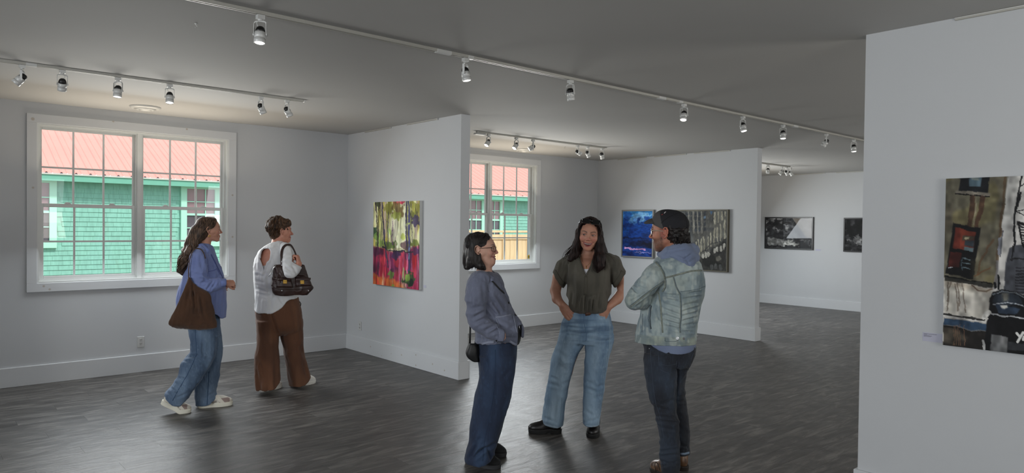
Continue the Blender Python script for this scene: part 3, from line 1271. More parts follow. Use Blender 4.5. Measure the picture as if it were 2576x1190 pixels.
class Person:
    """frame: x to the right as seen from the camera, y away from it, z up; origin on the floor"""
    def __init__(s, px, py, label, group=None):
        O = on(px, py, 'z', 0)
        s.O = O
        d = O[:2]/np.linalg.norm(O[:2])
        s.Y = np.array([d[0], d[1], 0])
        s.X = np.array([d[1], -d[0], 0])
        s.root = empty('person', tuple(O), math.atan2(s.X[1], s.X[0]))
        tag(s.root, label, 'person', group)
        s.bv = {}

    def at(s, px, py, y=0.0):
        """local point at local depth y on the line of sight of a photo pixel"""
        r = ray(px, py)
        t = (y+s.O@s.Y-cC@s.Y)/(r@s.Y)
        P = cC+t*r-s.O
        return np.array([P@s.X, y, P[2]])

    def floor(s, px, py):
        P = on(px, py, 'z', 0)-s.O
        return np.array([P@s.X, P@s.Y, 0])

    def rows(s, rr):
        """loft rows from (py, pxL, pxR, yc, yh)"""
        out = []
        for py, a, b, yc, yh in rr:
            A, B = s.at(a, py, yc), s.at(b, py, yc)
            out.append(((A[2]+B[2])/2, (A[0]+B[0])/2, (B[0]-A[0])/2, yc, yh))
        return out

    def to_px(s, V):
        """photo pixels of local points (n,3)"""
        P = s.O[None]+V[:, :1]*s.X+V[:, 1:2]*s.Y+np.array([0, 0, 1.])*V[:, 2:3]-cC
        z = P@cF
        return np.stack([1288+FPX*(P@cR)/z, 595+FPX*(P@cD)/z], 1)

    def add(s, name, V, F, m, col=None, parent=None, smooth=True, bvh=True):
        me = np_mesh(name, V, F, m, col, smooth)
        o = put(name, me, parent or s.root)
        if bvh:
            if name not in s.bv:
                s.bv[name] = BVHTree.FromPolygons([tuple(v) for v in V.tolist()], [tuple(f) for f in F.tolist()])
        return o

    def hit(s, names, px, py):
        """first point of the named parts on the line of sight of a pixel"""
        r = ray(px, py)
        o = Vector(((cC-s.O)@s.X, (cC-s.O)@s.Y, cC[2]-s.O[2]))
        d = Vector((r@s.X, r@s.Y, r[2])).normalized()
        best = None
        for n in ([names] if isinstance(names, str) else names):
            h = s.bv[n].ray_cast(o, d)
            if h[0] is not None and (best is None or h[3] < best[2]):
                best = (h[0], h[1], h[3])
        return best

    def strip(s, name, on_, px, width, m, thick=.003, lift=.0012, parent=None, step=4, mb=None, n=8):
        """ribbon or piping lying on a part along a polyline of pixels"""
        pts = []
        for i in range(len(px)-1):
            a, b = np.array(px[i], float), np.array(px[i+1], float)
            k = max(1, int(np.linalg.norm(b-a)/step))
            for j in range(k+(i == len(px)-2)):
                pts.append(a+(b-a)*j/k)
        P, N = [], []
        for q in pts:
            h = s.hit(on_, q[0], q[1])
            if h:
                P.append(h[0]+h[1]*lift)
                N.append(h[1])
        if len(P) < 2:
            print('NOSTRIP', name, px[0])
            return None
        own = mb is None
        mb = mb or MB()
        vs, fs = [], []
        for i, p in enumerate(P):
            t = (P[min(i+1, len(P)-1)]-P[max(i-1, 0)])
            t = t.normalized() if t.length > 1e-9 else Vector((0, 0, 1))
            nn = N[i]
            w = t.cross(nn)
            w = w.normalized() if w.length > 1e-6 else t.orthogonal().normalized()
            nn = w.cross(t).normalized()
            for k in range(n):
                a = 2*math.pi*k/n
                vs.append(p+w*math.cos(a)*width/2+nn*math.sin(a)*thick/2)
        for i in range(len(P)-1):
            for k in range(n):
                a = i*n+k
                b = i*n+(k+1) % n
                fs.append((a, b, b+n, a+n))
        fs.append(tuple(range(n))[::-1])
        fs.append(tuple(range((len(P)-1)*n, len(P)*n)))
        mb.add(vs, fs)
        if own:
            return mb.build(name, m, parent or s.root, True)
        return mb

    def button(s, name, on_, px, py, r, m, h=.003, parent=None):
        q = s.hit(on_, px, py)
        if not q:
            return
        o = MB().lathe([(r, 0), (r, h*.7), (r*.8, h), (r*.3, h*.8), (0, h*.8)], 14).build(name, m, parent or s.root, True)
        o.location = q[0]
        o.rotation_euler = q[1].to_track_quat('Z', 'Y').to_euler()
        return o

    def patch(s, name, on_, poly, m, thick=.004, step=3, parent=None, lift=.0015):
        """flat pocket, flap or placket following the surface inside a pixel quad (4 corners in order)"""
        p = [np.array(q, float) for q in poly]
        nu = max(2, int(max(np.linalg.norm(p[1]-p[0]), np.linalg.norm(p[2]-p[3]))/step))
        nv = max(2, int(max(np.linalg.norm(p[3]-p[0]), np.linalg.norm(p[2]-p[1]))/step))
        G = {}
        cq = sum(p)/4
        last = s.hit(on_, cq[0], cq[1])
        for i in range(nu+1):
            for j in range(nv+1):
                u, v = i/nu, j/nv
                q = (p[0]*(1-u)+p[1]*u)*(1-v)+(p[3]*(1-u)+p[2]*u)*v
                h = s.hit(on_, q[0], q[1]) or last
                if h is None:
                    continue
                last = h
                e = 0 if (i in (0, nu) or j in (0, nv)) else 1
                G[i, j] = h[0]+h[1]*(lift+thick*e)
        if len(G) < (nu+1)*(nv+1):
            print('NOPATCH', name, poly[0])
            return None
        vs = [G[i, j] for i in range(nu+1) for j in range(nv+1)]
        fs = [(i*(nv+1)+j, i*(nv+1)+j+1, (i+1)*(nv+1)+j+1, (i+1)*(nv+1)+j) for i in range(nu) for j in range(nv)]
        return MB().add(vs, fs).build(name, m, parent or s.root, True)


def fold_disp(V, N, amp=.004, scale=(10, 10, 4), seed=1, ridge=True, rot=None):
    P = V if rot is None else V@np.asarray(rot)
    w = np.stack([vnoise(P*3, seed+5), vnoise(P*3, seed+6), vnoise(P*3, seed+7)], 1)-.5
    q = (P+w*.10)*np.asarray(scale)
    n = vnoise(q, seed)
    if ridge:
        n = 1-np.abs(2*n-1)
        n = n**1.5
    n2 = vnoise(q*2.3, seed+3)
    return V+N*((n-.5)*amp+(n2-.5)*amp*.4)[:, None]


def creases(per, V, N, lst):
    """dents (d>0) and ridges (d<0) along pixel segments on the camera side"""
    px = per.to_px(V)
    face = np.clip(-N[:, 1]*1.5+.3, 0, 1)
    off = np.zeros(len(V))
    for c in lst:
        (x0, y0), (x1, y1), w, d = c
        a, b = np.array([x0, y0], float), np.array([x1, y1], float)
        ab = b-a
        t = np.clip(((px-a)@ab)/(ab@ab), 0, 1)
        dist = np.linalg.norm(px-a-t[:, None]*ab, axis=1)
        off += -d*np.exp(-(dist/w)**2)*np.minimum(1, 4*np.minimum(t+.08, 1.08-t))
        off += .45*d*np.exp(-((dist-w*1.8)/w)**2)*np.minimum(1, 4*np.minimum(t+.08, 1.08-t))
    return V+N*(off*face)[:, None]


def frame(f, up=(0, 0, 1), roll=0):
    """columns: right-hand side of the figure, forward, up"""
    f = np.asarray(f, float)
    f = f/np.linalg.norm(f)
    r = np.cross(f, np.asarray(up, float))
    r /= np.linalg.norm(r)
    u = np.cross(r, f)
    if roll:
        c, s_ = math.cos(roll), math.sin(roll)
        r, u = r*c+u*s_, u*c-r*s_
    return np.stack([r, f, u], 1)


def mouth_dims(smile, open_mouth):
    return .0235+.0085*smile, .0085*smile, open_mouth*.0115, -.0615


def head_sculpt(S_, c, Rm, s=1.0, smile=0, female=True, jaw=1.0, nose=1.0, open_mouth=0, eyes=True, ear=True, crown=1.0):
    """adds a head with a face to a Sculpt: c = point between the ears at eye level"""
    c = np.asarray(c, float)
    T_ = lambda x, y, z: c+Rm@(np.array([x, y, z])*s)
    E_ = lambda ctr, r, k=.01, sub=False, rot=None: S_.ell(T_(*ctr), np.array(r)*s, k*s, Rm if rot is None else Rm@rot, sub)
    K = lambda a, b, ra, rb=None, k=.01, sub=False: S_.cap(T_(*a), T_(*b), ra*s, (ra if rb is None else rb)*s, k*s, sub)
    E_((0, -.014, .034), (.074, .094, .082*crown), .01)
    E_((0, .030, .020*crown), (.064, .062, .062*crown), .02)
    E_((0, .036, -.035), (.056, .050, .066), .025)
    for sx in (-1, 1):
        K((sx*.050*jaw, .002, -.052), (sx*.014, .066, -.094), .016*jaw, .015, .028)
        E_((sx*.036, .058, -.026), (.024, .022, .024), .022)          # cheek
        E_((sx*.060, .012, -.01), (.014, .034, .03), .02)
    E_((0, .070, -.095), (.019, .017, .016), .018)                     # chin
    K((-.030, .080, .020), (.030, .080, .020), .010, .010, .014)       # brow
    E_((0, .078, -.064), (.026, .016, .020), .016)                     # muzzle
    for sx in (-1, 1):
        E_((sx*.0315, .099, .001), (.019, .016, .010), .014, True)      # socket
        if eyes:
            E_((sx*.0315, .0765, .000), (.0170, .0142, .0128), .004)
            E_((sx*.0315, .094, -.0005), (.0155, .014, .0042 if not smile else .0036), .0015, True)
        K((sx*.018, .089, .0165), (sx*.044, .079, .017), .0042, .003, .006)
    K((0, .087, .010), (0, .1050*nose, -.026), .0068, .0085, .010)       # nose bridge
    E_((0, .106*nose, -.030), (.0088, .0095, .0078), .006)
    for sx in (-1, 1):
        E_((sx*.0110, .0945*(nose*.8+.2), -.034), (.0070, .012*nose, .0072), .007)
        E_((sx*.0065, .0985*nose, -.0415), (.0032, .0045, .0024), .002, True)
    # mouth
    w, up, g, zt = mouth_dims(smile, open_mouth)
    if smile:
        for sx in (-1, 1):
            K((sx*.021, .086, -.042), (sx*(w+.007), .071, zt+up-.004), .0024, .0026, .008, True)
            E_((sx*.038, .064, -.026), (.018, .016, .015), .014)
            E_((sx*(w+.003), .073, zt+up), (.004, .008, .005), .006, True)
    n = 8
    y = lambda x: .0915-.0165*(x/w)**2
    F_ = lambda x: (x/w)**2
    for i in range(n):
        x0, x1 = -w+2*w*i/n, -w+2*w*(i+1)/n
        zu = lambda x: zt+.0034+up*F_(x)
        zd = lambda x: zt-.0062-g*(1-F_(x))+up*F_(x)
        K((x0, y(x0)-.0006, zu(x0)), (x1, y(x1)-.0006, zu(x1)), .0040*(1-.55*F_(x0)), .0040*(1-.55*F_(x1)), .004)
        K((x0*.95, y(x0), zd(x0)), (x1*.95, y(x1), zd(x1)), .0048*(1-.6*F_(x0)), .0048*(1-.6*F_(x1)), .004)
    if open_mouth:
        for i in range(n):
            x0, x1 = (-w+2*w*i/n)*.86, (-w+2*w*(i+1)/n)*.86
            zm = lambda x: zt-.0012-g*.5*(1-F_(x))+up*F_(x)
            K((x0, y(x0)+.001, zm(x0)), (x1, y(x1)+.001, zm(x1)), .0012+(.0016+g*.5)*(1-F_(x0)), .0012+(.0016+g*.5)*(1-F_(x1)), .0015, True)
        for i in range(n):
            x0, x1 = (-w+2*w*i/n)*.80, (-w+2*w*(i+1)/n)*.80
            K((x0, y(x0)-.0085, zt+.0005+up*F_(x0)), (x1, y(x1)-.0085, zt+.0005+up*F_(x1)), .0042, .0042, .0005)
    else:
        for i in range(n):
            x0, x1 = -w+2*w*i/n, -w+2*w*(i+1)/n
            K((x0, y(x0)+.0055, zt-.001+up*F_(x0)), (x1, y(x1)+.0055, zt-.001+up*F_(x1)), .0014, .0014, .002, True)
    if ear:
        for sx in (-1, 1):
            rim_ = [(.006, .008, .0775), (.004, .020, .082), (-.006, .0275, .087), (-.018, .025, .091), (-.0255, .012, .093), (-.0245, -.004, .091), (-.018, -.017, .087), (-.009, -.028, .082), (.001, -.031, .078)]
            rr = [.0030, .0036, .0040, .0042, .0042, .0038, .0038, .0050, .0046]
            for i in range(len(rim_)-1):
                (y0, z0, x0), (y1, z1, x1) = rim_[i], rim_[i+1]
                K((sx*x0, y0-.004, z0-.004), (sx*x1, y1-.004, z1-.004), rr[i], rr[i+1], .003)
            E_((sx*.079, -.012, -.003), (.0045, .014, .022), .004)
            K((sx*.083, -.017, .012), (sx*.084, -.019, -.008), .0026, .0030, .004)
            K((sx*.079, .002, -.006), (sx*.079, .001, -.012), .0034, .0034, .004)
            E_((sx*.087, -.008, -.006), (.0060, .0065, .0095), .003, True)


def head_paint(V, C, c, Rm, s=1.0, smile=0, open_mouth=0, brow=(60, 45, 38), lip=(150, 80, 78), blush=(190, 110, 100), stubble=None, browz=.022):
    q = (V-np.asarray(c))@Rm/s
    x, y, z = q.T
    near = (np.abs(x) < .1) & (np.abs(y) < .13) & (z > -.12) & (z < .13)
    ax = np.abs(x)
    fr = y > .05
    w = .024+.008*smile
    up = .008*smile
    w, up, g, zt = mouth_dims(smile, open_mouth)
    f = np.clip((x/w)**2, 0, 1.3)
    ysurf = .0915-.0165*f
    C = mixc(C, blush, .5*np.exp(-(((ax-.043)/.017)**2+((z+.028)/.016)**2))*fr*near)
    C = mixc(C, blush, .5*np.exp(-((x/.014)**2+((z+.03)/.012)**2))*(y > .09)*near)
    C = mixc(C, blush, .25*np.exp(-((x/.03)**2+((z+.092)/.014)**2))*(y > .06)*near)
    zl = z-up*f
    lipm = sstep(1.10, .92, ax/w)*sstep(zt+.0085-.003*f, zt+.0070-.003*f, zl)*sstep(zt-.0125-g*(1-f)+.004*f, zt-.0110-g*(1-f)+.004*f, zl)*(y > .066)
    C = mixc(C, lip, lipm*near)
    if open_mouth:
        deep = sstep(ysurf-.0012, ysurf-.0036, y)*(y > .058)*(ax < w*.92)*sstep(zt+.006, zt+.004, zl)*sstep(zt-.010-g, zt-.008-g, zl)
        C = mixc(C, (70, 28, 30), deep*near)
        th = deep*sstep(zt-.0052, zt-.0042, zl)
        C = mixc(C, (198, 190, 180), .95*th*near)
    bz = browz+.007*np.sin(np.clip((ax-.013)/.036, 0, 1)*2.5)-.004
    bw = np.exp(-((z-bz)/(.0044-.0016*np.clip((ax-.012)/.036, 0, 1)))**2)*sstep(.009, .014, ax)*sstep(.053, .044, ax)*(y > .05)
    C = mixc(C, brow, .92*bw*near)
    zb = .0044-.004*((ax-.0315)/.017)**2
    lid = sstep(.0195, .016, np.abs(ax-.0325))*np.exp(-((z-zb)/.0019)**2)*(y > .06)
    C = mixc(C, (34, 24, 23), .95*lid*near)
    lid3 = np.exp(-(((ax-.0315)/.019)**2)**2)*np.exp(-((z-.009)/.004)**2)*(y > .055)
    C = mixc(C, (112, 72, 62), .35*lid3*near)
    lid2 = np.exp(-(((ax-.0315)/.017)**2)**2)*np.exp(-((z+.0085)/.004)**2)*(y > .06)
    C = mixc(C, (130, 84, 74), .35*lid2*near)
    C = mixc(C, (90, 45, 38), .6*np.exp(-(((ax-.0065)/.004)**2+((z+.040)/.0035)**2))*(y > .09)*near)
    if stubble:
        sb = sstep(-.028, -.048, z)*sstep(-.01, .02, y)*(1-lipm)*sstep(-.12, -.10, z)
        nz = .6+.8*vnoise(q*260, 3)
        C = mixc(C, stubble[0], stubble[1]*sb*nz*near)
        gt = sstep(-.052, -.07, z)*sstep(.03, .055, ax)*0+sstep(.036, .026, ax)*sstep(-.048, -.056, z)*sstep(.05, .07, y)*(1-lipm)
        C = mixc(C, stubble[2], stubble[3]*gt*nz*near)
    return C


def eyes_obj(per, c, Rm, s, iris, look=(0, 0), mat_=None):
    """two eyeballs with iris and pupil, children of the person"""
    for sx in (-1, 1):
        P = np.asarray(c)+Rm@(np.array([sx*.0315, .0765, 0])*s)
        mb = MB()
        n = 24
        r = .0123*s
        prof = []
        for i in range(n+1):
            a = math.pi*i/n
            prof.append((r*math.sin(a), -r*math.cos(a)))
        mb.lathe(prof, 24)
        V = np.array(mb.v)
        ang = np.arccos(np.clip(V[:, 2]/r, -1, 1))
        C = np.tile(lin((178, 172, 168)), (len(V), 1))
        C = mixc(C, iris, 1.0*(ang < .56))
        C = mixc(C, (8, 6, 6), 1.0*(ang < .26))
        me = mb.mesh('eye', mat_, True)
        a = me.color_attributes.new('Col', 'FLOAT_COLOR', 'POINT')
        cc = np.ones((len(V), 4), np.float32)
        cc[:, :3] = C
        a.data.foreach_set('color', cc.ravel())
        d = Rm@np.array([look[0], 1, look[1]])
        o = put('eye', me, per.root, tuple(P))
        o.rotation_euler = Vector(d).to_track_quat('Z', 'Y').to_euler()


def hand_sculpt(S_, w, f, n, side=1, s=1.0, curl=(.3, .5, .4), thumb=(.6, .4), spread=.05, k=.005, tcurl=.3):
    """hand from the wrist w, fingers along f, back of the hand towards n, thumb on the side `side`"""
    f = np.asarray(f, float)
    f /= np.linalg.norm(f)
    n = np.asarray(n, float)
    n = n-f*(n@f)
    n /= np.linalg.norm(n)
    b = np.cross(n, f)*side      # towards the thumb
    w = np.asarray(w, float)
    T_ = lambda x, y, z: w+(f*x+b*y+n*z)*s
    B = np.stack([f, b, n], 1)
    S_.ell(T_(.045, .0, 0), np.array([.050, .037, .0145])*s, .012*s, B)
    S_.ell(T_(.030, .022, -.006), np.array([.030, .018, .014])*s, .012*s, B)
    S_.cap(w, T_(.03, 0, 0), .024*s, .022*s, .015*s, sq=(n, .72))
    Ls = ((.040, .024, .019), (.044, .028, .020), (.041, .026, .020), (.032, .019, .017))
    for i, L in enumerate(Ls):
        y = .028-.0187*i
        a = 0
        p = T_(.078-(abs(i-1.3)*.004), y, 0)
        sp = spread*(1.5-i)
        r = (.0092, .0088, .0080, .0070) if i < 3 else (.0080, .0075, .0068, .006)
        for j, l in enumerate(L):
            a += curl[j]*(1+.08*i)
            d = f*math.cos(a)*math.cos(sp)+b*math.sin(sp)-n*math.sin(a)
            q = p+d*l*s
            S_.cap(p, q, r[j]*s, r[j+1]*s, k*s if j else .008*s)
            p = q
    p = T_(.018, .026, -.006)
    d = f*math.cos(thumb[0])+b*math.sin(thumb[0])-n*thumb[1]
    d /= np.linalg.norm(d)
    for j, (l, r0, r1) in enumerate(((.040, .0135, .0105), (.030, .0102, .009), (.024, .009, .0068))):
        q = p+d*l*s
        S_.cap(p, q, r0*s, r1*s, .008*s)
        p = q
        d = d-b*tcurl*.6+f*tcurl*.5
        d /= np.linalg.norm(d)


def smooth_line(pts, k=16):
    P = np.asarray(pts, float)
    return hermite(np.linspace(0, len(P)-1, k), np.arange(len(P)), P)


def strands(per_pts, seed, n, r0, wav=0, jit=.004, segs=None, sides=5, mb=None):
    """locks of hair: per_pts is a list of guide polylines (k,3); locks are blended between neighbours"""
    rg = np.random.RandomState(seed)
    mb = mb or MB()
    G = [np.asarray(g, float) for g in per_pts]
    for i in range(n):
        u = rg.rand()*(len(G)-1)
        a = int(min(u, len(G)-2))
        t = u-a
        g = G[a]*(1-t)+G[a+1]*t
        kk = segs or 12
        s_ = np.linspace(0, len(g)-1, kk)
        P = hermite(s_, np.arange(len(g)), g)
        cut_ = 1-.12*rg.rand()
        P = hermite(np.linspace(0, (kk-1)*cut_, kk), np.arange(kk), P)
        off = (rg.rand(3)-.5)*2*jit
        ph = rg.rand()*6.28
        T_ = np.linspace(0, 1, kk)
        wv = wav*np.sin(T_*13+ph)[:, None]*np.array([1, .6, 0])*T_[:, None]
        wv2 = wav*.6*np.cos(T_*13+ph)[:, None]*np.array([0, 1, .3])*T_[:, None]
        P = P+off*(.3+T_[:, None])+wv+wv2
        r = r0*(.7+.6*rg.rand())
        rs = r*np.minimum(1, .4+3*T_)*np.minimum(1, (1.03-T_)*4)
        mb.tube([tuple(p) for p in P], [max(x, .0006) for x in rs], sides, True, .55)
    return mb
# ================================================================== PICTURES ON THE WALLS
class Paint:
    """flat print stored as pigment per vertex of the canvas; features are given by photo pixels on its plane"""
    def __init__(s, X, ya, yb, z0, z1, w, h):
        s.X, s.ya, s.yb, s.z0, s.z1 = X, ya, yb, z0, z1
        s.w, s.h = w, h
        s.u, s.v = np.meshgrid(np.linspace(0, 1, w), np.linspace(0, 1, h))
        s.asp = abs(yb-ya)/(z1-z0)
        s.C = np.zeros((h, w, 3))

    def uv(s, q):
        P = on(q[0], q[1], 'x', s.X)
        return np.array([(s.ya-P[1])/(s.ya-s.yb), (s.z1-P[2])/(s.z1-s.z0)])

    def fill(s, c):
        s.C[:] = c
        return s

    def noise(s, c, sc, lo, hi, amt, seed, reg=None, warp=.0):
        u, v = s.u, s.v
        if warp:
            wv = vnoise(np.stack([u.ravel()*5, v.ravel()*5, 0*u.ravel()], 1), seed+50).reshape(u.shape)-.5
            u, v = u+wv*warp, v+wv*warp
        n = vnoise(np.stack([u.ravel()*sc[0]*s.asp, v.ravel()*sc[1], 0*u.ravel()+seed], 1), seed).reshape(u.shape)
        w = sstep(lo, hi, n)*amt
        if reg is not None:
            w = w*reg
        s.C = s.C*(1-w[..., None])+np.array(c)*w[..., None]
        return s

    def mask_poly(s, pts, px=True, soft=.004):
        P = [s.uv(q) for q in pts] if px else [np.array(q, float) for q in pts]
        P = [np.array([q[0]*s.asp, q[1]]) for q in P]
        x, y = s.u*s.asp, s.v
        ins = np.zeros(x.shape, bool)
        d = np.full(x.shape, 9.)
        n = len(P)
        for i in range(n):
            a, b = P[i], P[(i+1) % n]
            ab = b-a
            t = np.clip(((x-a[0])*ab[0]+(y-a[1])*ab[1])/(ab@ab+1e-12), 0, 1)
            d = np.minimum(d, np.hypot(x-a[0]-t*ab[0], y-a[1]-t*ab[1]))
            c = ((a[1] > y) != (b[1] > y))
            with np.errstate(divide='ignore', invalid='ignore'):
                xi = (b[0]-a[0])*(y-a[1])/(b[1]-a[1]+1e-12)+a[0]
            ins ^= c & (x < xi)
        sd = np.where(ins, d, -d)
        return sstep(-soft, soft, sd)

    def poly(s, pts, c, a=1, soft=.003, px=True):
        m = s.mask_poly(pts, px, soft)[..., None]*a
        s.C = s.C*(1-m)+np.array(c)*m
        return s

    def line(s, pts, wd, c, a=1, px=True, rough=0, seed=0):
        P = [s.uv(q) for q in pts] if px else [np.array(q, float) for q in pts]
        P = [np.array([q[0]*s.asp, q[1]]) for q in P]
        x, y = s.u*s.asp, s.v
        if rough:
            x = x+(vnoise(np.stack([s.u.ravel()*30, s.v.ravel()*30, 0*s.u.ravel()+seed], 1), 3).reshape(x.shape)-.5)*rough
        d = np.full(x.shape, 9.)
        for i in range(len(P)-1):
            a_, b = P[i], P[i+1]
            ab = b-a_
            t = np.clip(((x-a_[0])*ab[0]+(y-a_[1])*ab[1])/(ab@ab+1e-12), 0, 1)
            d = np.minimum(d, np.hypot(x-a_[0]-t*ab[0], y-a_[1]-t*ab[1]))
        m = sstep(wd*.6, wd*.4, d)[..., None]*a
        s.C = s.C*(1-m)+np.array(c)*m
        return s

    def blob(s, q, rx, ry, c, a=1, rough=.5, seed=0, px=True):
        q = s.uv(q) if px else q
        n = vnoise(np.stack([s.u.ravel()*26*s.asp, s.v.ravel()*26, 0*s.u.ravel()+seed], 1), seed).reshape(s.u.shape)
        d = np.sqrt(((s.u-q[0])*s.asp/rx)**2+((s.v-q[1])/ry)**2)+(n-.5)*2*rough
        m = sstep(1.1, .8, d)[..., None]*a
        s.C = s.C*(1-m)+np.array(c)*m
        return s

    def brush(s, warp=.010, amt=.22, sc=(26, 9), seed=1):
        """loose brushwork: colours dragged along short strokes, with lighter and darker bristle marks"""
        N = lambda a, b, k: vnoise(np.stack([s.u.ravel()*a*s.asp, s.v.ravel()*b, 0*s.u.ravel()+k], 1), k).reshape(s.u.shape)
        du = ((N(30, 14, seed)-.5)*2+(N(70, 40, seed+1)-.5))*warp
        dv = ((N(14, 22, seed+2)-.5)*2+(N(50, 60, seed+3)-.5))*warp*1.4
        iu = np.clip(((s.u+du/s.asp)*(s.w-1)).astype(int), 0, s.w-1)
        iv = np.clip(((s.v+dv)*(s.h-1)).astype(int), 0, s.h-1)
        s.C = s.C[iv, iu]
        g = (N(sc[0], sc[1], seed+4)-.5)*1.2+(N(sc[0]*2.4, sc[1]*2.4, seed+5)-.5)*.8
        s.C = s.C*(1+amt*g)[..., None]+(amt*20*np.maximum(g, 0))[..., None]
        return s

    def mesh(s, name, m, x, relief=0):
        """canvas front at x, facing -x"""
        y = s.ya+(s.yb-s.ya)*s.u
        z = s.z1+(s.z0-s.z1)*s.v
        n = vnoise(np.stack([s.u.ravel()*60*s.asp, s.v.ravel()*60, 0*s.u.ravel()], 1), 2).reshape(y.shape)
        xx = x-n*relief
        V = np.stack([xx.ravel(), y.ravel(), z.ravel()], 1)
        i = np.arange(s.w*s.h).reshape(s.h, s.w)
        F = np.stack([i[:-1, :-1], i[1:, :-1], i[1:, 1:], i[:-1, 1:]], -1).reshape(-1, 4)
        c = np.clip(s.C, 0, 255)/255
        c = np.where(c <= .04045, c/12.92, ((c+.055)/1.055)**2.4).reshape(-1, 3)
        return V, F, c


def hang(name, P, label, x_wall, depth, border=0, framecol=None, edgecol=(215, 215, 212), glass=False, group=None, relief=.0006, gap=0, canvas_in=.006):
    """a picture: canvas or print, with frame pieces, hung on a wall whose face is at x_wall"""
    yc, zc = (P.ya+P.yb)/2, (P.z0+P.z1)/2
    r = empty(name, (x_wall, yc, zc))
    tag(r, label, 'picture', group)
    xf = -depth
    hy, hz = abs(P.ya-P.yb)/2, (P.z1-P.z0)/2
    V, F, c = P.mesh(name, None, 0, relief)
    V[:, 1] -= yc
    V[:, 2] -= zc
    if border:
        V[:, 1] *= (hy-border)/hy
        V[:, 2] *= (hz-border)/hz
        V[:, 0] += xf+canvas_in
        mf = framecol
        for nm, b in (('frame_side', (hy-border, hy, -hz, hz)), ('frame_side', (-hy, -hy+border, -hz, hz)), ('frame_top', (-hy+border, hy-border, hz-border, hz)), ('frame_bottom', (-hy+border, hy-border, -hz, -hz+border))):
            MB().box(xf, 0, b[0], b[1], b[2], b[3], .0015).build(nm, mf, r)
        MB().box(xf+canvas_in+.002, 0, -hy+border, hy-border, -hz+border, hz-border).build('backing', mat('backing_board', (30, 30, 32), .9), r)
    else:
        V[:, 0] += xf
        MB().box(xf+.0005, -.001, -hy, hy, -hz, hz, .002).build('stretcher', mat('canvas_edge', edgecol, .8, var=.04), r)
    put('canvas', np_mesh('canvas', V, F, vmat('paint_surface', .6, bump=.1, bscale=150, spec=.2) if not glass else vmat('print_paper', .6, spec=.2), c, smooth=False), r)
    if glass:
        MB().box(xf+canvas_in-.004, xf+canvas_in-.002, -hy+border, hy-border, -hz+border, hz-border).build('glazing', glass_mat('picture_glass', (.98, .98, .98), .6), r)
    return r


# ---- forest painting on the near partition
P = Paint(P1-.04, 7.616, 6.607, .8975, 1.9023, 190, 250)
fx = lambda x, y: (920+x/4.759, 490+y/4.76)
P.fill((198, 196, 128))
top = sstep(.62, .54, P.v)
for k, (c, sc, lo, hi, a) in enumerate([((232, 230, 176), (14, 2.2), .45, .7, .8), ((150, 150, 70), (22, 3), .55, .75, .7), ((206, 186, 70), (26, 2), .55, .8, .7), ((150, 120, 140), (24, 3), .6, .8, .5), ((226, 226, 210), (18, 2), .6, .8, .6)]):
    P.noise(c, sc, lo, hi, a, 20+k, top)
P.blob(fx(420, 330), .16, .34, (222, 224, 190), .75, .3, 3).blob(fx(415, 540), .085, .13, (240, 242, 196), .95, .35, 4).blob(fx(450, 500), .05, .04, (190, 205, 90), .8, .4, 5)
P.poly([fx(310, 80), fx(480, 76), fx(430, 106), fx(350, 104)], (214, 70, 96))
for q, rx, ry, c, sd in (((290, 160), .10, .08, (128, 128, 52), 6), ((385, 170), .12, .10, (118, 96, 54), 7), ((380, 250), .10, .05, (150, 160, 70), 8), ((150, 110), .05, .05, (60, 70, 46), 9), ((110, 440), .05, .05, (40, 70, 50), 10), ((140, 490), .08, .05, (130, 170, 80), 11), ((275, 440), .05, .04, (176, 200, 110), 12), ((580, 240), .09, .05, (110, 116, 50), 13), ((600, 310), .10, .06, (70, 60, 96), 14), ((580, 150), .10, .06, (150, 150, 60), 15), ((300, 600), .12, .05, (86, 110, 50), 16), ((180, 580), .09, .05, (140, 170, 80), 17), ((470, 600), .10, .05, (96, 70, 76), 18), ((580, 590), .12, .05, (112, 126, 50), 19)):
    P.blob(fx(*q), rx, ry, c, .85, .55, sd)
low = P.mask_poly([fx(80, 612), fx(200, 640), fx(300, 690), fx(480, 680), fx(660, 600), fx(660, 1160), fx(80, 1100)], soft=.02)
P.C = P.C*(1-low[..., None])+np.array((164, 44, 78))*low[..., None]
for k, (c, sc, lo, hi, a) in enumerate([((196, 60, 84), (9, 6), .5, .7, .8), ((110, 40, 84), (10, 7), .55, .75, .85), ((206, 110, 150), (34, 2.5), .62, .8, .75), ((220, 52, 70), (12, 8), .62, .8, .7), ((72, 40, 72), (8, 9), .62, .8, .7)]):
    P.noise(c, sc, lo, hi, a, 40+k, low)
P.blob(fx(580, 760), .05, .12, (214, 36, 52), .8, .3, 60).blob(fx(210, 780), .05, .06, (226, 66, 84), .8, .4, 61).blob(fx(360, 720), .09, .05, (66, 46, 84), .85, .5, 62).blob(fx(600, 670), .08, .05, (76, 50, 96), .8, .5, 63)
P.poly([fx(85, 940), fx(190, 985), fx(330, 1010), fx(450, 1080), fx(470, 1130), fx(85, 1080)], (224, 118, 52), .85, .02)
P.noise((236, 70, 52), (12, 8), .55, .75, .8, 64, P.mask_poly([fx(85, 990), fx(300, 1010), fx(300, 1110), fx(85, 1085)], soft=.02))
P.noise((238, 196, 150), (40, 3), .65, .8, .6, 65, low*sstep(.8, .9, P.v))
P.noise((232, 170, 200), (44, 2), .6, .78, .7, 66, P.mask_poly([fx(290, 880), fx(430, 880), fx(430, 1040), fx(290, 1000)], soft=.03))
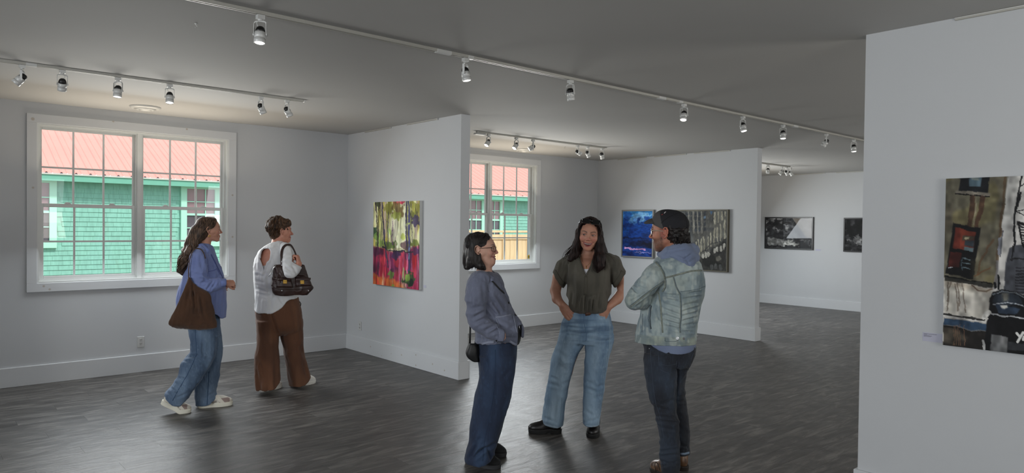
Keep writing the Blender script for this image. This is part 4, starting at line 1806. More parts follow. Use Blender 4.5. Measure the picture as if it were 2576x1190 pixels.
for (pts, wd, c) in (([(120, 90), (128, 260), (145, 560), (146, 760), (142, 940)], .022, (66, 54, 60)), ([(150, 100), (152, 400), (148, 600)], .014, (96, 90, 84)), ([(200, 88), (206, 300), (222, 520), (246, 700), (266, 870)], .028, (62, 56, 80)), ([(160, 130), (185, 330), (205, 600)], .010, (84, 76, 80)), ([(272, 200), (270, 400), (268, 600)], .016, (92, 86, 104)), ([(318, 330), (316, 480), (322, 590)], .016, (96, 60, 104)), ([(300, 230), (250, 330), (235, 300)], .008, (100, 90, 96)), ([(486, 82), (484, 300), (488, 610)], .030, (64, 58, 86)), ([(512, 82), (518, 300), (520, 620), (516, 940)], .034, (70, 70, 120)), ([(522, 640), (514, 760)], .014, (130, 160, 190)), ([(545, 90), (548, 300), (560, 560)], .010, (110, 100, 96)), ([(590, 100), (610, 240)], .010, (96, 86, 60)), ([(480, 355), (520, 345), (560, 310)], .014, (176, 190, 110)), ([(200, 620), (260, 655), (330, 672), (400, 680), (470, 672), (560, 690)], .020, (50, 44, 58)), ([(260, 650), (330, 664), (400, 650), (450, 664), (500, 672)], .008, (196, 190, 150)), ([(330, 640), (380, 655), (440, 640)], .007, (170, 160, 130))):
    P.line([fx(*q) for q in pts], wd, c, .92, rough=.012)
for q, rx, ry, c, sd in (((290, 950), .07, .05, (104, 130, 60), 70), ((520, 1030), .12, .09, (52, 84, 46), 71), ((500, 1000), .05, .05, (130, 160, 70), 72), ((455, 940), .03, .08, (196, 206, 140), 73), ((545, 1060), .05, .04, (26, 40, 34), 74), ((330, 1085), .05, .02, (150, 170, 70), 75)):
    P.blob(fx(*q), rx, ry, c, .9, .5, sd)
P.brush(.012, .40, (34, 7), 3)
P.C = P.C*.92+P.C.mean(2, keepdims=True)*.08
hang('forest_painting', P, 'bright abstract forest painting with pink and red ground on the near partition', P1, .040, group=None)

# ---- blue seascape
P = Paint(P2-.05, 7.755, 7.085, 1.125, 1.922, 130, 155)
bx = lambda x, y: (1550+x/6.265, 510+y/6.263)
P.fill((16, 58, 134))
v = P.v
P.C = P.C*(1-sstep(.38, .0, v)[..., None])+np.array((58, 138, 206))*sstep(.38, .0, v)[..., None]
P.noise((120, 176, 224), (7, 8), .5, .68, .85, 5, sstep(.36, .18, v), .12)
P.blob(bx(400, 190), .26, .09, (128, 182, 228), .8, .5, 8).blob(bx(330, 260), .14, .07, (96, 150, 214), .8, .5, 9)
P.noise((16, 58, 136), (8, 9), .55, .62, .9, 11, sstep(.10, .16, v)*sstep(.5, .3, v), .1)
P.blob(bx(160, 180), .12, .09, (34, 90, 178), .8, .4, 12).blob(bx(380, 420), .26, .16, (16, 62, 142), .9, .4, 13).blob(bx(180, 400), .2, .14, (14, 50, 122), .9, .4, 14)
P.noise((20, 84, 168), (9, 9), .5, .7, .6, 25, sstep(.3, .36, v)*sstep(.55, .5, v), .2)
P.poly([(0, .575), (.3, .60), (.6, .57), (1, .60), (1, .80), (0, .79)], (12, 26, 66), .85, .02, False)
P.noise((8, 16, 40), (3, 14), .45, .65, .9, 15, sstep(.55, .64, v)*sstep(.83, .78, v), .1)
P.noise((22, 62, 136), (3, 16), .6, .75, .7, 16, sstep(.5, .6, v)*sstep(.83, .78, v))
P.poly([(0, .79), (1, .81), (1, 1), (0, 1)], (26, 62, 138), 1, .01, False)
P.line([bx(110, 722), bx(160, 716), bx(200, 736), bx(300, 746), bx(380, 742), bx(450, 748)], .034, (214, 158, 206), .95, rough=.02)
P.line([bx(380, 758), bx(430, 760)], .016, (206, 150, 200), .9, rough=.01)
P.line([bx(280, 795), bx(330, 800), bx(420, 802), bx(555, 800)], .020, (158, 150, 206), .85, rough=.02)
P.noise((18, 34, 92), (3, 18), .5, .7, .9, 17, sstep(.88, .93, v))
P.brush(.018, .35, (9, 22), 5)
hang('blue_seascape', P, 'blue stormy seascape painting with a pink horizon in a thin grey frame', P2, .05, border=.022, framecol=mat('pewter_frame', (128, 128, 124), .5, metal=.2), canvas_in=.014)

# ---- grey city painting
P = Paint(P2-.05, 6.80, 5.718, .978, 1.914, 210, 180)
P.fill((82, 82, 79))
P.noise((104, 104, 98), (6, 4), .45, .7, .8, 3).noise((70, 72, 74), (9, 12), .55, .75, .7, 4)
dk = P.mask_poly([bx(950, 1090), bx(1300, 900), bx(1745, 560), bx(1745, 1090)], soft=.03)
P.C = P.C*(1-dk[..., None]*.85)+np.array((48, 48, 46))*dk[..., None]*.85
P.noise((30, 31, 30), (7, 9), .5, .7, .8, 6, dk)
P.poly([bx(900, 120), bx(1000, 120), bx(1200, 480), bx(1200, 700), bx(900, 700)], (84, 88, 90), .8, .02)
for x0, x1 in ((1085, 1150), (1165, 1190), (1235, 1265), (1290, 1325), (1380, 1415)):
    for yy in (135, 215, 300, 385):
        P.poly([bx(x0, yy), bx(x1, yy-12), bx(x1, yy+50), bx(x0, yy+64)], (48, 54, 62), .85, .006)
P.poly([bx(1376, 205), bx(1415, 195), bx(1415, 235), bx(1376, 245)], (104, 130, 156), .9, .005).poly([bx(1480, 120), bx(1530, 118), bx(1500, 180)], (60, 90, 124), .9, .005)
for x in (1130, 1212, 1275, 1345):
    P.line([bx(x, 125), bx(x+4, 300), bx(x+8, 470)], .022, (146, 144, 134), .7, rough=.01)
for pts in ([(1560, 135), (1552, 230), (1560, 320)], [(1612, 130), (1622, 210), (1615, 290)], [(1672, 130), (1680, 190), (1675, 250)], [(1725, 130), (1728, 200)], [(1640, 330), (1655, 420), (1660, 500), (1650, 590)], [(1720, 260), (1722, 400), (1718, 560)], [(1555, 400), (1545, 500), (1548, 640)], [(1595, 390), (1590, 500), (1612, 620)], [(1500, 480), (1490, 570), (1500, 690)], [(1450, 540), (1455, 620), (1452, 710)], [(1375, 540), (1392, 640), (1385, 760)], [(1290, 580), (1310, 690), (1305, 820)], [(1340, 570), (1342, 780)], [(1255, 620), (1260, 760)]):
    P.line([bx(*q) for q in pts], .026, (164, 160, 142), .85, rough=.012)
for q in ((1560, 760), (1600, 735), (1660, 720), (1710, 690), (1460, 810), (1415, 830), (1365, 850)):
    P.blob(bx(*q), .026, .045, (190, 188, 178), .85, .35, int(q[0]) % 50)
P.line([bx(1395, 750), bx(1440, 765), bx(1490, 790), bx(1520, 830)], .012, (24, 26, 28), .95)
P.line([bx(1330, 800), bx(1520, 640), bx(1745, 590)], .018, (56, 58, 60), .7, rough=.02)
for q in ((1510, 1030), (1570, 1020), (1650, 1030)):
    P.blob(bx(*q), .036, .05, (82, 84, 84), .85, .25, int(q[0]) % 40)
P.blob(bx(1620, 880), .05, .04, (110, 108, 100), .8, .3, 5)
P.brush(.008, .30, (30, 14), 7)
hang('city_painting', P, 'grey painting of city facades in a thin brown frame behind the man in the cap', P2, .055, border=.014, framecol=mat('bronze_frame', (92, 88, 74), .5, metal=.2), canvas_in=.008)

# ---- black and white photographs on the far wall
gx = lambda x, y: (1900+x/8.883, 530+y/8.883)
P = Paint(P3-.034, 7.93, 6.846, 1.199, 1.889, 150, 95)
P.fill((42, 42, 44))
P.noise((150, 150, 150), (6, 9), .5, .7, .85, 3, sstep(.75, .5, P.u)*sstep(.6, .4, P.v), .25).noise((88, 88, 90), (7, 12), .5, .75, .7, 5, 1, .2).noise((20, 20, 22), (8, 10), .6, .75, .8, 7, 1, .2)
P.poly([gx(240, 590), gx(420, 620), gx(650, 680), gx(820, 740), gx(980, 810), gx(240, 790)], (122, 122, 120), .95, .02)
P.poly([gx(560, 720), gx(800, 650), gx(850, 640), gx(800, 720), gx(980, 760), gx(960, 810), gx(600, 800)], (186, 186, 180), .8, .03)
P.blob(gx(650, 770), .05, .07, (240, 240, 236), .95, .4, 8).poly([gx(230, 790), gx(980, 812), gx(1250, 800), gx(1250, 860), gx(230, 830)], (26, 26, 28), .95, .02)
P.poly([gx(980, 690), gx(1240, 640), gx(1240, 700)], (110, 110, 108), .7, .02)
fb_ = mat('black_wood_frame', (12, 12, 13), .35)
P.brush(.030, .5, (10, 14), 8)
hang('storm_photograph', P, 'black framed black and white storm photograph with window reflections on the far wall', P3, .034, border=.026, framecol=fb_, glass=True, canvas_in=.010)
P = Paint(P3-.034, 6.22, 5.14, 1.189, 1.872, 150, 95)
P.fill((16, 16, 17))
P.noise((60, 60, 62), (7, 9), .6, .8, .8, 3, 1, .2).blob(gx(2250, 640), .12, .12, (120, 120, 120), .75, .75, 5).blob(gx(2300, 730), .12, .08, (150, 150, 150), .75, .75, 6).blob(gx(2080, 660), .09, .04, (110, 110, 110), .8, .7, 7).noise((90, 90, 92), (4, 26), .6, .8, .6, 9, sstep(.7, .8, P.v))
P.brush(.030, .5, (10, 14), 9)
hang('dark_photograph', P, 'very dark black framed cloud photograph cut off by the edge of the right wall', P3, .034, border=.026, framecol=fb_, glass=True, canvas_in=.010)

# ---- large street painting on the right wall
P = Paint(P4-.037, 1.322, .322, 1.007, 1.920, 370, 290)
kx = lambda x, y: (2300+x/2.38, 420+y/2.38)
KP = lambda pts, c, a=1, soft=.004: P.poly([kx(*q) for q in pts], c, a, soft)
KL = lambda pts, w_, c, a=1, rough=.006: P.line([kx(*q) for q in pts], w_, c, a, rough=rough)
P.fill((182, 180, 176))
P.noise((206, 204, 198), (5, 5), .5, .7, .7, 3).noise((150, 150, 148), (9, 4), .6, .8, .5, 4)
bm_ = P.mask_poly([kx(150, 40), kx(562, 40), kx(520, 360), (2300+470/2.38, 420+715/2.38), kx(150, 660)], soft=.004)
P.C = P.C*(1-bm_[..., None])+np.array((96, 92, 78))*bm_[..., None]
P.noise((122, 118, 98), (9, 9), .5, .7, .6, 5, bm_).noise((70, 64, 54), (14, 5), .55, .75, .6, 6, bm_).noise((112, 104, 66), (12, 8), .6, .8, .5, 7, bm_).noise((96, 66, 44), (22, 3), .68, .8, .6, 8, bm_*sstep(.2, .5, P.v))
KL([(545, 55), (520, 300), (480, 700)], .012, (76, 60, 44), .8)
KP([(275, 60), (452, 58), (440, 165), (262, 142)], (18, 20, 24)); KP([(330, 58), (402, 58), (394, 118), (332, 116)], (74, 92, 102)); KP([(340, 62), (385, 62), (385, 78), (345, 76)], (130, 132, 120), .6)
KP([(245, 138), (452, 160), (446, 182), (242, 160)], (112, 106, 96)); KL([(245, 160), (446, 182)], .008, (20, 18, 16))
KL([(352, 182), (342, 260), (326, 345)], .022, (62, 42, 32), .85); KL([(412, 186), (396, 250), (368, 350)], .026, (74, 50, 38), .85); KL([(368, 220), (348, 340)], .008, (140, 130, 110), .7)
KP([(234, 337), (398, 362), (352, 668), (182, 640)], (14, 14, 15)); KP([(246, 364), (366, 384), (352, 512), (224, 494)], (90, 38, 29)); P.noise((118, 54, 38), (24, 20), .55, .7, .7, 12, P.mask_poly([kx(246, 364), kx(366, 384), kx(352, 512), kx(224, 494)]))
KP([(284, 408), (362, 416), (356, 440), (282, 440)], (70, 60, 48)); KP([(300, 420), (330, 420), (325, 432), (298, 432)], (190, 182, 150), .8); KP([(304, 440), (360, 444), (354, 476), (300, 470)], (44, 52, 58)); KP([(300, 478), (356, 482), (350, 512), (296, 504)], (98, 118, 124)); KP([(212, 506), (282, 516), (264, 604), (196, 600)], (64, 26, 22))
for y_ in (545, 572, 600):
    KL([(286, y_), (334, y_+5)], .006, (96, 112, 118)); KL([(286, y_), (284, y_+20)], .005, (70, 84, 92))
KL([(220, 498), (352, 516)], .020, (10, 10, 11)); KL([(200, 604), (228, 600)], .005, (170, 176, 180))
KP([(182, 655), (468, 696), (464, 722), (182, 684)], (46, 46, 42)); KL([(184, 656), (468, 696)], .008, (10, 10, 10)); KP([(352, 560), (470, 600), (470, 690), (352, 668)], (108, 100, 74), .5, .03); KL([(372, 640), (400, 560), (440, 480), (470, 440)], .010, (96, 62, 40), .5); KL([(360, 650), (400, 620), (450, 600)], .008, (104, 66, 42), .6)
KP([(184, 682), (462, 728), (438, 912), (176, 874)], (190, 186, 176)); P.noise((150, 146, 140), (8, 9), .5, .7, .6, 14, P.mask_poly([kx(184, 682), kx(462, 728), kx(438, 912), kx(176, 874)])); KP([(184, 682), (462, 728), (455, 748), (184, 710)], (120, 104, 84), .5, .02)
for pts in ([(200, 690), (205, 780), (192, 860)], [(252, 690), (268, 800), (262, 862)], [(285, 700), (296, 800), (306, 870)], [(240, 700), (262, 840)], [(214, 690), (198, 800)]):
    KL(pts, .007, (110, 100, 90), .8)
KL([(340, 712), (380, 738), (430, 742), (460, 728)], .008, (84, 66, 52), .7)
KL([(176, 880), (300, 900), (438, 916)], .012, (40, 40, 38)); KP([(176, 903), (434, 940), (430, 986), (174, 946)], (46, 66, 88)); KP([(174, 948), (430, 988), (412, 1098), (172, 1070)], (34, 31, 29)); P.noise((96, 88, 76), (4, 30), .6, .75, .7, 16, P.mask_poly([kx(174, 950), kx(430, 988), kx(412, 1098), kx(172, 1070)])); KL([(176, 902), (434, 938)], .007, (150, 146, 138), .7)
for x_ in (230, 240, 250, 262, 272, 300):
    KL([(x_, 950), (x_, 1060)], .003, (150, 110, 84), .6, 0)
# car, fire escape and shaded building on the right
KP([(536, 720), (548, 560), (566, 490), (600, 468), (700, 462), (700, 760), (536, 760)], (66, 68, 74))
for y_ in range(600, 750, 18):
    KL([(606, y_), (700, y_+8)], .008, (34, 34, 38), .9)
KP([(474, 690), (488, 560), (500, 560), (500, 720), (470, 730)], (120, 120, 122), .8); KL([(476, 690), (482, 720)], .012, (16, 16, 18)); KL([(500, 650), (500, 730)], .010, (16, 16, 18)); KL([(510, 430), (506, 520)], .016, (120, 122, 130)); KL([(524, 380), (516, 540)], .008, (90, 92, 98))
KL([(640, 56), (622, 180), (604, 300), (596, 440), (580, 560)], .010, (24, 24, 26)); KL([(640, 150), (612, 262), (700, 240)], .009, (20, 20, 22)); KL([(612, 262), (700, 320)], .007, (20, 20, 22)); KL([(640, 110), (700, 80)], .007, (20, 20, 22))
KP([(618, 332), (720, 340), (720, 350), (618, 350)], (10, 10, 11))
for k in range(9):
    KL([(628+k*3, 356+k*16), (720, 366+k*16)], .007, (20, 20, 22))
KL([(626, 350), (650, 480)], .008, (16, 16, 18)); KL([(574, 556), (660, 548)], .008, (30, 30, 32))
KP([(452, 780), (470, 745), (520, 732), (590, 738), (640, 760), (900, 860), (900, 1200), (410, 1096), (440, 880)], (13, 13, 15))
KP([(466, 800), (480, 760), (560, 744), (620, 762), (650, 820), (560, 834), (474, 826)], (34, 40, 48)); KP([(520, 752), (560, 750), (560, 800), (528, 806)], (110, 108, 98), .8, .01); KP([(480, 820), (640, 850), (600, 884), (500, 872)], (42, 54, 70)); KP([(510, 828), (552, 828), (556, 842), (534, 850), (520, 842)], (196, 194, 186))
KL([(450, 872), (520, 890), (660, 908), (800, 930)], .009, (170, 172, 174)); KL([(470, 820), (560, 812), (650, 834)], .006, (140, 146, 152)); KL([(470, 760), (520, 742), (600, 746), (660, 782)], .006, (96, 102, 108))
KL([(412, 900), (436, 878), (450, 870)], .022, (206, 204, 198)); KL([(420, 890), (440, 900), (430, 920)], .010, (180, 178, 172))
KP([(462, 1002), (560, 1014), (556, 1118), (452, 1104)], (96, 97, 98)); P.noise((130, 130, 130), (12, 12), .5, .7, .7, 19, P.mask_poly([kx(462, 1002), kx(560, 1014), kx(556, 1118), kx(452, 1104)])); KP([(560, 1040), (700, 1060), (700, 1110), (560, 1090)], (52, 54, 58)); KL([(412, 1040), (420, 1092)], .012, (170, 170, 168))
P.brush(.005, .42, (22, 16), 11)
# the painted letters
KL([(614, 996), (622, 1006), (634, 1018)], .013, (226, 226, 222), 1, 0); KL([(652, 990), (638, 1014), (618, 1048)], .012, (226, 226, 222), 1, 0)
KL([(657, 1016), (652, 1036)], .012, (226, 226, 222), 1, 0); KL([(663, 1000), (664, 1003)], .012, (226, 226, 222), 1, 0)
hang('street_painting', P, 'large dark street painting with leaning windows and a black car on the right wall', P4, .037)

# ---- label cards beside the pictures
M_card = mat('paper_card', (186, 186, 202), .7)
M_ink = mat('grey_ink', (84, 84, 92), .8)


def card(x, ya, yb, z0, z1, label, lines=0):
    r = empty('label_card', (x, (ya+yb)/2, (z0+z1)/2))
    tag(r, label, 'label', 'small paper labels beside the pictures')
    h, v = abs(ya-yb)/2, (z1-z0)/2
    MB().box(-.002, 0, -h, h, -v, v).build('paper', M_card, r)
    if lines:
        b = MB()
        for i, w_ in enumerate((.066, .018, .042, .036)[:lines]):
            b.box(-.0026, -.002, h-.006-w_, h-.006, v-.008-i*.0048, v-.0062-i*.0048)
        b.build('printed_text', M_ink, r)


card(P4, 1.434, 1.334, 1.012, 1.061, 'printed paper label left of the street painting on the right wall', 4)
card(P1, 6.575, 6.525, .925, .955, 'small paper label right of the forest painting')
card(P2, 7.03, 6.94, 1.150, 1.205, 'small paper label between the seascape and the grey city painting')
card(P3, 6.80, 6.69, 1.185, 1.225, 'small paper label right of the storm photograph')
# ================================================================== PEOPLE
M_skin = vmat('skin', .5, bump=.05, bscale=900, spec=.35, sss=.06)
M_eye = vmat('eye_surface', .12, spec=.6)
M_denim = vmat('denim_cloth', .85, bump=.18, bscale=520, sheen=.1)
M_cloth = vmat('cotton_cloth', .85, bump=.10, bscale=600, sheen=.15)
M_leather = mat('black_leather', (17, 16, 16), .32, bump=.1, bscale=60)
M_sole = mat('black_rubber', (20, 20, 21), .7)
M_gold = mat('gold_metal', (214, 172, 88), .3, metal=1)
M_silver = mat('silver_metal', (200, 200, 200), .3, metal=1)


def hair_mat(name, dark, light, rough=.55):
    m, nt, p = new_mat(name)
    tc = nt.nodes.new('ShaderNodeTexCoord')
    mp = nt.nodes.new('ShaderNodeMapping')
    mp.inputs['Scale'].default_value = (90, 90, 9)
    n = nd(nt, 'ShaderNodeTexNoise')
    n.inputs['Scale'].default_value = 1.0
    n.inputs['Detail'].default_value = 4
    nt.links.new(tc.outputs['Object'], mp.inputs[0])
    nt.links.new(mp.outputs[0], n.inputs['Vector'])
    r = nt.nodes.new('ShaderNodeValToRGB')
    r.color_ramp.elements[0].position = .35
    r.color_ramp.elements[1].position = .72
    r.color_ramp.elements[0].color = (*srgb(*dark), 1)
    r.color_ramp.elements[1].color = (*srgb(*light), 1)
    nt.links.new(n.outputs['Fac'], r.inputs[0])
    nt.links.new(r.outputs[0], p.inputs['Base Color'])
    b = nt.nodes.new('ShaderNodeBump')
    b.inputs['Strength'].default_value = .6
    b.inputs['Distance'].default_value = .003
    nt.links.new(n.outputs['Fac'], b.inputs['Height'])
    nt.links.new(b.outputs[0], p.inputs['Normal'])
    p.inputs['Roughness'].default_value = rough
    p.inputs['Specular IOR Level'].default_value = .3
    return m


def finish(per, name, Sc, m, color, smooth=1, fold=None, crease=(), paint=None, parent=None, rep=None):
    """surface of a garment with folds, creases and pigment"""
    V, F = Sc.surface(smooth)
    if len(V) == 0:
        return None
    N = vnormals(V, F)
    for f in (fold or []):
        V = fold_disp(V, N, **f)
    if crease:
        N = vnormals(V, F)
        V = creases(per, V, N, crease)
    C = np.tile(lin(color), (len(V), 1))
    if paint:
        C = paint(V, C, N)
    return per.add(name, V, F, m, C, parent)


def denim_paint(per, light, dark, seed=1, fades=(), amt=.5, sc=(14, 14, 5), white=.0):
    """uneven indigo: blotches and streaks, with worn fades around given pixels"""
    def f(V, C, N):
        n1 = vnoise(V*np.array(sc), seed)
        n2 = vnoise(V*np.array([60, 60, 14]), seed+2)
        n3 = vnoise(V*np.array([150, 150, 60]), seed+4)
        C = mixc(C, dark, amt*sstep(.35, .75, n1)+.25*sstep(.5, .9, n2))
        C = mixc(C, light, .35*sstep(.55, .2, n1)+.25*sstep(.6, .95, n3))
        if fades:
            px = per.to_px(V)
            for (x, y, rx, ry, w) in fades:
                C = mixc(C, light, w*np.exp(-((px[:, 0]-x)/rx)**2-((px[:, 1]-y)/ry)**2)*(.6+.8*n3))
        return C
    return f


def shoe(per, name, heel, toe, col, solecol, w=.088, h=.10, shaft=.0, shaft_r=.05, pitch=0, z0=0, sole_h=.026, paint=None, mat_up=None, toe_w=1.0, lift_heel=0, wave=0, heel_block=False):
    """shoe from heel to toe points on the floor; returns the object"""
    heel = np.asarray(heel, float)
    toe = np.asarray(toe, float)
    f = toe-heel
    L = np.linalg.norm(f[:2])
    f = np.array([f[0], f[1], 0])/L
    b = np.array([-f[1], f[0], 0])
    g = lambda lo, hi: np.arange(lo, hi, .0036)
    S1 = Sculpt(g(-.03, L+.03), g(-.08, .08), g(-.004, max(h, shaft)+.05))
    zs = sole_h
    rw = w/2
    S1.ell((L-.072, 0, zs+.012), (.070, rw*.98*toe_w, .040*(h/.1)), .02)
    S1.ell((L*.55, 0, zs+.018), (.085, rw*.82, .045), .02)
    S1.ell((.052, 0, zs+.030), (.052, rw*.74, .055), .02)
    S1.cap((L-.085, 0, zs+.018), (L*.40, 0, h*.82), .030, .033, .03)
    S1.cap((L*.42, 0, h*.70), (.055, 0, h*.92), .034, .034, .03)
    if shaft:
        S1.cap((.075, 0, h*.8), (.075, 0, shaft), shaft_r*.95, shaft_r, .02)
    else:
        S1.cap((.068, 0, h*.8), (.072, 0, h+.03), .036, .034, .02)
    S1.cut(lambda x, y, z: z-zs*.6+0*x+0*y, .004)
    S2 = Sculpt(g(-.03, L+.03), g(-.08, .08), np.arange(-.004, sole_h+.02, .003))
    S2.loft([(0, L-.085, .080, 0, rw*1.02*toe_w), (sole_h+.004, L-.084, .084, 0, rw*1.05*toe_w)], .01, 2.4)
    S2.loft([(0, .05, .048, 0, rw*.80), (sole_h+.004, .05, .054, 0, rw*.84)], .02, 2.4)
    S2.loft([(0 if not heel_block else .012, L*.45, L*.30, 0, rw*.66), (sole_h+.004, L*.45, L*.30, 0, rw*.72)], .03, 2.4)
    if heel_block:
        S2.ell((L*.40, 0, -.001), (.022, .08, .012), .004, sub=True)
    cp, sp = math.cos(pitch), math.sin(pitch)
    px_ = L-.075        # rocks about the ball of the foot

    def tf(V):
        x, y, z = V[:, 0]-px_, V[:, 1], V[:, 2]
        if lift_heel:
            t = np.clip(-x/(px_), 0, 1)
            # bends at the ball: only the part behind it lifts
            a = lift_heel*sstep(-.01, .06, -x)
            x2 = x*np.cos(a)+z*np.sin(a)
            z2 = -x*np.sin(a)+z*np.cos(a)
            x, z = x2, z2
        x = x+px_
        return heel[None]+x[:, None]*f+y[:, None]*b+(z+z0)[:, None]*np.array([0, 0, 1.])
    V, F = S1.surface(1)
    V0 = V.copy()
    C = np.tile(lin(col), (len(V), 1))
    if paint:
        C = paint(V0, C, L)
    V = tf(V)
    o = per.add(name, V, F, mat_up or vmat_shoe, C)
    V, F = S2.surface(1)
    V0 = V.copy()
    C = np.tile(lin(solecol), (len(V), 1))
    V = tf(V)
    so = np_mesh('sole', V, F, vmat_sole, C)
    put('sole', so, o)
    return o


vmat_shoe = vmat('shoe_upper', .35, bump=.08, bscale=200)
vmat_shoe_m = vmat('shoe_fabric', .8, bump=.2, bscale=500)
vmat_sole = vmat('shoe_sole', .6)


def glasses(per, c, Rm, s, m, rx=.024, rz=.018, r=.0013, y=.104, z=-.002, top=0, temple_m=None, tr=.0016):
    """eyeglasses in head coordinates: two rims with lenses, bridge and temples"""
    c = np.asarray(c)
    T_ = lambda a, b, d: tuple(c+Rm@(np.array([a, b, d])*s))
    g = empty('eyeglasses', (0, 0, 0), 0, per.root)
    ml = bpy.data.materials.get('spectacle_lens') or glass_mat('spectacle_lens', (.93, .95, .95), .35)
    for sx in (-1, 1):
        pts, ring = [], []
        for k in range(25):
            a = 2*math.pi*k/24
            n_ = 1.0/(abs(math.cos(a))**3+abs(math.sin(a))**3)**(1/3)
            X, Z = rx*n_*math.cos(a), rz*n_*math.sin(a)
            ring.append(T_(sx*(.0325+X), y-.35*abs(.0325+X)**2/.05-.004, z+Z))
        MB().tube(ring, r, 6).build('rim', m, g, True)
        n = len(ring)-1
        MB().add(ring[:n]+[T_(sx*.0325, y-.011, z)], [(i, (i+1) % n, n) for i in range(n)]).build('lens', ml, g)
        MB().tube([T_(sx*(.0325+rx), y-.022, z+rz*.5), T_(sx*.071, y-.045, z+rz*.5), T_(sx*.080, .02, z+rz*.4), T_(sx*.080, -.012, z+rz*.2)], [tr*1.3, tr*1.2, tr, tr], 6).build('temple', temple_m or m, g, True)
    MB().tube([T_(-.009, y-.005, z+.004), T_(0, y-.001, z+.007), T_(.009, y-.005, z+.004)], r, 6).build('bridge', m, g, True)
    return g


def wrist_loft(x):
    return x
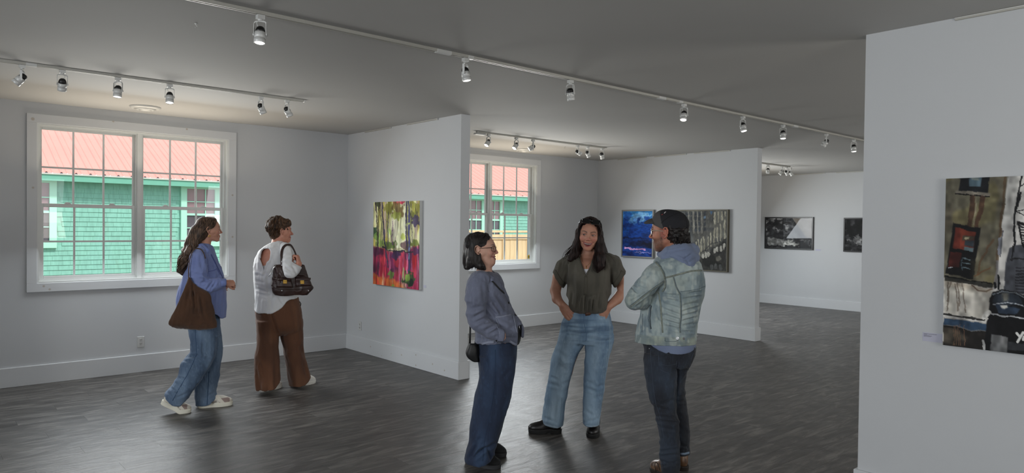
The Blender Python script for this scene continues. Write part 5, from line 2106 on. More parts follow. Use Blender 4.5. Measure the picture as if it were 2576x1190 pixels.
# ------------------------------------------------------------------ the woman facing us: olive blouse, blue jeans
def woman_olive():
    p = Person(1440, 1097, 'smiling person facing us with long dark hair, olive blouse and light blue jeans')
    A = p.at
    hc = A(1482, 590, -.035)
    Rm = frame((-.06, -1, -.04), roll=.09)
    hs = 1.07
    # ---- skin
    S_ = Sculpt(grid_line(-.26, .38, .01, [(-.26, .38)], .0036),
                grid_line(-.22, .16, .01, [(-.2, .14)], .0034),
                grid_line(.02, 1.80, .009, [(.86, 1.03), (1.44, 1.74)], .0027))
    S_.chain([A(1480, 612, .02), A(1479, 632, .015), A(1479, 652, .01)], [.050, .049, .062], .02)
    S_.loft(p.rows([(648, 1452, 1508, .01, .055), (655, 1436, 1524, .005, .085), (668, 1424, 1534, 0, .106), (700, 1432, 1532, -.005, .122), (745, 1440, 1526, 0, .105), (780, 1432, 1528, .005, .105), (815, 1424, 1534, .01, .115), (845, 1424, 1532, .01, .11)]), .03, rnd=.02)
    S_.chain([A(1478, 652, .01), A(1438, 662, .015)], [.040, .040], .03)
    S_.chain([A(1478, 652, .01), A(1526, 660, .015)], [.040, .040], .03)
    # arms: image-left then image-right
    el = A(1397, 731, .05)
    wl = A(1415, 768, -.065)
    S_.chain([A(1426, 668, .01), A(1406, 697, .02), el], [.052, .047, .040], .012)
    S_.chain([el, A(1401, 752, .0), wl], [.041, .037, .0265], .012)
    er = A(1568, 731, .06)
    wr = A(1529, 773, -.06)
    S_.chain([A(1537, 666, .01), A(1559, 700, .03), er], [.052, .047, .041], .012)
    S_.chain([er, A(1552, 753, .0), wr], [.042, .038, .0275], .012)
    hand_sculpt(S_, wl, A(1442, 803, -.085)-wl, (-.35, -1, .25), side=-1, s=.98, curl=(.15, .25, .2), thumb=(.25, .05), tcurl=.2, spread=.03)
    hand_sculpt(S_, wr, A(1500, 800, -.095)-wr, (.35, -1, .25), side=1, s=.98, curl=(.25, .35, .3), thumb=(.45, .05), tcurl=.2, spread=.03)
    fL = p.floor(1390, 1088)[1]
    fR = p.floor(1488, 1098)[1]
    S_.chain([A(1447, 835, .02), A(1420, 930, fL*.5), A(1400, 1060, fL+.02)], [.085, .06, .042], .03)
    S_.chain([A(1505, 835, .02), A(1500, 930, fR*.5), A(1489, 1065, fR+.04)], [.085, .06, .042], .03)
    head_sculpt(S_, hc, Rm, hs, smile=1.0, open_mouth=.8, jaw=.86)
    V, F = S_.surface(1)
    C = np.tile(lin((190, 142, 120)), (len(V), 1))
    n = vnoise(V*60, 4)
    C = mixc(C, (170, 108, 84), .35*n)
    C = head_paint(V, C, hc, Rm, hs, smile=1.0, open_mouth=.8, brow=(38, 28, 26), lip=(146, 78, 78), blush=(184, 96, 88))
    p.add('body', V, F, M_skin, C)
    eyes_obj(p, hc, Rm, hs, (52, 36, 28), (.22, 0), M_eye)
    # necklace and camisole
    mb = MB()
    for q in ([(1463, 645), (1467, 660), (1472, 667), (1475, 670)], [(1490, 652), (1485, 661), (1478, 668), (1475, 670)]):
        p.strip('', 'body', q, .0018, None, .0018, mb=mb, n=5, step=3)
    p.strip('', 'body', [(1475, 669), (1474.6, 677)], .006, None, .003, mb=mb, n=6, step=2)
    mb.build('necklace', M_gold, p.root, True)
    cm = mat('white_camisole', (226, 226, 232), .8)
    p.patch('camisole', 'body', [(1459, 677), (1490, 677), (1484, 706), (1463, 706)], cm, .003)
    # ---- blouse
    B = Sculpt(np.arange(-.29, .43, .0048), np.arange(-.22, .2, .0052), np.arange(.90, 1.52, .005))
    B.loft(p.rows([(641, 1449, 1514, .01, .062), (648, 1430, 1530, .005, .092), (660, 1420, 1540, 0, .115), (680, 1424, 1540, -.005, .135), (700, 1427, 1538, -.01, .145), (725, 1428, 1537, -.005, .140), (745, 1424.5, 1537, 0, .136), (760, 1421.5, 1536, .0, .134), (774, 1425, 1534, .0, .132), (784, 1434, 1527, .0, .122)]), .02, rnd=.015, n=2.15)
    for pts in ([(1438, 658, 0), (1422, 670, .01), (1400, 712, .02)], [(1526, 655, 0), (1541, 664, .01), (1564, 711, .02)]):
        B.chain([A(*q) for q in pts], [.056, .064, .066], .025)
    # sleeve ends
    for (q0, q1, keep) in (((1391, 684), (1414, 722), (1430, 690)), ((1572, 687), (1545, 727), (1530, 690))):
        a, b_, kq = A(*q0, 0), A(*q1, 0), A(*keep, 0)
        t = (b_-a)[[0, 2]]
        nn = np.array([t[1], -t[0]])/np.linalg.norm(t)
        if nn@((kq-a)[[0, 2]]) < 0:
            nn = -nn
        B.cut(lambda x, y, z, nn=nn, a=a: np.maximum((x-a[0])*nn[0]+(z-a[2])*nn[1], np.abs(x-a[0])-.13)+0*y, .004)
    B.chain([A(1412, 692, .02), A(1396, 722, .03)], [.052, .056], .004, sub=True)
    B.chain([A(1554, 692, .03), A(1568, 722, .04)], [.052, .056], .004, sub=True)
    # neck opening and V
    B.chain([A(1479, 630, .02), A(1479, 650, .005)], [.062, .068], .01, sub=True)
    a, b_, c_ = A(1455, 640, -.12), A(1473.5, 695, -.12), A(1494, 650, -.12)

    def vcut(x, y, z):
        def hp(p0, p1, s_):
            t = np.array([p1[0]-p0[0], p1[2]-p0[2]])
            t = t/np.linalg.norm(t)
            return s_*((x-p0[0])*t[1]-(z-p0[2])*t[0])
        return np.maximum(np.maximum(hp(a, b_, 1), hp(b_, c_, 1)), y+.03)
    B.cut(vcut, .003)
    ol = (84, 80, 70)

    def bp(V, C, N):
        n1 = vnoise(V*np.array([30, 30, 9]), 3)
        C = mixc(C, (62, 59, 52), .5*sstep(.4, .8, n1))
        return mixc(C, (104, 99, 88), .25*sstep(.6, .9, vnoise(V*np.array([22, 22, 6]), 8)))
    cr = [(1455, 700, 2.5, .004), (1440, 776)]
    cr = [(1432, 700, 1424, 745), ]
    crl = [((1428, 668), (1421, 716), 3, .007), ((1536, 668), (1538, 716), 3, .008), ((1445, 660), (1440, 720), 4, .004), ((1520, 665), (1517, 720), 4, .004),
           ((1455, 742), (1452, 782), 3, .010), ((1464, 752), (1463, 784), 2.4, .008), ((1474, 745), (1472, 784), 3, .012), ((1484, 756), (1482, 784), 2.6, .009), ((1494, 750), (1490, 784), 2.6, .010), ((1510, 740), (1506, 780), 3, .008),
           ((1440, 735), (1436, 770), 3, .005), ((1524, 735), (1530, 762), 3, .005), ((1414, 660), (1404, 690), 2.5, .003), ((1552, 660), (1560, 685), 2.5, .003),
           ((1433, 655), (1412, 700), 2.5, .003), ((1470, 750), (1500, 742), 3, .003)]
    finish(p, 'blouse', B, M_cloth, ol, 1, [dict(amp=.008, scale=(17, 12, 5), seed=4), dict(amp=.004, scale=(34, 30, 12), seed=9)], crl, bp)
    cb = mat('olive_cuff', (80, 76, 66), .85, var=.1, scale=20)
    p.strip('placket', 'blouse', [(1474, 696), (1473.5, 720), (1472, 742)], .026, cb, .004, lift=.001)
    p.strip('neckband', 'blouse', [(1457, 648), (1461, 662), (1467, 680), (1473.5, 696)], .012, cb, .004)
    p.strip('neckband', 'blouse', [(1494, 652), (1487, 668), (1479, 685), (1474, 696)], .012, cb, .004)
    p.strip('sleeve_cuff', 'blouse', [(1395, 682), (1402, 697), (1410, 709), (1419, 716)], .036, cb, .010)
    p.strip('sleeve_cuff', 'blouse', [(1567, 683), (1561, 697), (1552, 711), (1545, 719)], .036, cb, .010)
    # ---- jeans
    J = Sculpt(np.arange(-.29, .36, .0058), np.arange(-.26, .24, .0066), np.arange(.06, 1.03, .0066))
    J.loft(p.rows([(781, 1424, 1533, .01, .112), (795, 1421, 1536, .01, .118), (808, 1415.6, 1539, .01, .124), (837, 1409, 1541.5, .012, .128), (862, 1403.5, 1541, .012, .120)]), .02, n=2.2)
    J.loft(p.rows([(840, 1409, 1472, .01, .115), (862, 1402.7, 1470, .005, .110), (902, 1389, 1449, fL*.25, .100), (951, 1380, 1436, fL*.5, .090), (975, 1375, 1430, fL*.6, .084), (1001, 1371.5, 1425, fL*.7, .085), (1050, 1365, 1417.5, fL*.95, .088), (1073, 1362, 1415, fL+.01, .090)]), .012, n=2.3)
    J.loft(p.rows([(840, 1478, 1541.5, .01, .115), (862, 1473.5, 1541, .005, .110), (902, 1472, 1531, fR*.3, .100), (951, 1469.5, 1521.5, fR*.5, .090), (976, 1468.5, 1519, fR*.6, .086), (1016, 1468, 1513, fR*.8, .086), (1050, 1467.6, 1509.5, fR*.95+.01, .088), (1074, 1466.7, 1507, fR+.02, .090)]), .012, n=2.3)
    q0, q1 = A(1362, 1067, fL-.06), A(1414, 1079, fL-.06)
    J.cut(lambda x, y, z: np.where(x < .08, z-(q0[2]+(q1[2]-q0[2])*(x-q0[0])/(q1[0]-q0[0])), z-A(1488, 1073, fR-.06)[2])+0*y, .003)
    J.chain([A(1478, 770, 0), A(1478, 779, 0)], [.06, .06], .01, sub=True)
    crl = [((1474, 830), (1430, 822), 3, .005), ((1472, 838), (1440, 846), 3, .005), ((1474, 845), (1510, 826), 3, .005), ((1476, 838), (1520, 840), 3, .004), ((1476, 852), (1530, 856), 3.5, .004),
           ((1476, 860), (1445, 872), 3.5, .004), ((1412, 838), (1440, 832), 3, .004), ((1540, 850), (1515, 866), 3, .003), ((1420, 815), (1462, 812), 3, .003), ((1490, 812), (1530, 812), 3, .003),
           ((1383, 948), (1400, 955), 4, .006), ((1380, 965), (1408, 972), 4, .005), ((1432, 960), (1412, 968), 4, .005), ((1470, 958), (1490, 966), 4, .006), ((1470, 975), (1500, 985), 4, .006), ((1519, 968), (1500, 976), 4, .006), ((1517, 995), (1492, 1005), 4, .005),
           ((1470, 1030), (1490, 1045), 4, .005), ((1367, 1050), (1392, 1060), 4, .005), ((1400, 1000), (1392, 1060), 5, .003), ((1468, 1062), (1492, 1056), 3.5, .005), ((1506, 1050), (1486, 1066), 3.5, .004), ((1395, 880), (1425, 900), 5, .003), ((1520, 890), (1490, 930), 5, .004)]
    dp = denim_paint(p, (176, 198, 214), (84, 112, 140), 3, [(1420, 935, 22, 60, .45), (1500, 900, 18, 40, .2), (1385, 1050, 26, 40, .45), (1490, 1050, 22, 40, .35), (1425, 870, 14, 26, .25)], .5)

    def jp(V, C, N):
        C = dp(V, C, N)
        px = p.to_px(V)
        w = np.abs(np.interp(px[:, 1], [800, 850, 870], [1, 1, 0]))*sstep(.5, .8, vnoise(V*np.array([6, 6, 75]), 12))
        C = mixc(C, (64, 88, 116), .55*w)
        # whiskers
        h = np.minimum(np.abs(px[:, 1]-np.interp(px[:, 0], [1362, 1414], [1067, 1079])), np.where(px[:, 0] > 1450, np.abs(px[:, 1]-1073), 99))
        return mixc(C, (196, 212, 222), .6*np.exp(-(h/2.2)**2))
    finish(p, 'jeans', J, M_denim, (128, 155, 180), 1, [dict(amp=.010, scale=(9, 9, 7), seed=21), dict(amp=.004, scale=(26, 26, 16), seed=22)], crl, jp)
    sd = mat('denim_seam', (92, 118, 146), .9)
    st = mat('pale_denim_seam', (150, 172, 190), .9)
    p.strip('fly_seam', 'jeans', [(1469, 790), (1470, 815), (1476, 835), (1474, 858)], .004, sd, .003)
    p.strip('outer_seam', 'jeans', [(1531, 790), (1534, 830), (1533, 870), (1524, 930), (1518, 985), (1510, 1040), (1503, 1072)], .006, st, .003)
    p.strip('inner_seam', 'jeans', [(1414, 1000), (1411, 1040), (1408, 1074)], .006, st, .003)
    p.strip('hem', 'jeans', [(1364, 1067), (1380, 1072), (1398, 1076), (1413, 1078)], .010, st, .004)
    p.strip('hem', 'jeans', [(1468, 1070), (1480, 1072), (1495, 1075), (1505, 1073)], .010, st, .004)
    p.strip('pocket_edge', 'jeans', [(1440, 786), (1436, 794), (1424, 796)], .006, st, .003)
    p.strip('pocket_edge', 'jeans', [(1498, 786), (1503, 794), (1520, 798), (1531, 794)], .006, st, .003)
    br = mat('brown_leather', (84, 54, 38), .45, var=.1, bump=.1)
    p.strip('belt', 'jeans', [(1440, 784), (1455, 786), (1470, 787), (1486, 787), (1500, 785)], .022, br, .005, lift=.004)
    o = p.patch('belt_tab', 'jeans', [(1472, 784), (1491, 782), (1484, 793), (1473, 795)], br, .012, lift=.006)
    # ---- boots
    fl1 = p.floor(1412, 1089)
    fl2 = p.floor(1328, 1088)
    shoe(p, 'boot', fl1, fl2, (19, 17, 17), (16, 16, 16), w=.098, h=.105, shaft=.17, shaft_r=.048, sole_h=.028, heel_block=True)
    fr2 = p.floor(1489, 1104)
    fr1 = fr2+np.array([.03, .27, 0])
    shoe(p, 'boot', fr1, fr2, (19, 17, 17), (16, 16, 16), w=.100, h=.105, shaft=.17, shaft_r=.048, sole_h=.028, heel_block=True)
    # ---- hair
    H = Sculpt(np.arange(-.06, .32, .0034), np.arange(-.20, .16, .0038), np.arange(1.28, 1.80, .0036))
    T_ = lambda x, y, z: hc+Rm@(np.array([x, y, z])*hs)
    H.ell(T_(0, -.022, .036), np.array([.086, .100, .094])*hs, .01, Rm)
    H.ell(T_(0, -.05, -.04), np.array([.080, .060, .09])*hs, .03, Rm)
    for sx in (-1, 1):
        H.ell(T_(sx*.078, -.012, -.004), np.array([.024, .034, .050])*hs, .01, Rm)
    H.ell(T_(0, .085, -.012), np.array([.0615, .085, .088])*hs, .008, Rm, sub=True)
    H.chain([A(1463, 572, -.07), A(1455, 592, -.07), A(1450, 615, -.065), A(1444, 640, -.075), A(1434, 652, -.095)], [.018, .021, .028, .034, .022], .02)
    H.chain([A(1506, 575, -.07), A(1509, 600, -.07), A(1508, 625, -.075), A(1509, 650, -.10), A(1508, 668, -.125), A(1503, 682, -.13)], [.018, .024, .036, .044, .036, .016], .02)
    H.chain([A(1459, 600, .02), A(1455, 640, .04)], [.04, .05], .03)
    H.chain([A(1505, 600, .02), A(1512, 645, .04)], [.04, .06], .03)
    V, F = H.surface(2)
    N = vnormals(V, F)
    V = V+N*((vnoise(V*np.array([110, 110, 7]), 5)-.5)*.006)[:, None]
    MH = hair_mat('dark_brown_hair', (16, 10, 10), (50, 31, 27), .6)
    ho = p.add('hair', V, F, MH, None)
    mb = MB()
    gl = []
    for a0 in (-.2, .0, .25, .5):
        gl.append([T_(0.006, .050-a0*.1, .122), T_(.045, .055-a0*.2, .095), T_(.073, .035-a0*.15, .045), A(1455-a0*4, 596, -.075+a0*.1), A(1449-a0*12, 618, -.08+a0*.1), A(1444-a0*44, 638, -.10+a0*.1), A(1438-a0*44, 652, -.11+a0*.1)])
    strands(gl, 5, 90, .0032, wav=.004, jit=.010, segs=16, mb=mb)
    gr = []
    for a0 in (-.2, .1, .4, .7):
        gr.append([T_(-.006, .050-a0*.1, .122), T_(-.045, .055-a0*.2, .095), T_(-.074, .035-a0*.15, .045), A(1506+a0*7, 598, -.08+a0*.06), A(1504+a0*16, 625, -.09+a0*.05), A(1500+a0*30, 652, -.135+a0*.04), A(1498+a0*30, 672, -.155+a0*.03), A(1505+a0*22, 684-a0*12, -.155+a0*.03)])
    strands(gr, 6, 120, .0034, wav=.005, jit=.012, segs=18, mb=mb)
    # flyaway locks
    for q in ([(1452, 600), (1444, 622), (1432, 634), (1418, 642), (1415, 649), (1424, 650)], [(1452, 590), (1442, 612), (1430, 628)], [(1512, 600), (1519, 618), (1524, 636), (1536, 645), (1548, 660)]):
        mb.tube([tuple(t) for t in smooth_line([A(x, y, -.06-.015*i) for i, (x, y) in enumerate(q)], 22)], .0011, 4)
    put('hair_locks', mb.mesh('hair_locks', MH, True), ho)
    # ---- sunglasses resting on the hair
    g = empty('sunglasses', (0, 0, 0), 0, p.root)
    bl = mat('glossy_black_frame', (10, 10, 11), .12, coat=.5)
    fx = frame((-.06, -1, .55), roll=.09)
    for sx, c0 in ((1, A(1474.5, 556, -.152)), (-1, A(1498, 559.5, -.149))):
        m_ = Sculpt(np.arange(-.034, .034, .0022), np.arange(-.008, .008, .0016), np.arange(-.024, .024, .0022))
        m_.loft([(-.020, 0, .027, 0, .0035), (-.006, 0, .031, 0, .0035), (.014, 0, .0325, 0, .0035), (.018, 0, .031, 0, .0035)], .002, n=4)
        V, F = m_.surface(1)
        V = V*1.05
        V = c0+V@fx.T
        o = p.add('lens', V, F, bl, None, g, bvh=False)
    f_ = MB()
    f_.tube([tuple(A(1482, 555, -.158)), tuple(A(1486.5, 555.5, -.160)), tuple(A(1491, 557, -.158))], .0035, 8)
    for q in ([(1463, 552, -.150), (1457.5, 561, -.09), (1453, 577, -.03)], [(1509.5, 556.5, -.148), (1513, 566, -.09), (1515, 581, -.03)]):
        f_.tube([tuple(A(*t)) for t in q], [.004, .0035, .003], 8)
    f_.build('temple', bl, g, True)
    return p


woman_olive()
# ------------------------------------------------------------------ woman in profile: dark bob, glasses, grey chore jacket
def woman_grey():
    p = Person(1225, 1172, 'smiling person with dark bob and glasses in slate jacket, seen from the side')
    A = p.at
    hc = A(1211, 626, 0)
    Rm = frame((.975, -.16, .05), roll=0)
    hs = 1.0
    S_ = Sculpt(grid_line(-.20, .28, .008, [(-.15, .26)], .0031),
                grid_line(-.28, .26, .012, [(-.24, .10)], .0031),
                grid_line(.02, 1.66, .016, [(.82, .98), (1.28, 1.64)], .0028))
    S_.chain([A(1213, 640, 0), A(1219, 660, 0), A(1218, 695, 0)], [.046, .047, .058], .02)
    S_.loft(p.rows([(692, 1190, 1246, 0, .11), (712, 1183, 1256, 0, .15), (740, 1180, 1266, 0, .14), (790, 1188, 1280, 0, .125), (840, 1200, 1292, 0, .13), (880, 1205, 1292, 0, .15), (910, 1208, 1290, 0, .15)]), .03, rnd=.02)
    wr = A(1261, 842, -.18)
    for sg in (-1, 1):
        if sg < 0:
            S_.chain([A(1204, 708, -.16), A(1198, 745, -.19), A(1199, 800, -.185)], [.05, .042, .036], .01)
            S_.chain([A(1199, 800, -.185), A(1230, 825, -.19), wr], [.036, .033, .026], .01)
            hand_sculpt(S_, wr, A(1290, 866, -.075)-wr, (.35, -1, .3), side=1, s=.93, curl=(.1, .2, .2), thumb=(.4, .2))
        else:
            w2 = A(1258, 842, .185)
            S_.chain([A(1204, 708, .16), A(1206, 760, .19), A(1206, 800, .18), A(1230, 826, .185), w2], [.05, .042, .036, .033, .026], .01)
            hand_sculpt(S_, w2, A(1295, 872, .17)-w2, (.1, 1, .3), side=-1, s=.93, curl=(.1, .2, .2), thumb=(.4, .2))
    S_.chain([A(1245, 900, -.08), A(1235, 1010, -.1), A(1205, 1140, -.1)], [.085, .06, .042], .02)
    S_.chain([A(1255, 900, .08), A(1245, 1010, .1), A(1225, 1130, .1)], [.085, .06, .042], .02)
    head_sculpt(S_, hc, Rm, hs, smile=.9, open_mouth=.35, nose=.99, jaw=.95, crown=.90)
    V, F = S_.surface(1)
    C = np.tile(lin((206, 164, 144)), (len(V), 1))
    C = mixc(C, (182, 124, 104), .35*vnoise(V*60, 4))
    C = head_paint(V, C, hc, Rm, hs, smile=.9, open_mouth=.35, brow=(70, 52, 46), lip=(160, 98, 94), blush=(200, 116, 102))
    p.add('body', V, F, M_skin, C)
    eyes_obj(p, hc, Rm, hs, (60, 44, 34), (0, .05), M_eye)
    glasses(p, hc, Rm, hs, mat('brown_metal_frame', (70, 54, 46), .35, metal=.6), rx=.024, rz=.0185, r=.0013)
    e = hc+Rm@np.array([.083, -.014, -.038])
    MB().lathe([(0, -.002), (.002, 0), (0, .002)], 8, tuple(e)).build('earring', M_silver, p.root, True)
    # shirt under the jacket
    black = mat('black_tshirt', (16, 16, 18), .9)
    U = Sculpt(np.arange(-.2, .3, .009), np.arange(-.2, .2, .009), np.arange(.80, 1.42, .009))
    U.loft(p.rows([(690, 1200, 1240, 0, .08), (700, 1188, 1252, 0, .13), (740, 1180, 1270, 0, .15), (800, 1192, 1293, 0, .15), (825, 1198, 1307, 0, .15), (845, 1200, 1311, 0, .15), (866, 1202, 1306, 0, .15)]), .01, rnd=.01)
    U.chain([A(1222, 660, 0), A(1222, 692, 0)], [.055, .062], .01, sub=True)
    finish(p, 'tshirt', U, M_cloth, (18, 18, 20))
    # jacket body
    B = Sculpt(np.arange(-.22, .32, .0046), np.arange(-.25, .25, .005), np.arange(.80, 1.44, .0048))
    B.loft(p.rows([(681, 1201, 1238, 0, .075), (688, 1190, 1252, 0, .12), (697, 1182, 1260, 0, .155), (708, 1177, 1265, 0, .178), (722, 1174, 1269, 0, .185), (740, 1172, 1276, 0, .18), (758, 1173, 1282, 0, .175), (778, 1177, 1291, 0, .17), (796, 1182, 1302, 0, .165), (812, 1188, 1312, 0, .165), (824, 1193, 1317, 0, .168), (841, 1196, 1317.5, 0, .17), (858, 1195.5, 1314, 0, .17), (876, 1196, 1306, 0, .172)]), .01, n=2.2)
    B.chain([A(1222, 655, 0), A(1223, 690, 0)], [.056, .062], .012, sub=True)
    hx = [A(x, 860, -.15)[0] for x in (1190, 1218, 1240, 1262, 1280, 1301, 1305, 1318)]
    hz = [A(1240, y, -.15)[2] for y in (873, 868, 866, 862, 862, 872, 846, 856)]
    B.cut(lambda x, y, z: z-np.interp(x, hx, hz).reshape(x.shape)+0*y, .003)
    a, b_, c_, d_ = A(1304, 820, -.1), A(1302, 880, -.1), A(1312, 880, -.1), A(1311, 840, -.1)
    B.cut(lambda x, y, z: np.maximum(np.maximum(np.abs(x-(b_[0]*.5+d_[0]*.5))-.016, z-a[2]), y-.10)+0*x, .004)
    slate = (106, 111, 130)

    def bp(V, C, N):
        n1 = vnoise(V*np.array([12, 12, 8]), 3)
        n2 = vnoise(V*np.array([90, 90, 40]), 6)
        C = mixc(C, (84, 88, 106), .5*sstep(.4, .8, n1))
        C = mixc(C, (134, 139, 158), .3*sstep(.55, .9, n2))
        return C
    crl = [((1240, 757), (1262, 790), 4, .009), ((1248, 740), (1275, 780), 5, .007), ((1226, 768), (1250, 795), 4, .010), ((1222, 715), (1235, 760), 4, .006), ((1258, 800), (1285, 812), 4, .006), ((1262, 845), (1296, 815), 4, .006), ((1255, 822), (1290, 832), 4, .006),
           ((1228, 700), (1240, 760), 5, .003), ((1268, 850), (1300, 850), 3.5, .005), ((1200, 850), (1225, 858), 4, .005), ((1210, 835), (1206, 868), 4, .005)]
    finish(p, 'jacket', B, M_cloth, slate, 1, [dict(amp=.007, scale=(12, 12, 9), seed=31), dict(amp=.003, scale=(40, 40, 30), seed=33)], crl, bp)
    B = Sculpt(np.arange(-.22, .2, .0044), np.arange(-.28, .28, .0048), np.arange(.82, 1.40, .0044))
    B.chain([A(1208, 704, -.135), A(1201, 722, -.165), A(1197.5, 748, -.185), A(1197, 785, -.182), A(1199.5, 806, -.18)], [.066, .066, .066, .058, .054], .02)
    B.chain([A(1199.5, 806, -.18), A(1215, 818, -.188), A(1235, 832, -.19), A(1262, 846, -.185), A(1275, 852, -.18)], [.054, .053, .049, .041, .040], .02)
    q0, q1 = A(1271, 832, -.18), A(1262, 858, -.18)
    t = (q1-q0)[[0, 2]]
    nn = np.array([-t[1], t[0]])/np.linalg.norm(t)
    if nn[0] > 0:
        nn = -nn
    cutp = lambda x, y, z: (x-q0[0])*nn[0]+(z-q0[2])*nn[1]+0*y
    B.cut(cutp, .003)
    crl = [((1190, 800), (1222, 782), 4, .009), ((1196, 812), (1236, 796), 4, .009), ((1205, 822), (1228, 806), 4, .008), ((1222, 832), (1247, 818), 4, .008), ((1232, 840), (1258, 826), 4, .008),
           ((1183, 780), (1208, 772), 5, .006), ((1182, 748), (1205, 735), 5, .004), ((1212, 715), (1220, 760), 5, .004), ((1215, 812), (1240, 808), 3.5, .006), ((1185, 700), (1180, 740), 5, .003)]
    finish(p, 'sleeve', B, M_cloth, slate, 1, [dict(amp=.009, scale=(13, 13, 11), seed=35), dict(amp=.003, scale=(40, 40, 30), seed=33)], crl, bp)
    B = Sculpt(np.arange(-.22, .2, .007), np.arange(.05, .30, .007), np.arange(.82, 1.40, .007))
    B.chain([A(1208, 704, .135), A(1203, 722, .165), A(1203, 748, .185), A(1204, 800, .182), A(1235, 832, .19), A(1262, 846, .185)], [.066, .066, .064, .054, .049, .041], .02)
    finish(p, 'sleeve', B, M_cloth, slate)
    M_sl = mat('slate_twill', (112, 117, 136), .9, var=.1, scale=30, bump=.15, bscale=300)
    M_slb = mat('slate_twill_edge', (134, 139, 156), .9, var=.1, scale=30, bump=.15, bscale=300)
    p.strip('cuff', 'sleeve', [(1257, 825), (1262, 835), (1262, 848), (1258, 860)], .042, M_sl, .006)
    p.strip('cuff_seam', 'sleeve', [(1251, 823), (1256, 834), (1256, 850), (1251, 862)], .005, M_slb, .003)
    p.strip('shoulder_seam', 'jacket', [(1214, 686), (1221, 696), (1228, 712), (1231, 735)], .005, M_slb, .002)
    p.patch('collar', 'jacket', [(1206, 688), (1226, 686), (1246, 701), (1238, 710)], M_sl, .010, lift=.003)
    mb = MB()
    mb.tube([tuple(A(1236, 681, .05)), tuple(A(1247, 692, .03)), tuple(A(1258, 702, -.01))], [.012, .011, .004], 8, True, .5)
    mb.build('collar', M_sl, p.root, True)
    o = p.patch('patch_pocket', 'jacket', [(1246, 797), (1287, 790), (1301, 838), (1266, 842)], M_sl, .004)
    p.strip('pocket_seam', 'jacket', [(1246, 798), (1265, 796), (1287, 791)], .010, M_slb, .007, lift=.004)
    p.strip('pocket_seam', 'jacket', [(1290, 795), (1295, 815), (1300, 838)], .008, M_slb, .006, lift=.004)
    p.strip('pocket_seam', 'jacket', [(1247, 800), (1252, 812), (1256, 822)], .006, M_slb, .006, lift=.004)
    p.strip('hem', 'jacket', [(1198, 868), (1212, 865), (1228, 861), (1244, 860)], .018, M_slb, .004)
    p.strip('hem', 'jacket', [(1282, 858), (1292, 864), (1300, 868)], .014, M_slb, .004)
    p.strip('placket', 'jacket', [(1262, 718), (1272, 742), (1282, 762), (1293, 786), (1303, 806), (1309, 822)], .026, M_sl, .004)
    p.patch('chest_pocket', 'jacket', [(1263, 727), (1270, 725), (1280, 752), (1276, 756)], M_sl, .004)
    bm = mat('black_button', (18, 17, 18), .3)
    for q in ((1279, 762), (1296, 793), (1310, 819)):
        p.button('button', 'jacket', q[0], q[1], .0085, bm, .005)
    p.button('button', 'sleeve', 1249, 857, .006, bm, .004)
    # jeans
    J = Sculpt(np.arange(-.22, .28, .0058), np.arange(-.25, .25, .0066), np.arange(.012, .98, .0066))
    J.loft(p.rows([(850, 1204, 1298, 0, .16), (880, 1201, 1299, 0, .168), (907, 1203.5, 1296, 0, .17), (935, 1207, 1293, 0, .165)]), .02)
    J.loft(p.rows([(895, 1203, 1296, -.085, .085), (925, 1207.5, 1294, -.09, .088), (945, 1207.5, 1292, -.095, .088), (980, 1200, 1286, -.10, .09), (1011, 1193.5, 1280, -.10, .09), (1052, 1187, 1268, -.10, .09), (1083, 1182.6, 1258.7, -.10, .09), (1114, 1180.5, 1250.5, -.10, .092), (1133, 1175, 1245, -.10, .095), (1154, 1171, 1239, -.10, .098), (1170, 1170, 1236, -.10, .10)]), .015, n=2.3)
    J.loft(p.rows([(895, 1210, 1296, .085, .085), (945, 1215, 1292, .095, .085), (1011, 1206, 1280.5, .10, .085), (1083, 1198, 1262, .10, .085), (1114, 1196, 1253, .10, .088), (1136, 1194, 1246, .10, .09), (1146, 1192, 1246, .10, .09)]), .015, n=2.3)
    hx = [A(x, 1165, -.15)[0] for x in (1168, 1190, 1206, 1222, 1238)]
    hz = [A(1205, y, -.15)[2] for y in (1163, 1167, 1170, 1167, 1161)]
    J.cut(lambda x, y, z: np.where(y < .01, z-np.interp(x, hx, hz).reshape(x.shape), z-.035), .003)
    J.chain([A(1255, 830, 0), A(1253, 866, 0)], [.07, .08], .01, sub=True)
    dp = denim_paint(p, (56, 80, 110), (22, 32, 54), 5, [(1225, 985, 20, 60, .3), (1215, 1140, 18, 22, .3), (1250, 910, 26, 20, .2)], .5, (12, 12, 3))
    crl = [((1200, 1118), (1182, 1152), 4, .016), ((1224, 1124), (1206, 1136), 3.4, .014), ((1216, 1130), (1188, 1154), 4.5, .016), ((1248, 1114), (1222, 1130), 4, .014), ((1228, 1132), (1237, 1158), 4, .012), ((1210, 1100), (1192, 1120), 5, .008),
           ((1205, 930), (1225, 950), 5, .004), ((1285, 930), (1262, 955), 5, .004), ((1205, 965), (1235, 985), 5, .003), ((1230, 880), (1232, 1000), 5, .003), ((1255, 890), (1245, 1040), 6, .003), ((1198, 1060), (1192, 1110), 5, .004)]
    finish(p, 'jeans', J, M_denim, (35, 49, 74), 1, [dict(amp=.012, scale=(9, 9, 3), seed=41), dict(amp=.004, scale=(30, 30, 10), seed=42)], crl, dp)
    sd = mat('dark_denim_seam', (44, 60, 86), .9)
    p.strip('side_seam', 'jeans', [(1246, 880), (1246, 940), (1240, 1000), (1228, 1060), (1218, 1110), (1214, 1160)], .0035, sd, .002)
    # shoes
    suede = (26, 26, 28)
    shoe(p, 'shoe', p.floor(1173, 1163), p.floor(1259, 1180), suede, (52, 52, 54), w=.10, h=.085, sole_h=.026, mat_up=vmat_shoe_m)
    shoe(p, 'shoe', p.floor(1196, 1135), p.floor(1273, 1150), suede, (52, 52, 54), w=.10, h=.085, sole_h=.026, mat_up=vmat_shoe_m)
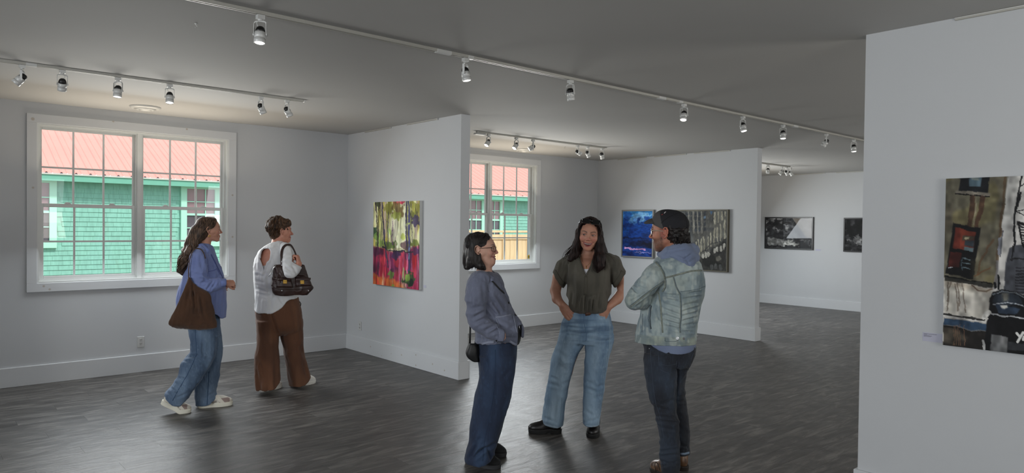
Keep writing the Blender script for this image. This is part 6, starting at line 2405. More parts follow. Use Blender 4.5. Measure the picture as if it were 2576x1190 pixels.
    # hair
    H = Sculpt(np.arange(-.18, .14, .0032), np.arange(-.14, .12, .0036), np.arange(1.28, 1.64, .0034))
    T_ = lambda x, y, z: hc+Rm@(np.array([x, y, z])*hs)
    H.ell(T_(0, -.020, .034), np.array([.085, .101, .082])*hs, .01, Rm)
    H.ell(T_(0, -.045, -.03), np.array([.084, .068, .085])*hs, .03, Rm)
    H.ell(T_(0, .112, -.045), np.array([.10, .078, .125])*hs, .006, Rm, sub=True)
    H.ell(T_(0, .030, -.085), np.array([.10, .05, .07])*hs, .006, Rm, sub=True)
    H.ell(T_(0, .075, -.005), np.array([.062, .060, .060])*hs, .006, Rm, sub=True)
    for sg in (-1, 1):
        H.chain([A(1192, 605, sg*.052), A(1189, 635, sg*.060), A(1186, 660, sg*.075), A(1178, 673, sg*.07)], [.03, .035, .032, .016], .02)
        H.chain([A(1195, 615, sg*.050), A(1197, 645, sg*.062), A(1208, 668, sg*.072), A(1218, 676, sg*.062)], [.03, .030, .026, .012], .02)
    H.chain([A(1188, 620, 0), A(1180, 650, 0), A(1174, 672, 0)], [.04, .045, .02], .03)
    H.ell(T_(.088, -.010, -.006), np.array([.030, .021, .033])*hs, .004, Rm, sub=True)
    H.cut(lambda x, y, z: z-A(1200, 681, -.05)[2]+0*x+0*y, .004)
    V, F = H.surface(2)
    N = vnormals(V, F)
    V = V+N*((vnoise(V*np.array([100, 100, 6]), 5)-.5)*.006)[:, None]
    MH = hair_mat('black_bob_hair', (20, 17, 17), (52, 46, 44), .5)
    ho = p.add('hair', V, F, MH, None)
    mb = MB()
    gl = []
    for a0, ex, ey in ((0, 1219, 679), (.2, 1208, 681), (.45, 1196, 681), (.7, 1184, 679), (1.0, 1167, 674)):
        gl.append([T_(.004, .040-a0*.09, .108), T_(.060, .030-a0*.10, .085), T_(.087, -.034-a0*.055, .030), A(1198-a0*15, 640, -.080+.04*a0), A(1207-a0*27, 662, -.085+.04*a0), A(ex, ey, -.078+.04*a0)])
    strands(gl, 15, 130, .0024, wav=0, jit=.003, segs=14, mb=mb)
    gl = [[T_(.004, .052, .100), T_(.045, .060, .078), T_(.072, .040, .040), T_(.084, .008, .034)], [T_(.004, .040, .106), T_(.055, .045, .086), T_(.082, .015, .050), T_(.088, -.024, .036)]]
    strands(gl, 16, 40, .0026, wav=0, jit=.003, segs=10, mb=mb)
    put('hair_locks', mb.mesh('hair_locks', MH, True), ho)
    # small black shoulder bag behind her
    bagm = mat('black_bag_leather', (14, 14, 15), .55, bump=.15, bscale=40)
    bo = empty('crossbody_bag', tuple(p.O+p.X*A(1190, 885, .0)[0]+np.array([0, 0, A(1190, 905, 0)[2]])), p.root.rotation_euler.z)
    tag(bo, 'small black bag hanging behind the hip of the woman in the slate jacket', 'bag')
    c0 = np.array([A(1190, 885, 0)[0], 0, A(1190, 905, 0)[2]])
    G = Sculpt(np.arange(-.08, .08, .004), np.arange(-.14, .10, .005), np.arange(-.03, .16, .004))
    rr = [(z-c0[2], x-c0[0], a_, yc, yh) for z, x, a_, yc, yh in p.rows([(860, 1180, 1198, -.02, .075), (866, 1178, 1202, -.02, .08), (890, 1172.5, 1206, -.02, .085), (898, 1177, 1208, -.02, .08), (907, 1190, 1208, -.02, .075)])]
    G.loft(rr, .01, n=3.4, rnd=.006)
    V, F = G.surface(1)
    put('bag_body', np_mesh('bag_body', V, F, bagm), bo)
    L = lambda q: tuple(q-c0)
    MB().tube([L(A(1183, 815, -.06)), L(A(1182.5, 840, -.06)), L(A(1182, 866, -.06))], .004, 8, True, 1.6).build('strap', bagm, bo, True)
    st = p.strip('bag_strap', 'jacket', [(1184, 700), (1190, 692), (1204, 685), (1216, 688), (1228, 698), (1242, 712), (1256, 727), (1268, 738)], .012, bagm, .004, lift=.003)
    return p


woman_grey()
# ------------------------------------------------------------------ man seen from behind: cap, pale denim jacket over a hoodie
def man_denim():
    p = Person(1685, 1203, 'person in dark baseball cap and pale denim jacket, arms crossed, back to us')
    A = p.at
    hc = A(1682, 583, 0)
    Rm = frame((-.93, .34, -.02), roll=0)
    hs = 1.12
    S_ = Sculpt(grid_line(-.30, .26, .008, [(-.2, .2)], .0036),
                grid_line(-.24, .32, .012, [(-.14, .16)], .0036),
                grid_line(.02, 1.86, .018, [(1.42, 1.80)], .003))
    S_.chain([A(1688, 600, 0), A(1696, 630, 0), A(1702, 655, 0)], [.062, .064, .07], .02)
    S_.loft(p.rows([(650, 1672, 1738, 0, .11), (668, 1655, 1752, 0, .14), (720, 1650, 1756, 0, .14), (790, 1630, 1740, 0, .13), (860, 1632, 1736, 0, .115), (885, 1634, 1734, 0, .12)]), .03, rnd=.02)
    S_.chain([A(1655, 690, -.10), A(1604, 748, -.15), A(1640, 742, .12)], [.055, .042, .03], .01)
    w1 = A(1640, 742, .12)
    hand_sculpt(S_, w1, np.array([.9, .3, 0]), (0, 1, .2), side=1, s=1.05, curl=(.3, .4, .3))
    S_.chain([A(1745, 690, .08), A(1722, 752, .20), A(1650, 742, .20)], [.055, .042, .03], .01)
    w2 = A(1650, 742, .20)
    hand_sculpt(S_, w2, np.array([-.9, -.25, 0]), (0, 1, .2), side=-1, s=1.05, curl=(.3, .4, .3))
    S_.chain([A(1665, 915, -.06), A(1674, 1030, -.08), A(1684, 1160, -.08)], [.07, .045, .035], .02)
    S_.chain([A(1696, 915, .05), A(1703, 1030, .09), A(1714, 1120, .09)], [.065, .042, .035], .02)
    head_sculpt(S_, hc, Rm, hs, smile=0, nose=1.06, jaw=1.12, female=False)
    V, F = S_.surface(1)
    C = np.tile(lin((186, 132, 108)), (len(V), 1))
    C = mixc(C, (160, 96, 78), .45*vnoise(V*50, 4))
    C = head_paint(V, C, hc, Rm, hs, brow=(40, 30, 26), lip=(140, 84, 78), blush=(184, 88, 74), stubble=((86, 66, 58), .62, (150, 138, 128), .55))
    q = (V-hc)@Rm/hs
    sbn = np.exp(-(((q[:, 1]-.012)/.016)**2))*sstep(-.055, -.035, q[:, 2])*sstep(.03, .02, q[:, 2])*(np.abs(q[:, 0]) > .05)
    C = mixc(C, (40, 32, 30), .8*sbn*(.6+.7*vnoise(q*300, 2)))
    C = mixc(C, (196, 96, 80), .35*((np.abs(q[:, 0]) > .074) & (q[:, 1] < .02) & (np.abs(q[:, 2]) < .04)))
    p.add('body', V, F, M_skin, C)
    eyes_obj(p, hc, Rm, hs, (60, 44, 34), (0, 0), M_eye)
    glasses(p, hc, Rm, hs, mat('dark_tortoise_frame', (62, 34, 26), .25), rx=.024, rz=.019, r=.0024, y=.106, temple_m=mat('pale_horn_temple', (176, 158, 140), .3), tr=.0024)
    # hair below the cap
    MH = hair_mat('black_curly_hair', (14, 12, 12), (48, 42, 40), .45)
    H = Sculpt(np.arange(-.16, .20, .0036), np.arange(-.14, .14, .004), np.arange(1.42, 1.74, .0036))
    T_ = lambda x, y, z: hc+Rm@(np.array([x, y, z])*hs)
    H.ell(T_(0, -.030, .012), np.array([.083, .088, .080])*hs, .01, Rm)
    H.ell(T_(0, -.062, -.040), np.array([.066, .058, .045])*hs, .02, Rm)
    H.ell(T_(0, .070, -.035), np.array([.12, .088, .11])*hs, .006, Rm, sub=True)
    for sx in (-1, 1):
        H.ell(T_(sx*.085, -.005, -.008), np.array([.026, .020, .034])*hs, .004, Rm, sub=True)
    V, F = H.surface(1)
    N = vnormals(V, F)
    V = V+N*((vnoise(V*70, 5)-.5)*.016)[:, None]
    ho = p.add('hair', V, F, MH, None)
    mb = MB()
    rg = np.random.RandomState(3)
    for i in range(110):
        a = rg.uniform(-1.35, 1.35)
        z0 = rg.uniform(-.075, -.01)
        b0 = T_(.078*math.sin(a), -.045-.066*math.cos(a), z0)
        pts = []
        r_ = rg.uniform(.006, .013)
        ph = rg.rand()*6.28
        for k in range(9):
            t = k/8
            pts.append(b0+Rm@np.array([math.sin(a)*r_*math.sin(ph+t*5), -math.cos(a)*r_*math.sin(ph+t*5)-.004, -t*.030+r_*math.cos(ph+t*5)*.8]))
        mb.tube([tuple(q) for q in pts], [.0022]*9, 5)
    put('hair_locks', mb.mesh('hair_locks', MH, True), ho)
    # cap
    G = Sculpt(np.arange(-.22, .20, .0034), np.arange(-.17, .19, .0038), np.arange(1.60, 1.84, .0034))
    G.ell(T_(0, -.012, .040), np.array([.087, .108, .088])*hs, .01, Rm)
    G.ell(T_(0, .030, .072), np.array([.066, .060, .052])*hs, .03, Rm)
    G.ell(T_(0, -.014, .022), np.array([.078, .100, .086])*hs, .004, Rm, sub=True)
    up = Rm@np.array([0, -.38, .925])
    pc = T_(0, 0, .012)
    G.cut(lambda x, y, z: (x-pc[0])*up[0]+(y-pc[1])*up[1]+(z-pc[2])*up[2], .004)
    V, F = G.surface(1)
    q = (V-hc)@Rm/hs
    C = np.tile(lin((27, 27, 32)), (len(V), 1))
    fr = sstep(.018, .022, q[:, 1]+(.08-q[:, 2])*.35)
    C = mixc(C, (74, 72, 71), fr)
    sm_ = np.abs(q[:, 0])
    C = mixc(C, (14, 14, 17), .6*np.exp(-((sm_-.0)/.003)**2))
    cap_m = vmat('cap_cloth', .85, bump=.15, bscale=700)
    co = p.add('baseball_cap', V, F, cap_m, C)
    G = Sculpt(np.arange(-.26, .06, .003), np.arange(-.10, .22, .0034), np.arange(1.62, 1.78, .003))
    rb = np.array([[1, 0, 0], [0, math.cos(-.10), -math.sin(-.10)], [0, math.sin(-.10), math.cos(-.10)]])
    G.ell(T_(0, .080, .026), np.array([.078, .082, .056])*hs, .004, Rm@rb)
    G.ell(T_(0, .080, .0185), np.array([.082, .090, .055])*hs, .003, Rm@rb, sub=True)
    G.cut(lambda x, y, z: z-T_(0, .1, .034)[2]+0*x+0*y, .004)
    G.ell(T_(0, -.012, .040), np.array([.084, .104, .086])*hs, .002, Rm, sub=True)
    V, F = G.surface(1)
    put('brim', np_mesh('brim', V, F, cap_m, np.tile(lin((68, 66, 65)), (len(V), 1))), co)
    p.bv['brim'] = BVHTree.FromPolygons([tuple(v) for v in V.tolist()], [tuple(f) for f in F.tolist()])
    p.strip('cap_emblem', 'baseball_cap', [(1671, 537), (1673, 534.5), (1675, 533)], .006, mat('white_thread', (215, 205, 205), .8), .003, step=1, parent=co)
    p.strip('cap_emblem', 'baseball_cap', [(1664, 541), (1668, 539)], .005, mat('red_thread', (150, 60, 55), .8), .003, step=1, parent=co)
    p.strip('cap_seam', 'baseball_cap', [(1663, 562), (1672, 553), (1686, 544), (1702, 537), (1716, 534)], .003, mat('cap_seam', (14, 14, 17), .9), .002, parent=co)
    p.strip('cap_seam', 'baseball_cap', [(1716, 533), (1724, 545), (1728, 560), (1730, 576)], .002, mat('cap_seam', (14, 14, 17), .9), .002, parent=co)
    mb = MB()
    mb.tube([tuple(A(1725, 583, -.05)), tuple(A(1731, 585, -.03)), tuple(A(1735, 586, .0)), tuple(A(1732, 588, .03))], .007, 8, True, .4)
    mb.build('cap_strap', M_black, co, True)
    # hoodie: body under the jacket and the hood lying on the back
    hood = (116, 128, 154)
    G = Sculpt(np.arange(-.30, .24, .006), np.arange(-.22, .22, .0062), np.arange(.78, 1.00, .005))
    G.loft(p.rows([(835, 1606, 1749, 0, .142), (855, 1608, 1750, 0, .145), (875, 1612, 1751, 0, .147), (897, 1618, 1751.5, 0, .148)]), .01, n=2.3)
    hx = [A(x, 870, -.13)[0] for x in (1600, 1612, 1625, 1640, 1658, 1675, 1700, 1716, 1735, 1754)]
    hz = [A(1690, y, -.13)[2] for y in (852, 858, 864, 873, 883, 889, 891.5, 891, 887, 879)]
    G.cut(lambda x, y, z: z-np.interp(x, hx, hz).reshape(x.shape)+0*y, .003)
    hp_ = lambda V, C, N: mixc(C, (98, 110, 138), .6*sstep(.4, .8, vnoise(V*np.array([10, 10, 6]), 3)))
    finish(p, 'hoodie_hem', G, M_cloth, hood, 1, [dict(amp=.004, scale=(10, 10, 12), seed=51)], [((1630, 866), (1740, 868), 3, .003)], hp_)
    G = Sculpt(np.arange(-.20, .24, .004), np.arange(-.20, .22, .0044), np.arange(1.36, 1.66, .004))
    G.chain([A(1663, 642, -.05), A(1678, 636, -.085), A(1700, 629, -.095), A(1722, 626, -.075), A(1738, 628, -.03), A(1741, 630, .03)], [.020, .032, .034, .036, .040, .040], .015)
    G.chain([A(1661, 640, .05), A(1680, 632, .10), A(1710, 624, .12), A(1738, 626, .07), A(1741, 630, .02)], [.022, .030, .034, .038, .040], .015)
    G.chain([A(1696, 640, -.08), A(1722, 645, -.085), A(1741, 648, -.05)], [.044, .058, .046], .03)
    G.chain([A(1716, 648, -.085), A(1732, 662, -.105)], [.056, .040], .025)
    G.chain([A(1672, 648, -.085), A(1700, 652, -.105), A(1724, 660, -.11)], [.020, .028, .030], .03)
    G.chain([A(1694, 585, 0), A(1700, 640, 0)], [.072, .074], .01, sub=True)
    crl = [((1668, 644), (1682, 634), 2.5, .005), ((1680, 634), (1722, 626), 2, .006), ((1684, 648), (1706, 654), 2.5, .006), ((1718, 655), (1740, 640), 3, .008), ((1722, 640), (1735, 668), 3, .005), ((1730, 662), (1752, 650), 3, .005), ((1700, 645), (1730, 655), 3, .005)]
    finish(p, 'hood', G, M_cloth, hood, 1, [dict(amp=.008, scale=(16, 16, 16), seed=53)], crl, hp_)
    # denim jacket
    jk = (150, 164, 166)
    dpj0 = denim_paint(p, (178, 188, 182), (98, 116, 126), 7, [(1690, 670, 50, 12, .4), (1620, 730, 20, 30, .3), (1660, 800, 20, 30, .3)], .6, (13, 13, 9))

    def dpj(V, C, N):
        C = dpj0(V, C, N)
        C = mixc(C, (92, 108, 118), .4*sstep(.5, .8, vnoise(V*np.array([60, 60, 34]), 23)))
        return mixc(C, (196, 202, 194), .4*sstep(.55, .8, vnoise(V*np.array([55, 55, 30]), 24)))

    def jp(V, C, N):
        C = dpj(V, C, N)
        return mixc(C, (150, 156, 138), .35*sstep(.5, .8, vnoise(V*np.array([9, 9, 7]), 19)))
    G = Sculpt(np.arange(-.33, .27, .0046), np.arange(-.23, .23, .005), np.arange(.90, 1.50, .0046))
    G.loft(p.rows([(641, 1668, 1736, 0, .085), (648, 1654, 1750, 0, .125), (656, 1646, 1759, 0, .150), (668, 1642, 1766, 0, .166), (684, 1642, 1771, 0, .170), (705, 1643, 1773, 0, .170), (720, 1642, 1773.5, 0, .168), (751, 1632, 1768.5, 0, .162), (765, 1622, 1765, 0, .160), (778, 1614, 1761, 0, .158), (800, 1609, 1757, 0, .152), (819, 1604, 1754.5, 0, .150), (838, 1600, 1753, 0, .150), (852, 1598.5, 1752.5, 0, .151)]), .01, n=2.25)
    G.chain([A(1696, 590, 0), A(1700, 648, 0)], [.078, .084], .01, sub=True)
    crl = []
    rg = np.random.RandomState(8)
    for (y0, x0, x1, sl_) in ((742, 1672, 1712, 3), (752, 1674, 1706, 8), (764, 1668, 1712, 12), (778, 1670, 1714, 16), (792, 1668, 1712, 14), (806, 1670, 1712, 12), (820, 1672, 1710, 8), (770, 1716, 1752, -8), (784, 1718, 1758, -12), (796, 1714, 1754, -10), (808, 1716, 1752, -9), (820, 1716, 1750, -6), (833, 1714, 1746, 3), (752, 1722, 1762, -6), (738, 1735, 1766, -4)):
        crl.append(((x0, y0), (x1, y0+sl_), 2.6+rg.rand(), .0055+.003*rg.rand()))
    crl += [((1648, 775), (1660, 830), 3.5, .005), ((1626, 790), (1618, 835), 3.5, .004), ((1652, 800), (1668, 815), 3, .005), ((1655, 700), (1668, 720), 3, .004)]
    jo = finish(p, 'denim_jacket', G, M_denim, jk, 1, [dict(amp=.006, scale=(11, 11, 16), seed=55), dict(amp=.003, scale=(30, 30, 34), seed=56)], crl, jp)
    # sleeves
    G = Sculpt(np.arange(-.36, .12, .0044), np.arange(-.28, .24, .005), np.arange(1.06, 1.48, .0044))
    G.chain([A(1660, 682, -.085), A(1644, 696, -.125), A(1622, 722, -.155), A(1602, 745, -.165), A(1595, 757, -.16)], [.064, .068, .062, .054, .050], .02)
    G.chain([A(1595, 757, -.16), A(1614, 757, -.11), A(1632, 748, -.02), A(1640, 742, .08)], [.050, .050, .048, .042], .02)
    crl = [((1588, 722), (1606, 738), 3, .007), ((1592, 715), (1625, 728), 3, .005), ((1585, 760), (1622, 738), 3, .005), ((1582, 745), (1600, 742), 3, .006), ((1600, 772), (1632, 748), 3, .007), ((1612, 770), (1640, 740), 3, .006),
           ((1640, 735), (1662, 722), 3, .006), ((1630, 690), (1650, 705), 4, .004), ((1610, 705), (1628, 712), 4, .004)]
    finish(p, 'sleeve', G, M_denim, jk, 1, [dict(amp=.009, scale=(12, 12, 14), seed=57), dict(amp=.003, scale=(30, 30, 34), seed=58)], crl, jp)
    G = Sculpt(np.arange(-.2, .27, .007), np.arange(-.02, .34, .007), np.arange(1.06, 1.48, .007))
    G.chain([A(1742, 684, .07), A(1748, 715, .13), A(1722, 752, .20), A(1680, 742, .23), A(1655, 742, .20)], [.060, .058, .052, .05, .042], .02)
    finish(p, 'sleeve', G, M_denim, jk, 1, None, (), jp)
    # waistband
    G = Sculpt(np.arange(-.33, .27, .005), np.arange(-.2, .2, .005), np.arange(.88, 1.02, .004))
    G.loft(p.rows([(838, 1599, 1753, 0, .153), (848, 1598, 1753, 0, .155), (861, 1596.5, 1752, 0, .155)]), .01, n=2.25)
    G.loft(p.rows([(832, 1606, 1747, 0, .142), (868, 1606, 1747, 0, .142)]), .003, n=2.25, sub=True)
    finish(p, 'waistband', G, M_denim, (152, 160, 148), 1, [dict(amp=.004, scale=(24, 24, 20), seed=59)], [((1600, 841), (1752, 840), 2, .003)], jp)
    sm = mat('jacket_seam', (126, 132, 122), .9, var=.25, scale=60)
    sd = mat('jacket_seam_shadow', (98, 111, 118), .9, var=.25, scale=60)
    J_ = 'denim_jacket'
    for px, w_ in (([(1672, 699), (1690, 695), (1712, 689), (1738, 682), (1756, 680.5), (1770, 681)], .011), ([(1674, 737), (1674, 780), (1670, 830)], 0),):
        if w_:
            p.strip('yoke_seam', J_, px, w_, sm, .005)
    p.strip('armhole_seam', [J_, 'sleeve'], [(1649, 660), (1660, 672), (1669, 690), (1673, 706), (1673, 722), (1666, 734)], .010, sm, .005)
    p.strip('armhole_seam', [J_, 'sleeve'], [(1652, 658), (1663, 671), (1672, 690), (1676, 706), (1676, 722), (1669, 735)], .003, sd, .004)
    p.strip('back_seam', J_, [(1695, 697), (1702, 722), (1712, 740), (1714, 770), (1714, 800), (1711, 820), (1712, 837)], .006, sd, .004)
    p.strip('back_seam', J_, [(1693.5, 697), (1700, 722), (1710, 741), (1712, 770), (1712, 800), (1709, 820), (1710, 837)], .004, sm, .004)
    p.strip('side_seam', J_, [(1657, 736), (1662, 765), (1664, 800), (1667, 837)], .010, sm, .004)
    p.strip('panel_seam', J_, [(1712, 734), (1735, 731), (1758, 727), (1773, 720)], .003, sd, .004)
    p.strip('front_seam', J_, [(1617, 790), (1616, 815), (1615, 836)], .006, sd, .003)
    p.strip('sleeve_seam', 'sleeve', [(1669, 709), (1650, 722), (1625, 740), (1605, 757), (1586, 772)], .007, sm, .004)
    p.strip('sleeve_seam', 'sleeve', [(1669, 706.5), (1650, 719.5), (1625, 737.5), (1605, 754), (1585, 769)], .003, sd, .004)
    p.strip('pocket_welt', J_, [(1637, 768), (1634, 785), (1631, 800), (1634, 820), (1637, 828)], .009, sd, .008)
    p.strip('pocket_opening', J_, [(1639, 769), (1637, 785), (1635, 800), (1637, 820), (1638.5, 827)], .004, mat('dark_opening', (20, 24, 30), .9), .003)
    p.strip('tab_seam', 'waistband', [(1673, 842), (1673, 858)], .004, sd, .003)
    p.strip('tab_seam', 'waistband', [(1674, 842.5), (1700, 842.5), (1706, 846), (1706, 856), (1700, 858.5), (1674, 858.5)], .0025, sd, .003)
    p.button('button', 'waistband', 1704, 851, .0115, mat('white_button', (222, 226, 228), .25, metal=.3), .006)
    p.button('button', 'waistband', 1720, 852, .0075, mat('dull_button', (120, 120, 122), .4, metal=.6), .004)
    p.button('button', 'waistband', 1752, 845, .006, M_silver, .006)
    # jeans
    G = Sculpt(np.arange(-.26, .24, .0056), np.arange(-.24, .26, .0064), np.arange(.03, 1.0, .0062))
    G.loft(p.rows([(858, 1615, 1748, 0, .135), (868, 1617.5, 1750, 0, .14), (888, 1620, 1749, 0, .145), (905, 1620.5, 1741, 0, .145), (918, 1621, 1735, 0, .14)]), .02, n=2.2)
    G.loft(p.rows([(890, 1620, 1712, -.06, .095), (915, 1621, 1705, -.07, .098), (943, 1623, 1703, -.075, .094), (971, 1627, 1702, -.08, .088), (999, 1633, 1701.5, -.08, .082), (1026, 1643.5, 1702.5, -.08, .074), (1040, 1647, 1704, -.08, .071), (1052, 1649.6, 1707, -.08, .070), (1068, 1653, 1709, -.08, .068), (1096, 1657.4, 1710, -.08, .066), (1123, 1659.5, 1710.7, -.08, .064), (1140, 1656.8, 1709, -.08, .066), (1152, 1657, 1710, -.08, .068), (1166, 1660, 1710.5, -.08, .068), (1186, 1664, 1707, -.08, .066)]), .012)
    G.loft(p.rows([(890, 1690, 1750, .06, .09), (915, 1688, 1735, .07, .095), (943, 1680, 1727, .08, .09), (971, 1676, 1722.5, .085, .085), (990, 1676, 1723, .088, .08), (1000, 1676, 1724.5, .088, .078), (1015, 1677, 1726.5, .09, .076), (1040, 1682, 1731, .09, .072), (1068, 1686, 1733.5, .09, .068), (1096, 1690, 1734.3, .09, .066), (1123, 1692, 1733, .09, .064), (1136, 1694, 1734.5, .09, .064), (1141, 1694, 1734, .09, .064)]), .012)
    dpn = denim_paint(p, (56, 70, 88), (18, 21, 30), 9, [(1685, 960, 16, 30, .55), (1712, 950, 8, 26, .4), (1690, 1100, 18, 40, .2)], .5, (12, 12, 6))
    crl = [((1648, 1046), (1700, 1052), 3, .009), ((1655, 1060), (1706, 1064), 3, .007), ((1640, 1020), (1690, 1034), 3.5, .007), ((1658, 1075), (1700, 1082), 3.5, .005), ((1695, 1005), (1660, 1020), 4, .005),
           ((1656, 1136), (1705, 1130), 3, .008), ((1660, 1148), (1708, 1144), 3, .008), ((1658, 1160), (1705, 1170), 3, .008), ((1664, 1174), (1706, 1160), 3, .007), ((1706, 900), (1700, 1000), 3, .006), ((1706, 920), (1690, 940), 4, .005),
           ((1705, 1000), (1724, 996), 3, .007), ((1708, 1012), (1726, 1010), 3, .006), ((1712, 1120), (1732, 1126), 3, .006), ((1705, 930), (1718, 926), 3, .004)]
    finish(p, 'jeans', G, M_denim, (27, 31, 40), 1, [dict(amp=.009, scale=(12, 12, 12), seed=61), dict(amp=.004, scale=(30, 30, 26), seed=62)], crl, dpn)
    sn = mat('navy_denim_seam', (66, 74, 88), .9)
    p.strip('side_seam', 'jeans', [(1637, 868), (1638, 910), (1643, 970), (1650, 1015), (1662, 1050), (1668, 1090), (1674, 1130)], .003, sn, .002)
    p.strip('pocket_seam', 'jeans', [(1656, 884), (1657, 910), (1661, 930), (1672, 936), (1684, 940), (1700, 928), (1703, 908)], .003, sn, .003)
    p.strip('pocket_seam', 'jeans', [(1663, 917), (1680, 920), (1703, 915)], .0022, sn, .003)
    p.strip('pocket_seam', 'jeans', [(1744, 888), (1738, 905), (1733, 925), (1730, 930)], .003, sn, .003)
    p.button('rivet', 'jeans', 1634, 877, .004, M_silver, .003)
    p.strip('rolled_cuff', 'jeans', [(1712, 1142), (1722, 1142), (1733, 1139)], .016, mat('pale_cuff', (122, 140, 160), .9), .008)
    # boots
    def bootp(V0, C, L):
        n_ = vnoise(V0*np.array([40, 40, 30]), 4)
        C = mixc(C, (58, 38, 26), .7*sstep(.45, .7, n_))
        return mixc(C, (150, 118, 84), .35*sstep(.6, .85, vnoise(V0*np.array([70, 70, 50]), 7)))
    bl = mat
    h1 = p.floor(1700, 1214)
    t1 = h1+np.array([-.15, .22, 0])
    shoe(p, 'boot', h1, t1, (104, 76, 54), (36, 28, 22), w=.105, h=.11, shaft=.17, shaft_r=.052, paint=bootp)
    h2 = p.floor(1722, 1186)
    t2 = h2+np.array([-.10, .25, 0])
    shoe(p, 'boot', h2, t2, (104, 76, 54), (36, 28, 22), w=.105, h=.11, shaft=.19, shaft_r=.050, paint=bootp)
    mb = MB()
    mb.tube([tuple(t) for t in smooth_line([A(1660, 1184, -.10), A(1655, 1168, -.10), A(1649, 1163, -.10), A(1647.5, 1172, -.10), A(1650, 1188, -.10)], 14)], .004, 6, True, .6)
    mb.build('pull_tab', mat('boot_tab', (26, 22, 20), .8), p.root, True)
    return p


man_denim()
# ------------------------------------------------------------------ young woman walking: long wavy hair, blue shirt, suede tote
def woman_blue():
    p = Person(515, 1030, 'walking person with long wavy brown hair, blue shirt and wide jeans by the window')
    A = p.at
    hc = A(526, 577, 0)
    Rm = frame((.99, .10, 0))
    hs = .93
    S_ = Sculpt(grid_line(-.40, .34, .008, [(-.10, .30)], .0032),
                grid_line(-.30, .26, .012, [(-.22, .09)], .0036),
                grid_line(.02, 1.72, .018, [(1.02, 1.18), (1.40, 1.68)], .003))
    S_.chain([A(520, 590, 0), A(515, 610, 0), A(511, 640, 0)], [.046, .046, .058], .02)
    S_.loft(p.rows([(628, 496, 527, 0, .10), (650, 488, 535, 0, .14), (700, 485, 538, 0, .12), (760, 480, 540, 0, .13), (810, 482, 548, 0, .14)]), .03, rnd=.02)
    wr = A(568, 711, -.15)
    S_.chain([A(502, 645, -.14), A(500, 680, -.17), A(503, 715, -.17)], [.048, .042, .036], .01)
    S_.chain([A(503, 715, -.17), A(540, 716, -.17), wr], [.036, .032, .024], .01)
    hand_sculpt(S_, wr, (1, .25, -.12), (-.15, -.85, .5), side=-1, s=.84, curl=(.9, 1.2, .8), thumb=(.45, .5))
    w2 = A(545, 712, .15)
    S_.chain([A(505, 645, .14), A(507, 690, .17), A(510, 712, .16), w2], [.048, .040, .034, .024], .01)
    hand_sculpt(S_, w2, (1, -.2, 0), (0, .8, .5), side=1, s=.92, curl=(.8, 1.1, .7))
    S_.chain([A(508, 840, -.07), A(505, 915, -.09), A(447, 1005, -.09)], [.07, .05, .036], .02)
    S_.chain([A(520, 830, .08), A(530, 920, .10), A(515, 1010, .10)], [.09, .058, .04], .02)
    head_sculpt(S_, hc, Rm, hs, smile=.15, nose=1.01, jaw=.88, open_mouth=0)
    V, F = S_.surface(1)
    C = np.tile(lin((196, 146, 124)), (len(V), 1))
    C = mixc(C, (178, 120, 98), .3*vnoise(V*60, 4))
    C = head_paint(V, C, hc, Rm, hs, brow=(74, 52, 42), lip=(160, 92, 88), blush=(196, 116, 102))
    p.add('body', V, F, M_skin, C)
    eyes_obj(p, hc, Rm, hs, (90, 70, 50), (0, 0), M_eye)
    e = A(527, 594, -.085)
    mb = MB()
    mb.tube([tuple(e+np.array([.009*math.cos(t), 0, .007*math.sin(t)])) for t in np.linspace(0, 6.28, 12)], .0028, 6)
    mb.build('earring', M_gold, p.root, True)
    # shirt
    B = Sculpt(np.arange(-.32, .26, .0056), np.arange(-.23, .23, .0062), np.arange(.80, 1.52, .0056))
    B.loft(p.rows([(611, 500, 524, 0, .062), (617, 495, 532, 0, .09), (625, 489, 537, 0, .125), (636, 483, 541, 0, .155), (656, 476, 549, 0, .165), (671, 471, 556, 0, .165), (686, 464, 561, 0, .168), (706, 456, 565, 0, .17), (732, 447, 569, 0, .175), (752, 443.5, 570, 0, .18), (767, 444, 569.5, 0, .182), (792, 450, 567.5, 0, .182), (806, 455, 567.5, 0, .182)]), .01, n=2.2)
    B.chain([A(516, 592, 0), A(514, 622, 0)], [.050, .056], .01, sub=True)
    hx = [A(x, 800, -.15)[0] for x in (440, 500, 538, 548, 554, 568)]
    hz = [A(540, y, -.15)[2] for y in (792, 797, 788, 796, 803, 805)]
    B.cut(lambda x, y, z: z-np.interp(x, hx, hz).reshape(x.shape)+0*y, .003)
    blue = (118, 132, 182)

    def bp(V, C, N):
        n1 = vnoise(V*np.array([10, 10, 7]), 3)
        C = mixc(C, (98, 112, 164), .45*sstep(.45, .8, n1))
        s_ = .5+.5*np.sin((V[:, 0]+V[:, 1]*.7)*780)
        return mixc(C, (146, 160, 208), .22*s_)
    crl = [((540, 700), (556, 690), 3, .004), ((552, 740), (548, 795), 4, .007), ((560, 740), (561, 795), 3.5, .006), ((462, 720), (450, 770), 4, .008), ((454, 700), (447, 750), 4, .008), ((536, 745), (534, 790), 4, .006), ((530, 660), (546, 690), 4, .004), ((542, 730), (541, 790), 4, .006)]
    finish(p, 'shirt', B, M_cloth, blue, 1, [dict(amp=.010, scale=(16, 16, 5), seed=71)], crl, bp)
    B = Sculpt(np.arange(-.16, .26, .0044), np.arange(-.28, -.02, .0048), np.arange(.98, 1.46, .0044))
    B.chain([A(505, 636, -.115), A(500, 650, -.155), A(498, 675, -.175), A(499, 700, -.178), A(503, 715, -.178)], [.052, .070, .074, .072, .066], .02)
    B.chain([A(503, 715, -.178), A(520, 720, -.18), A(540, 716, -.178), A(556, 713, -.168), A(572, 711, -.16)], [.066, .066, .056, .043, .036], .02)
    q0 = A(568, 700, -.16)
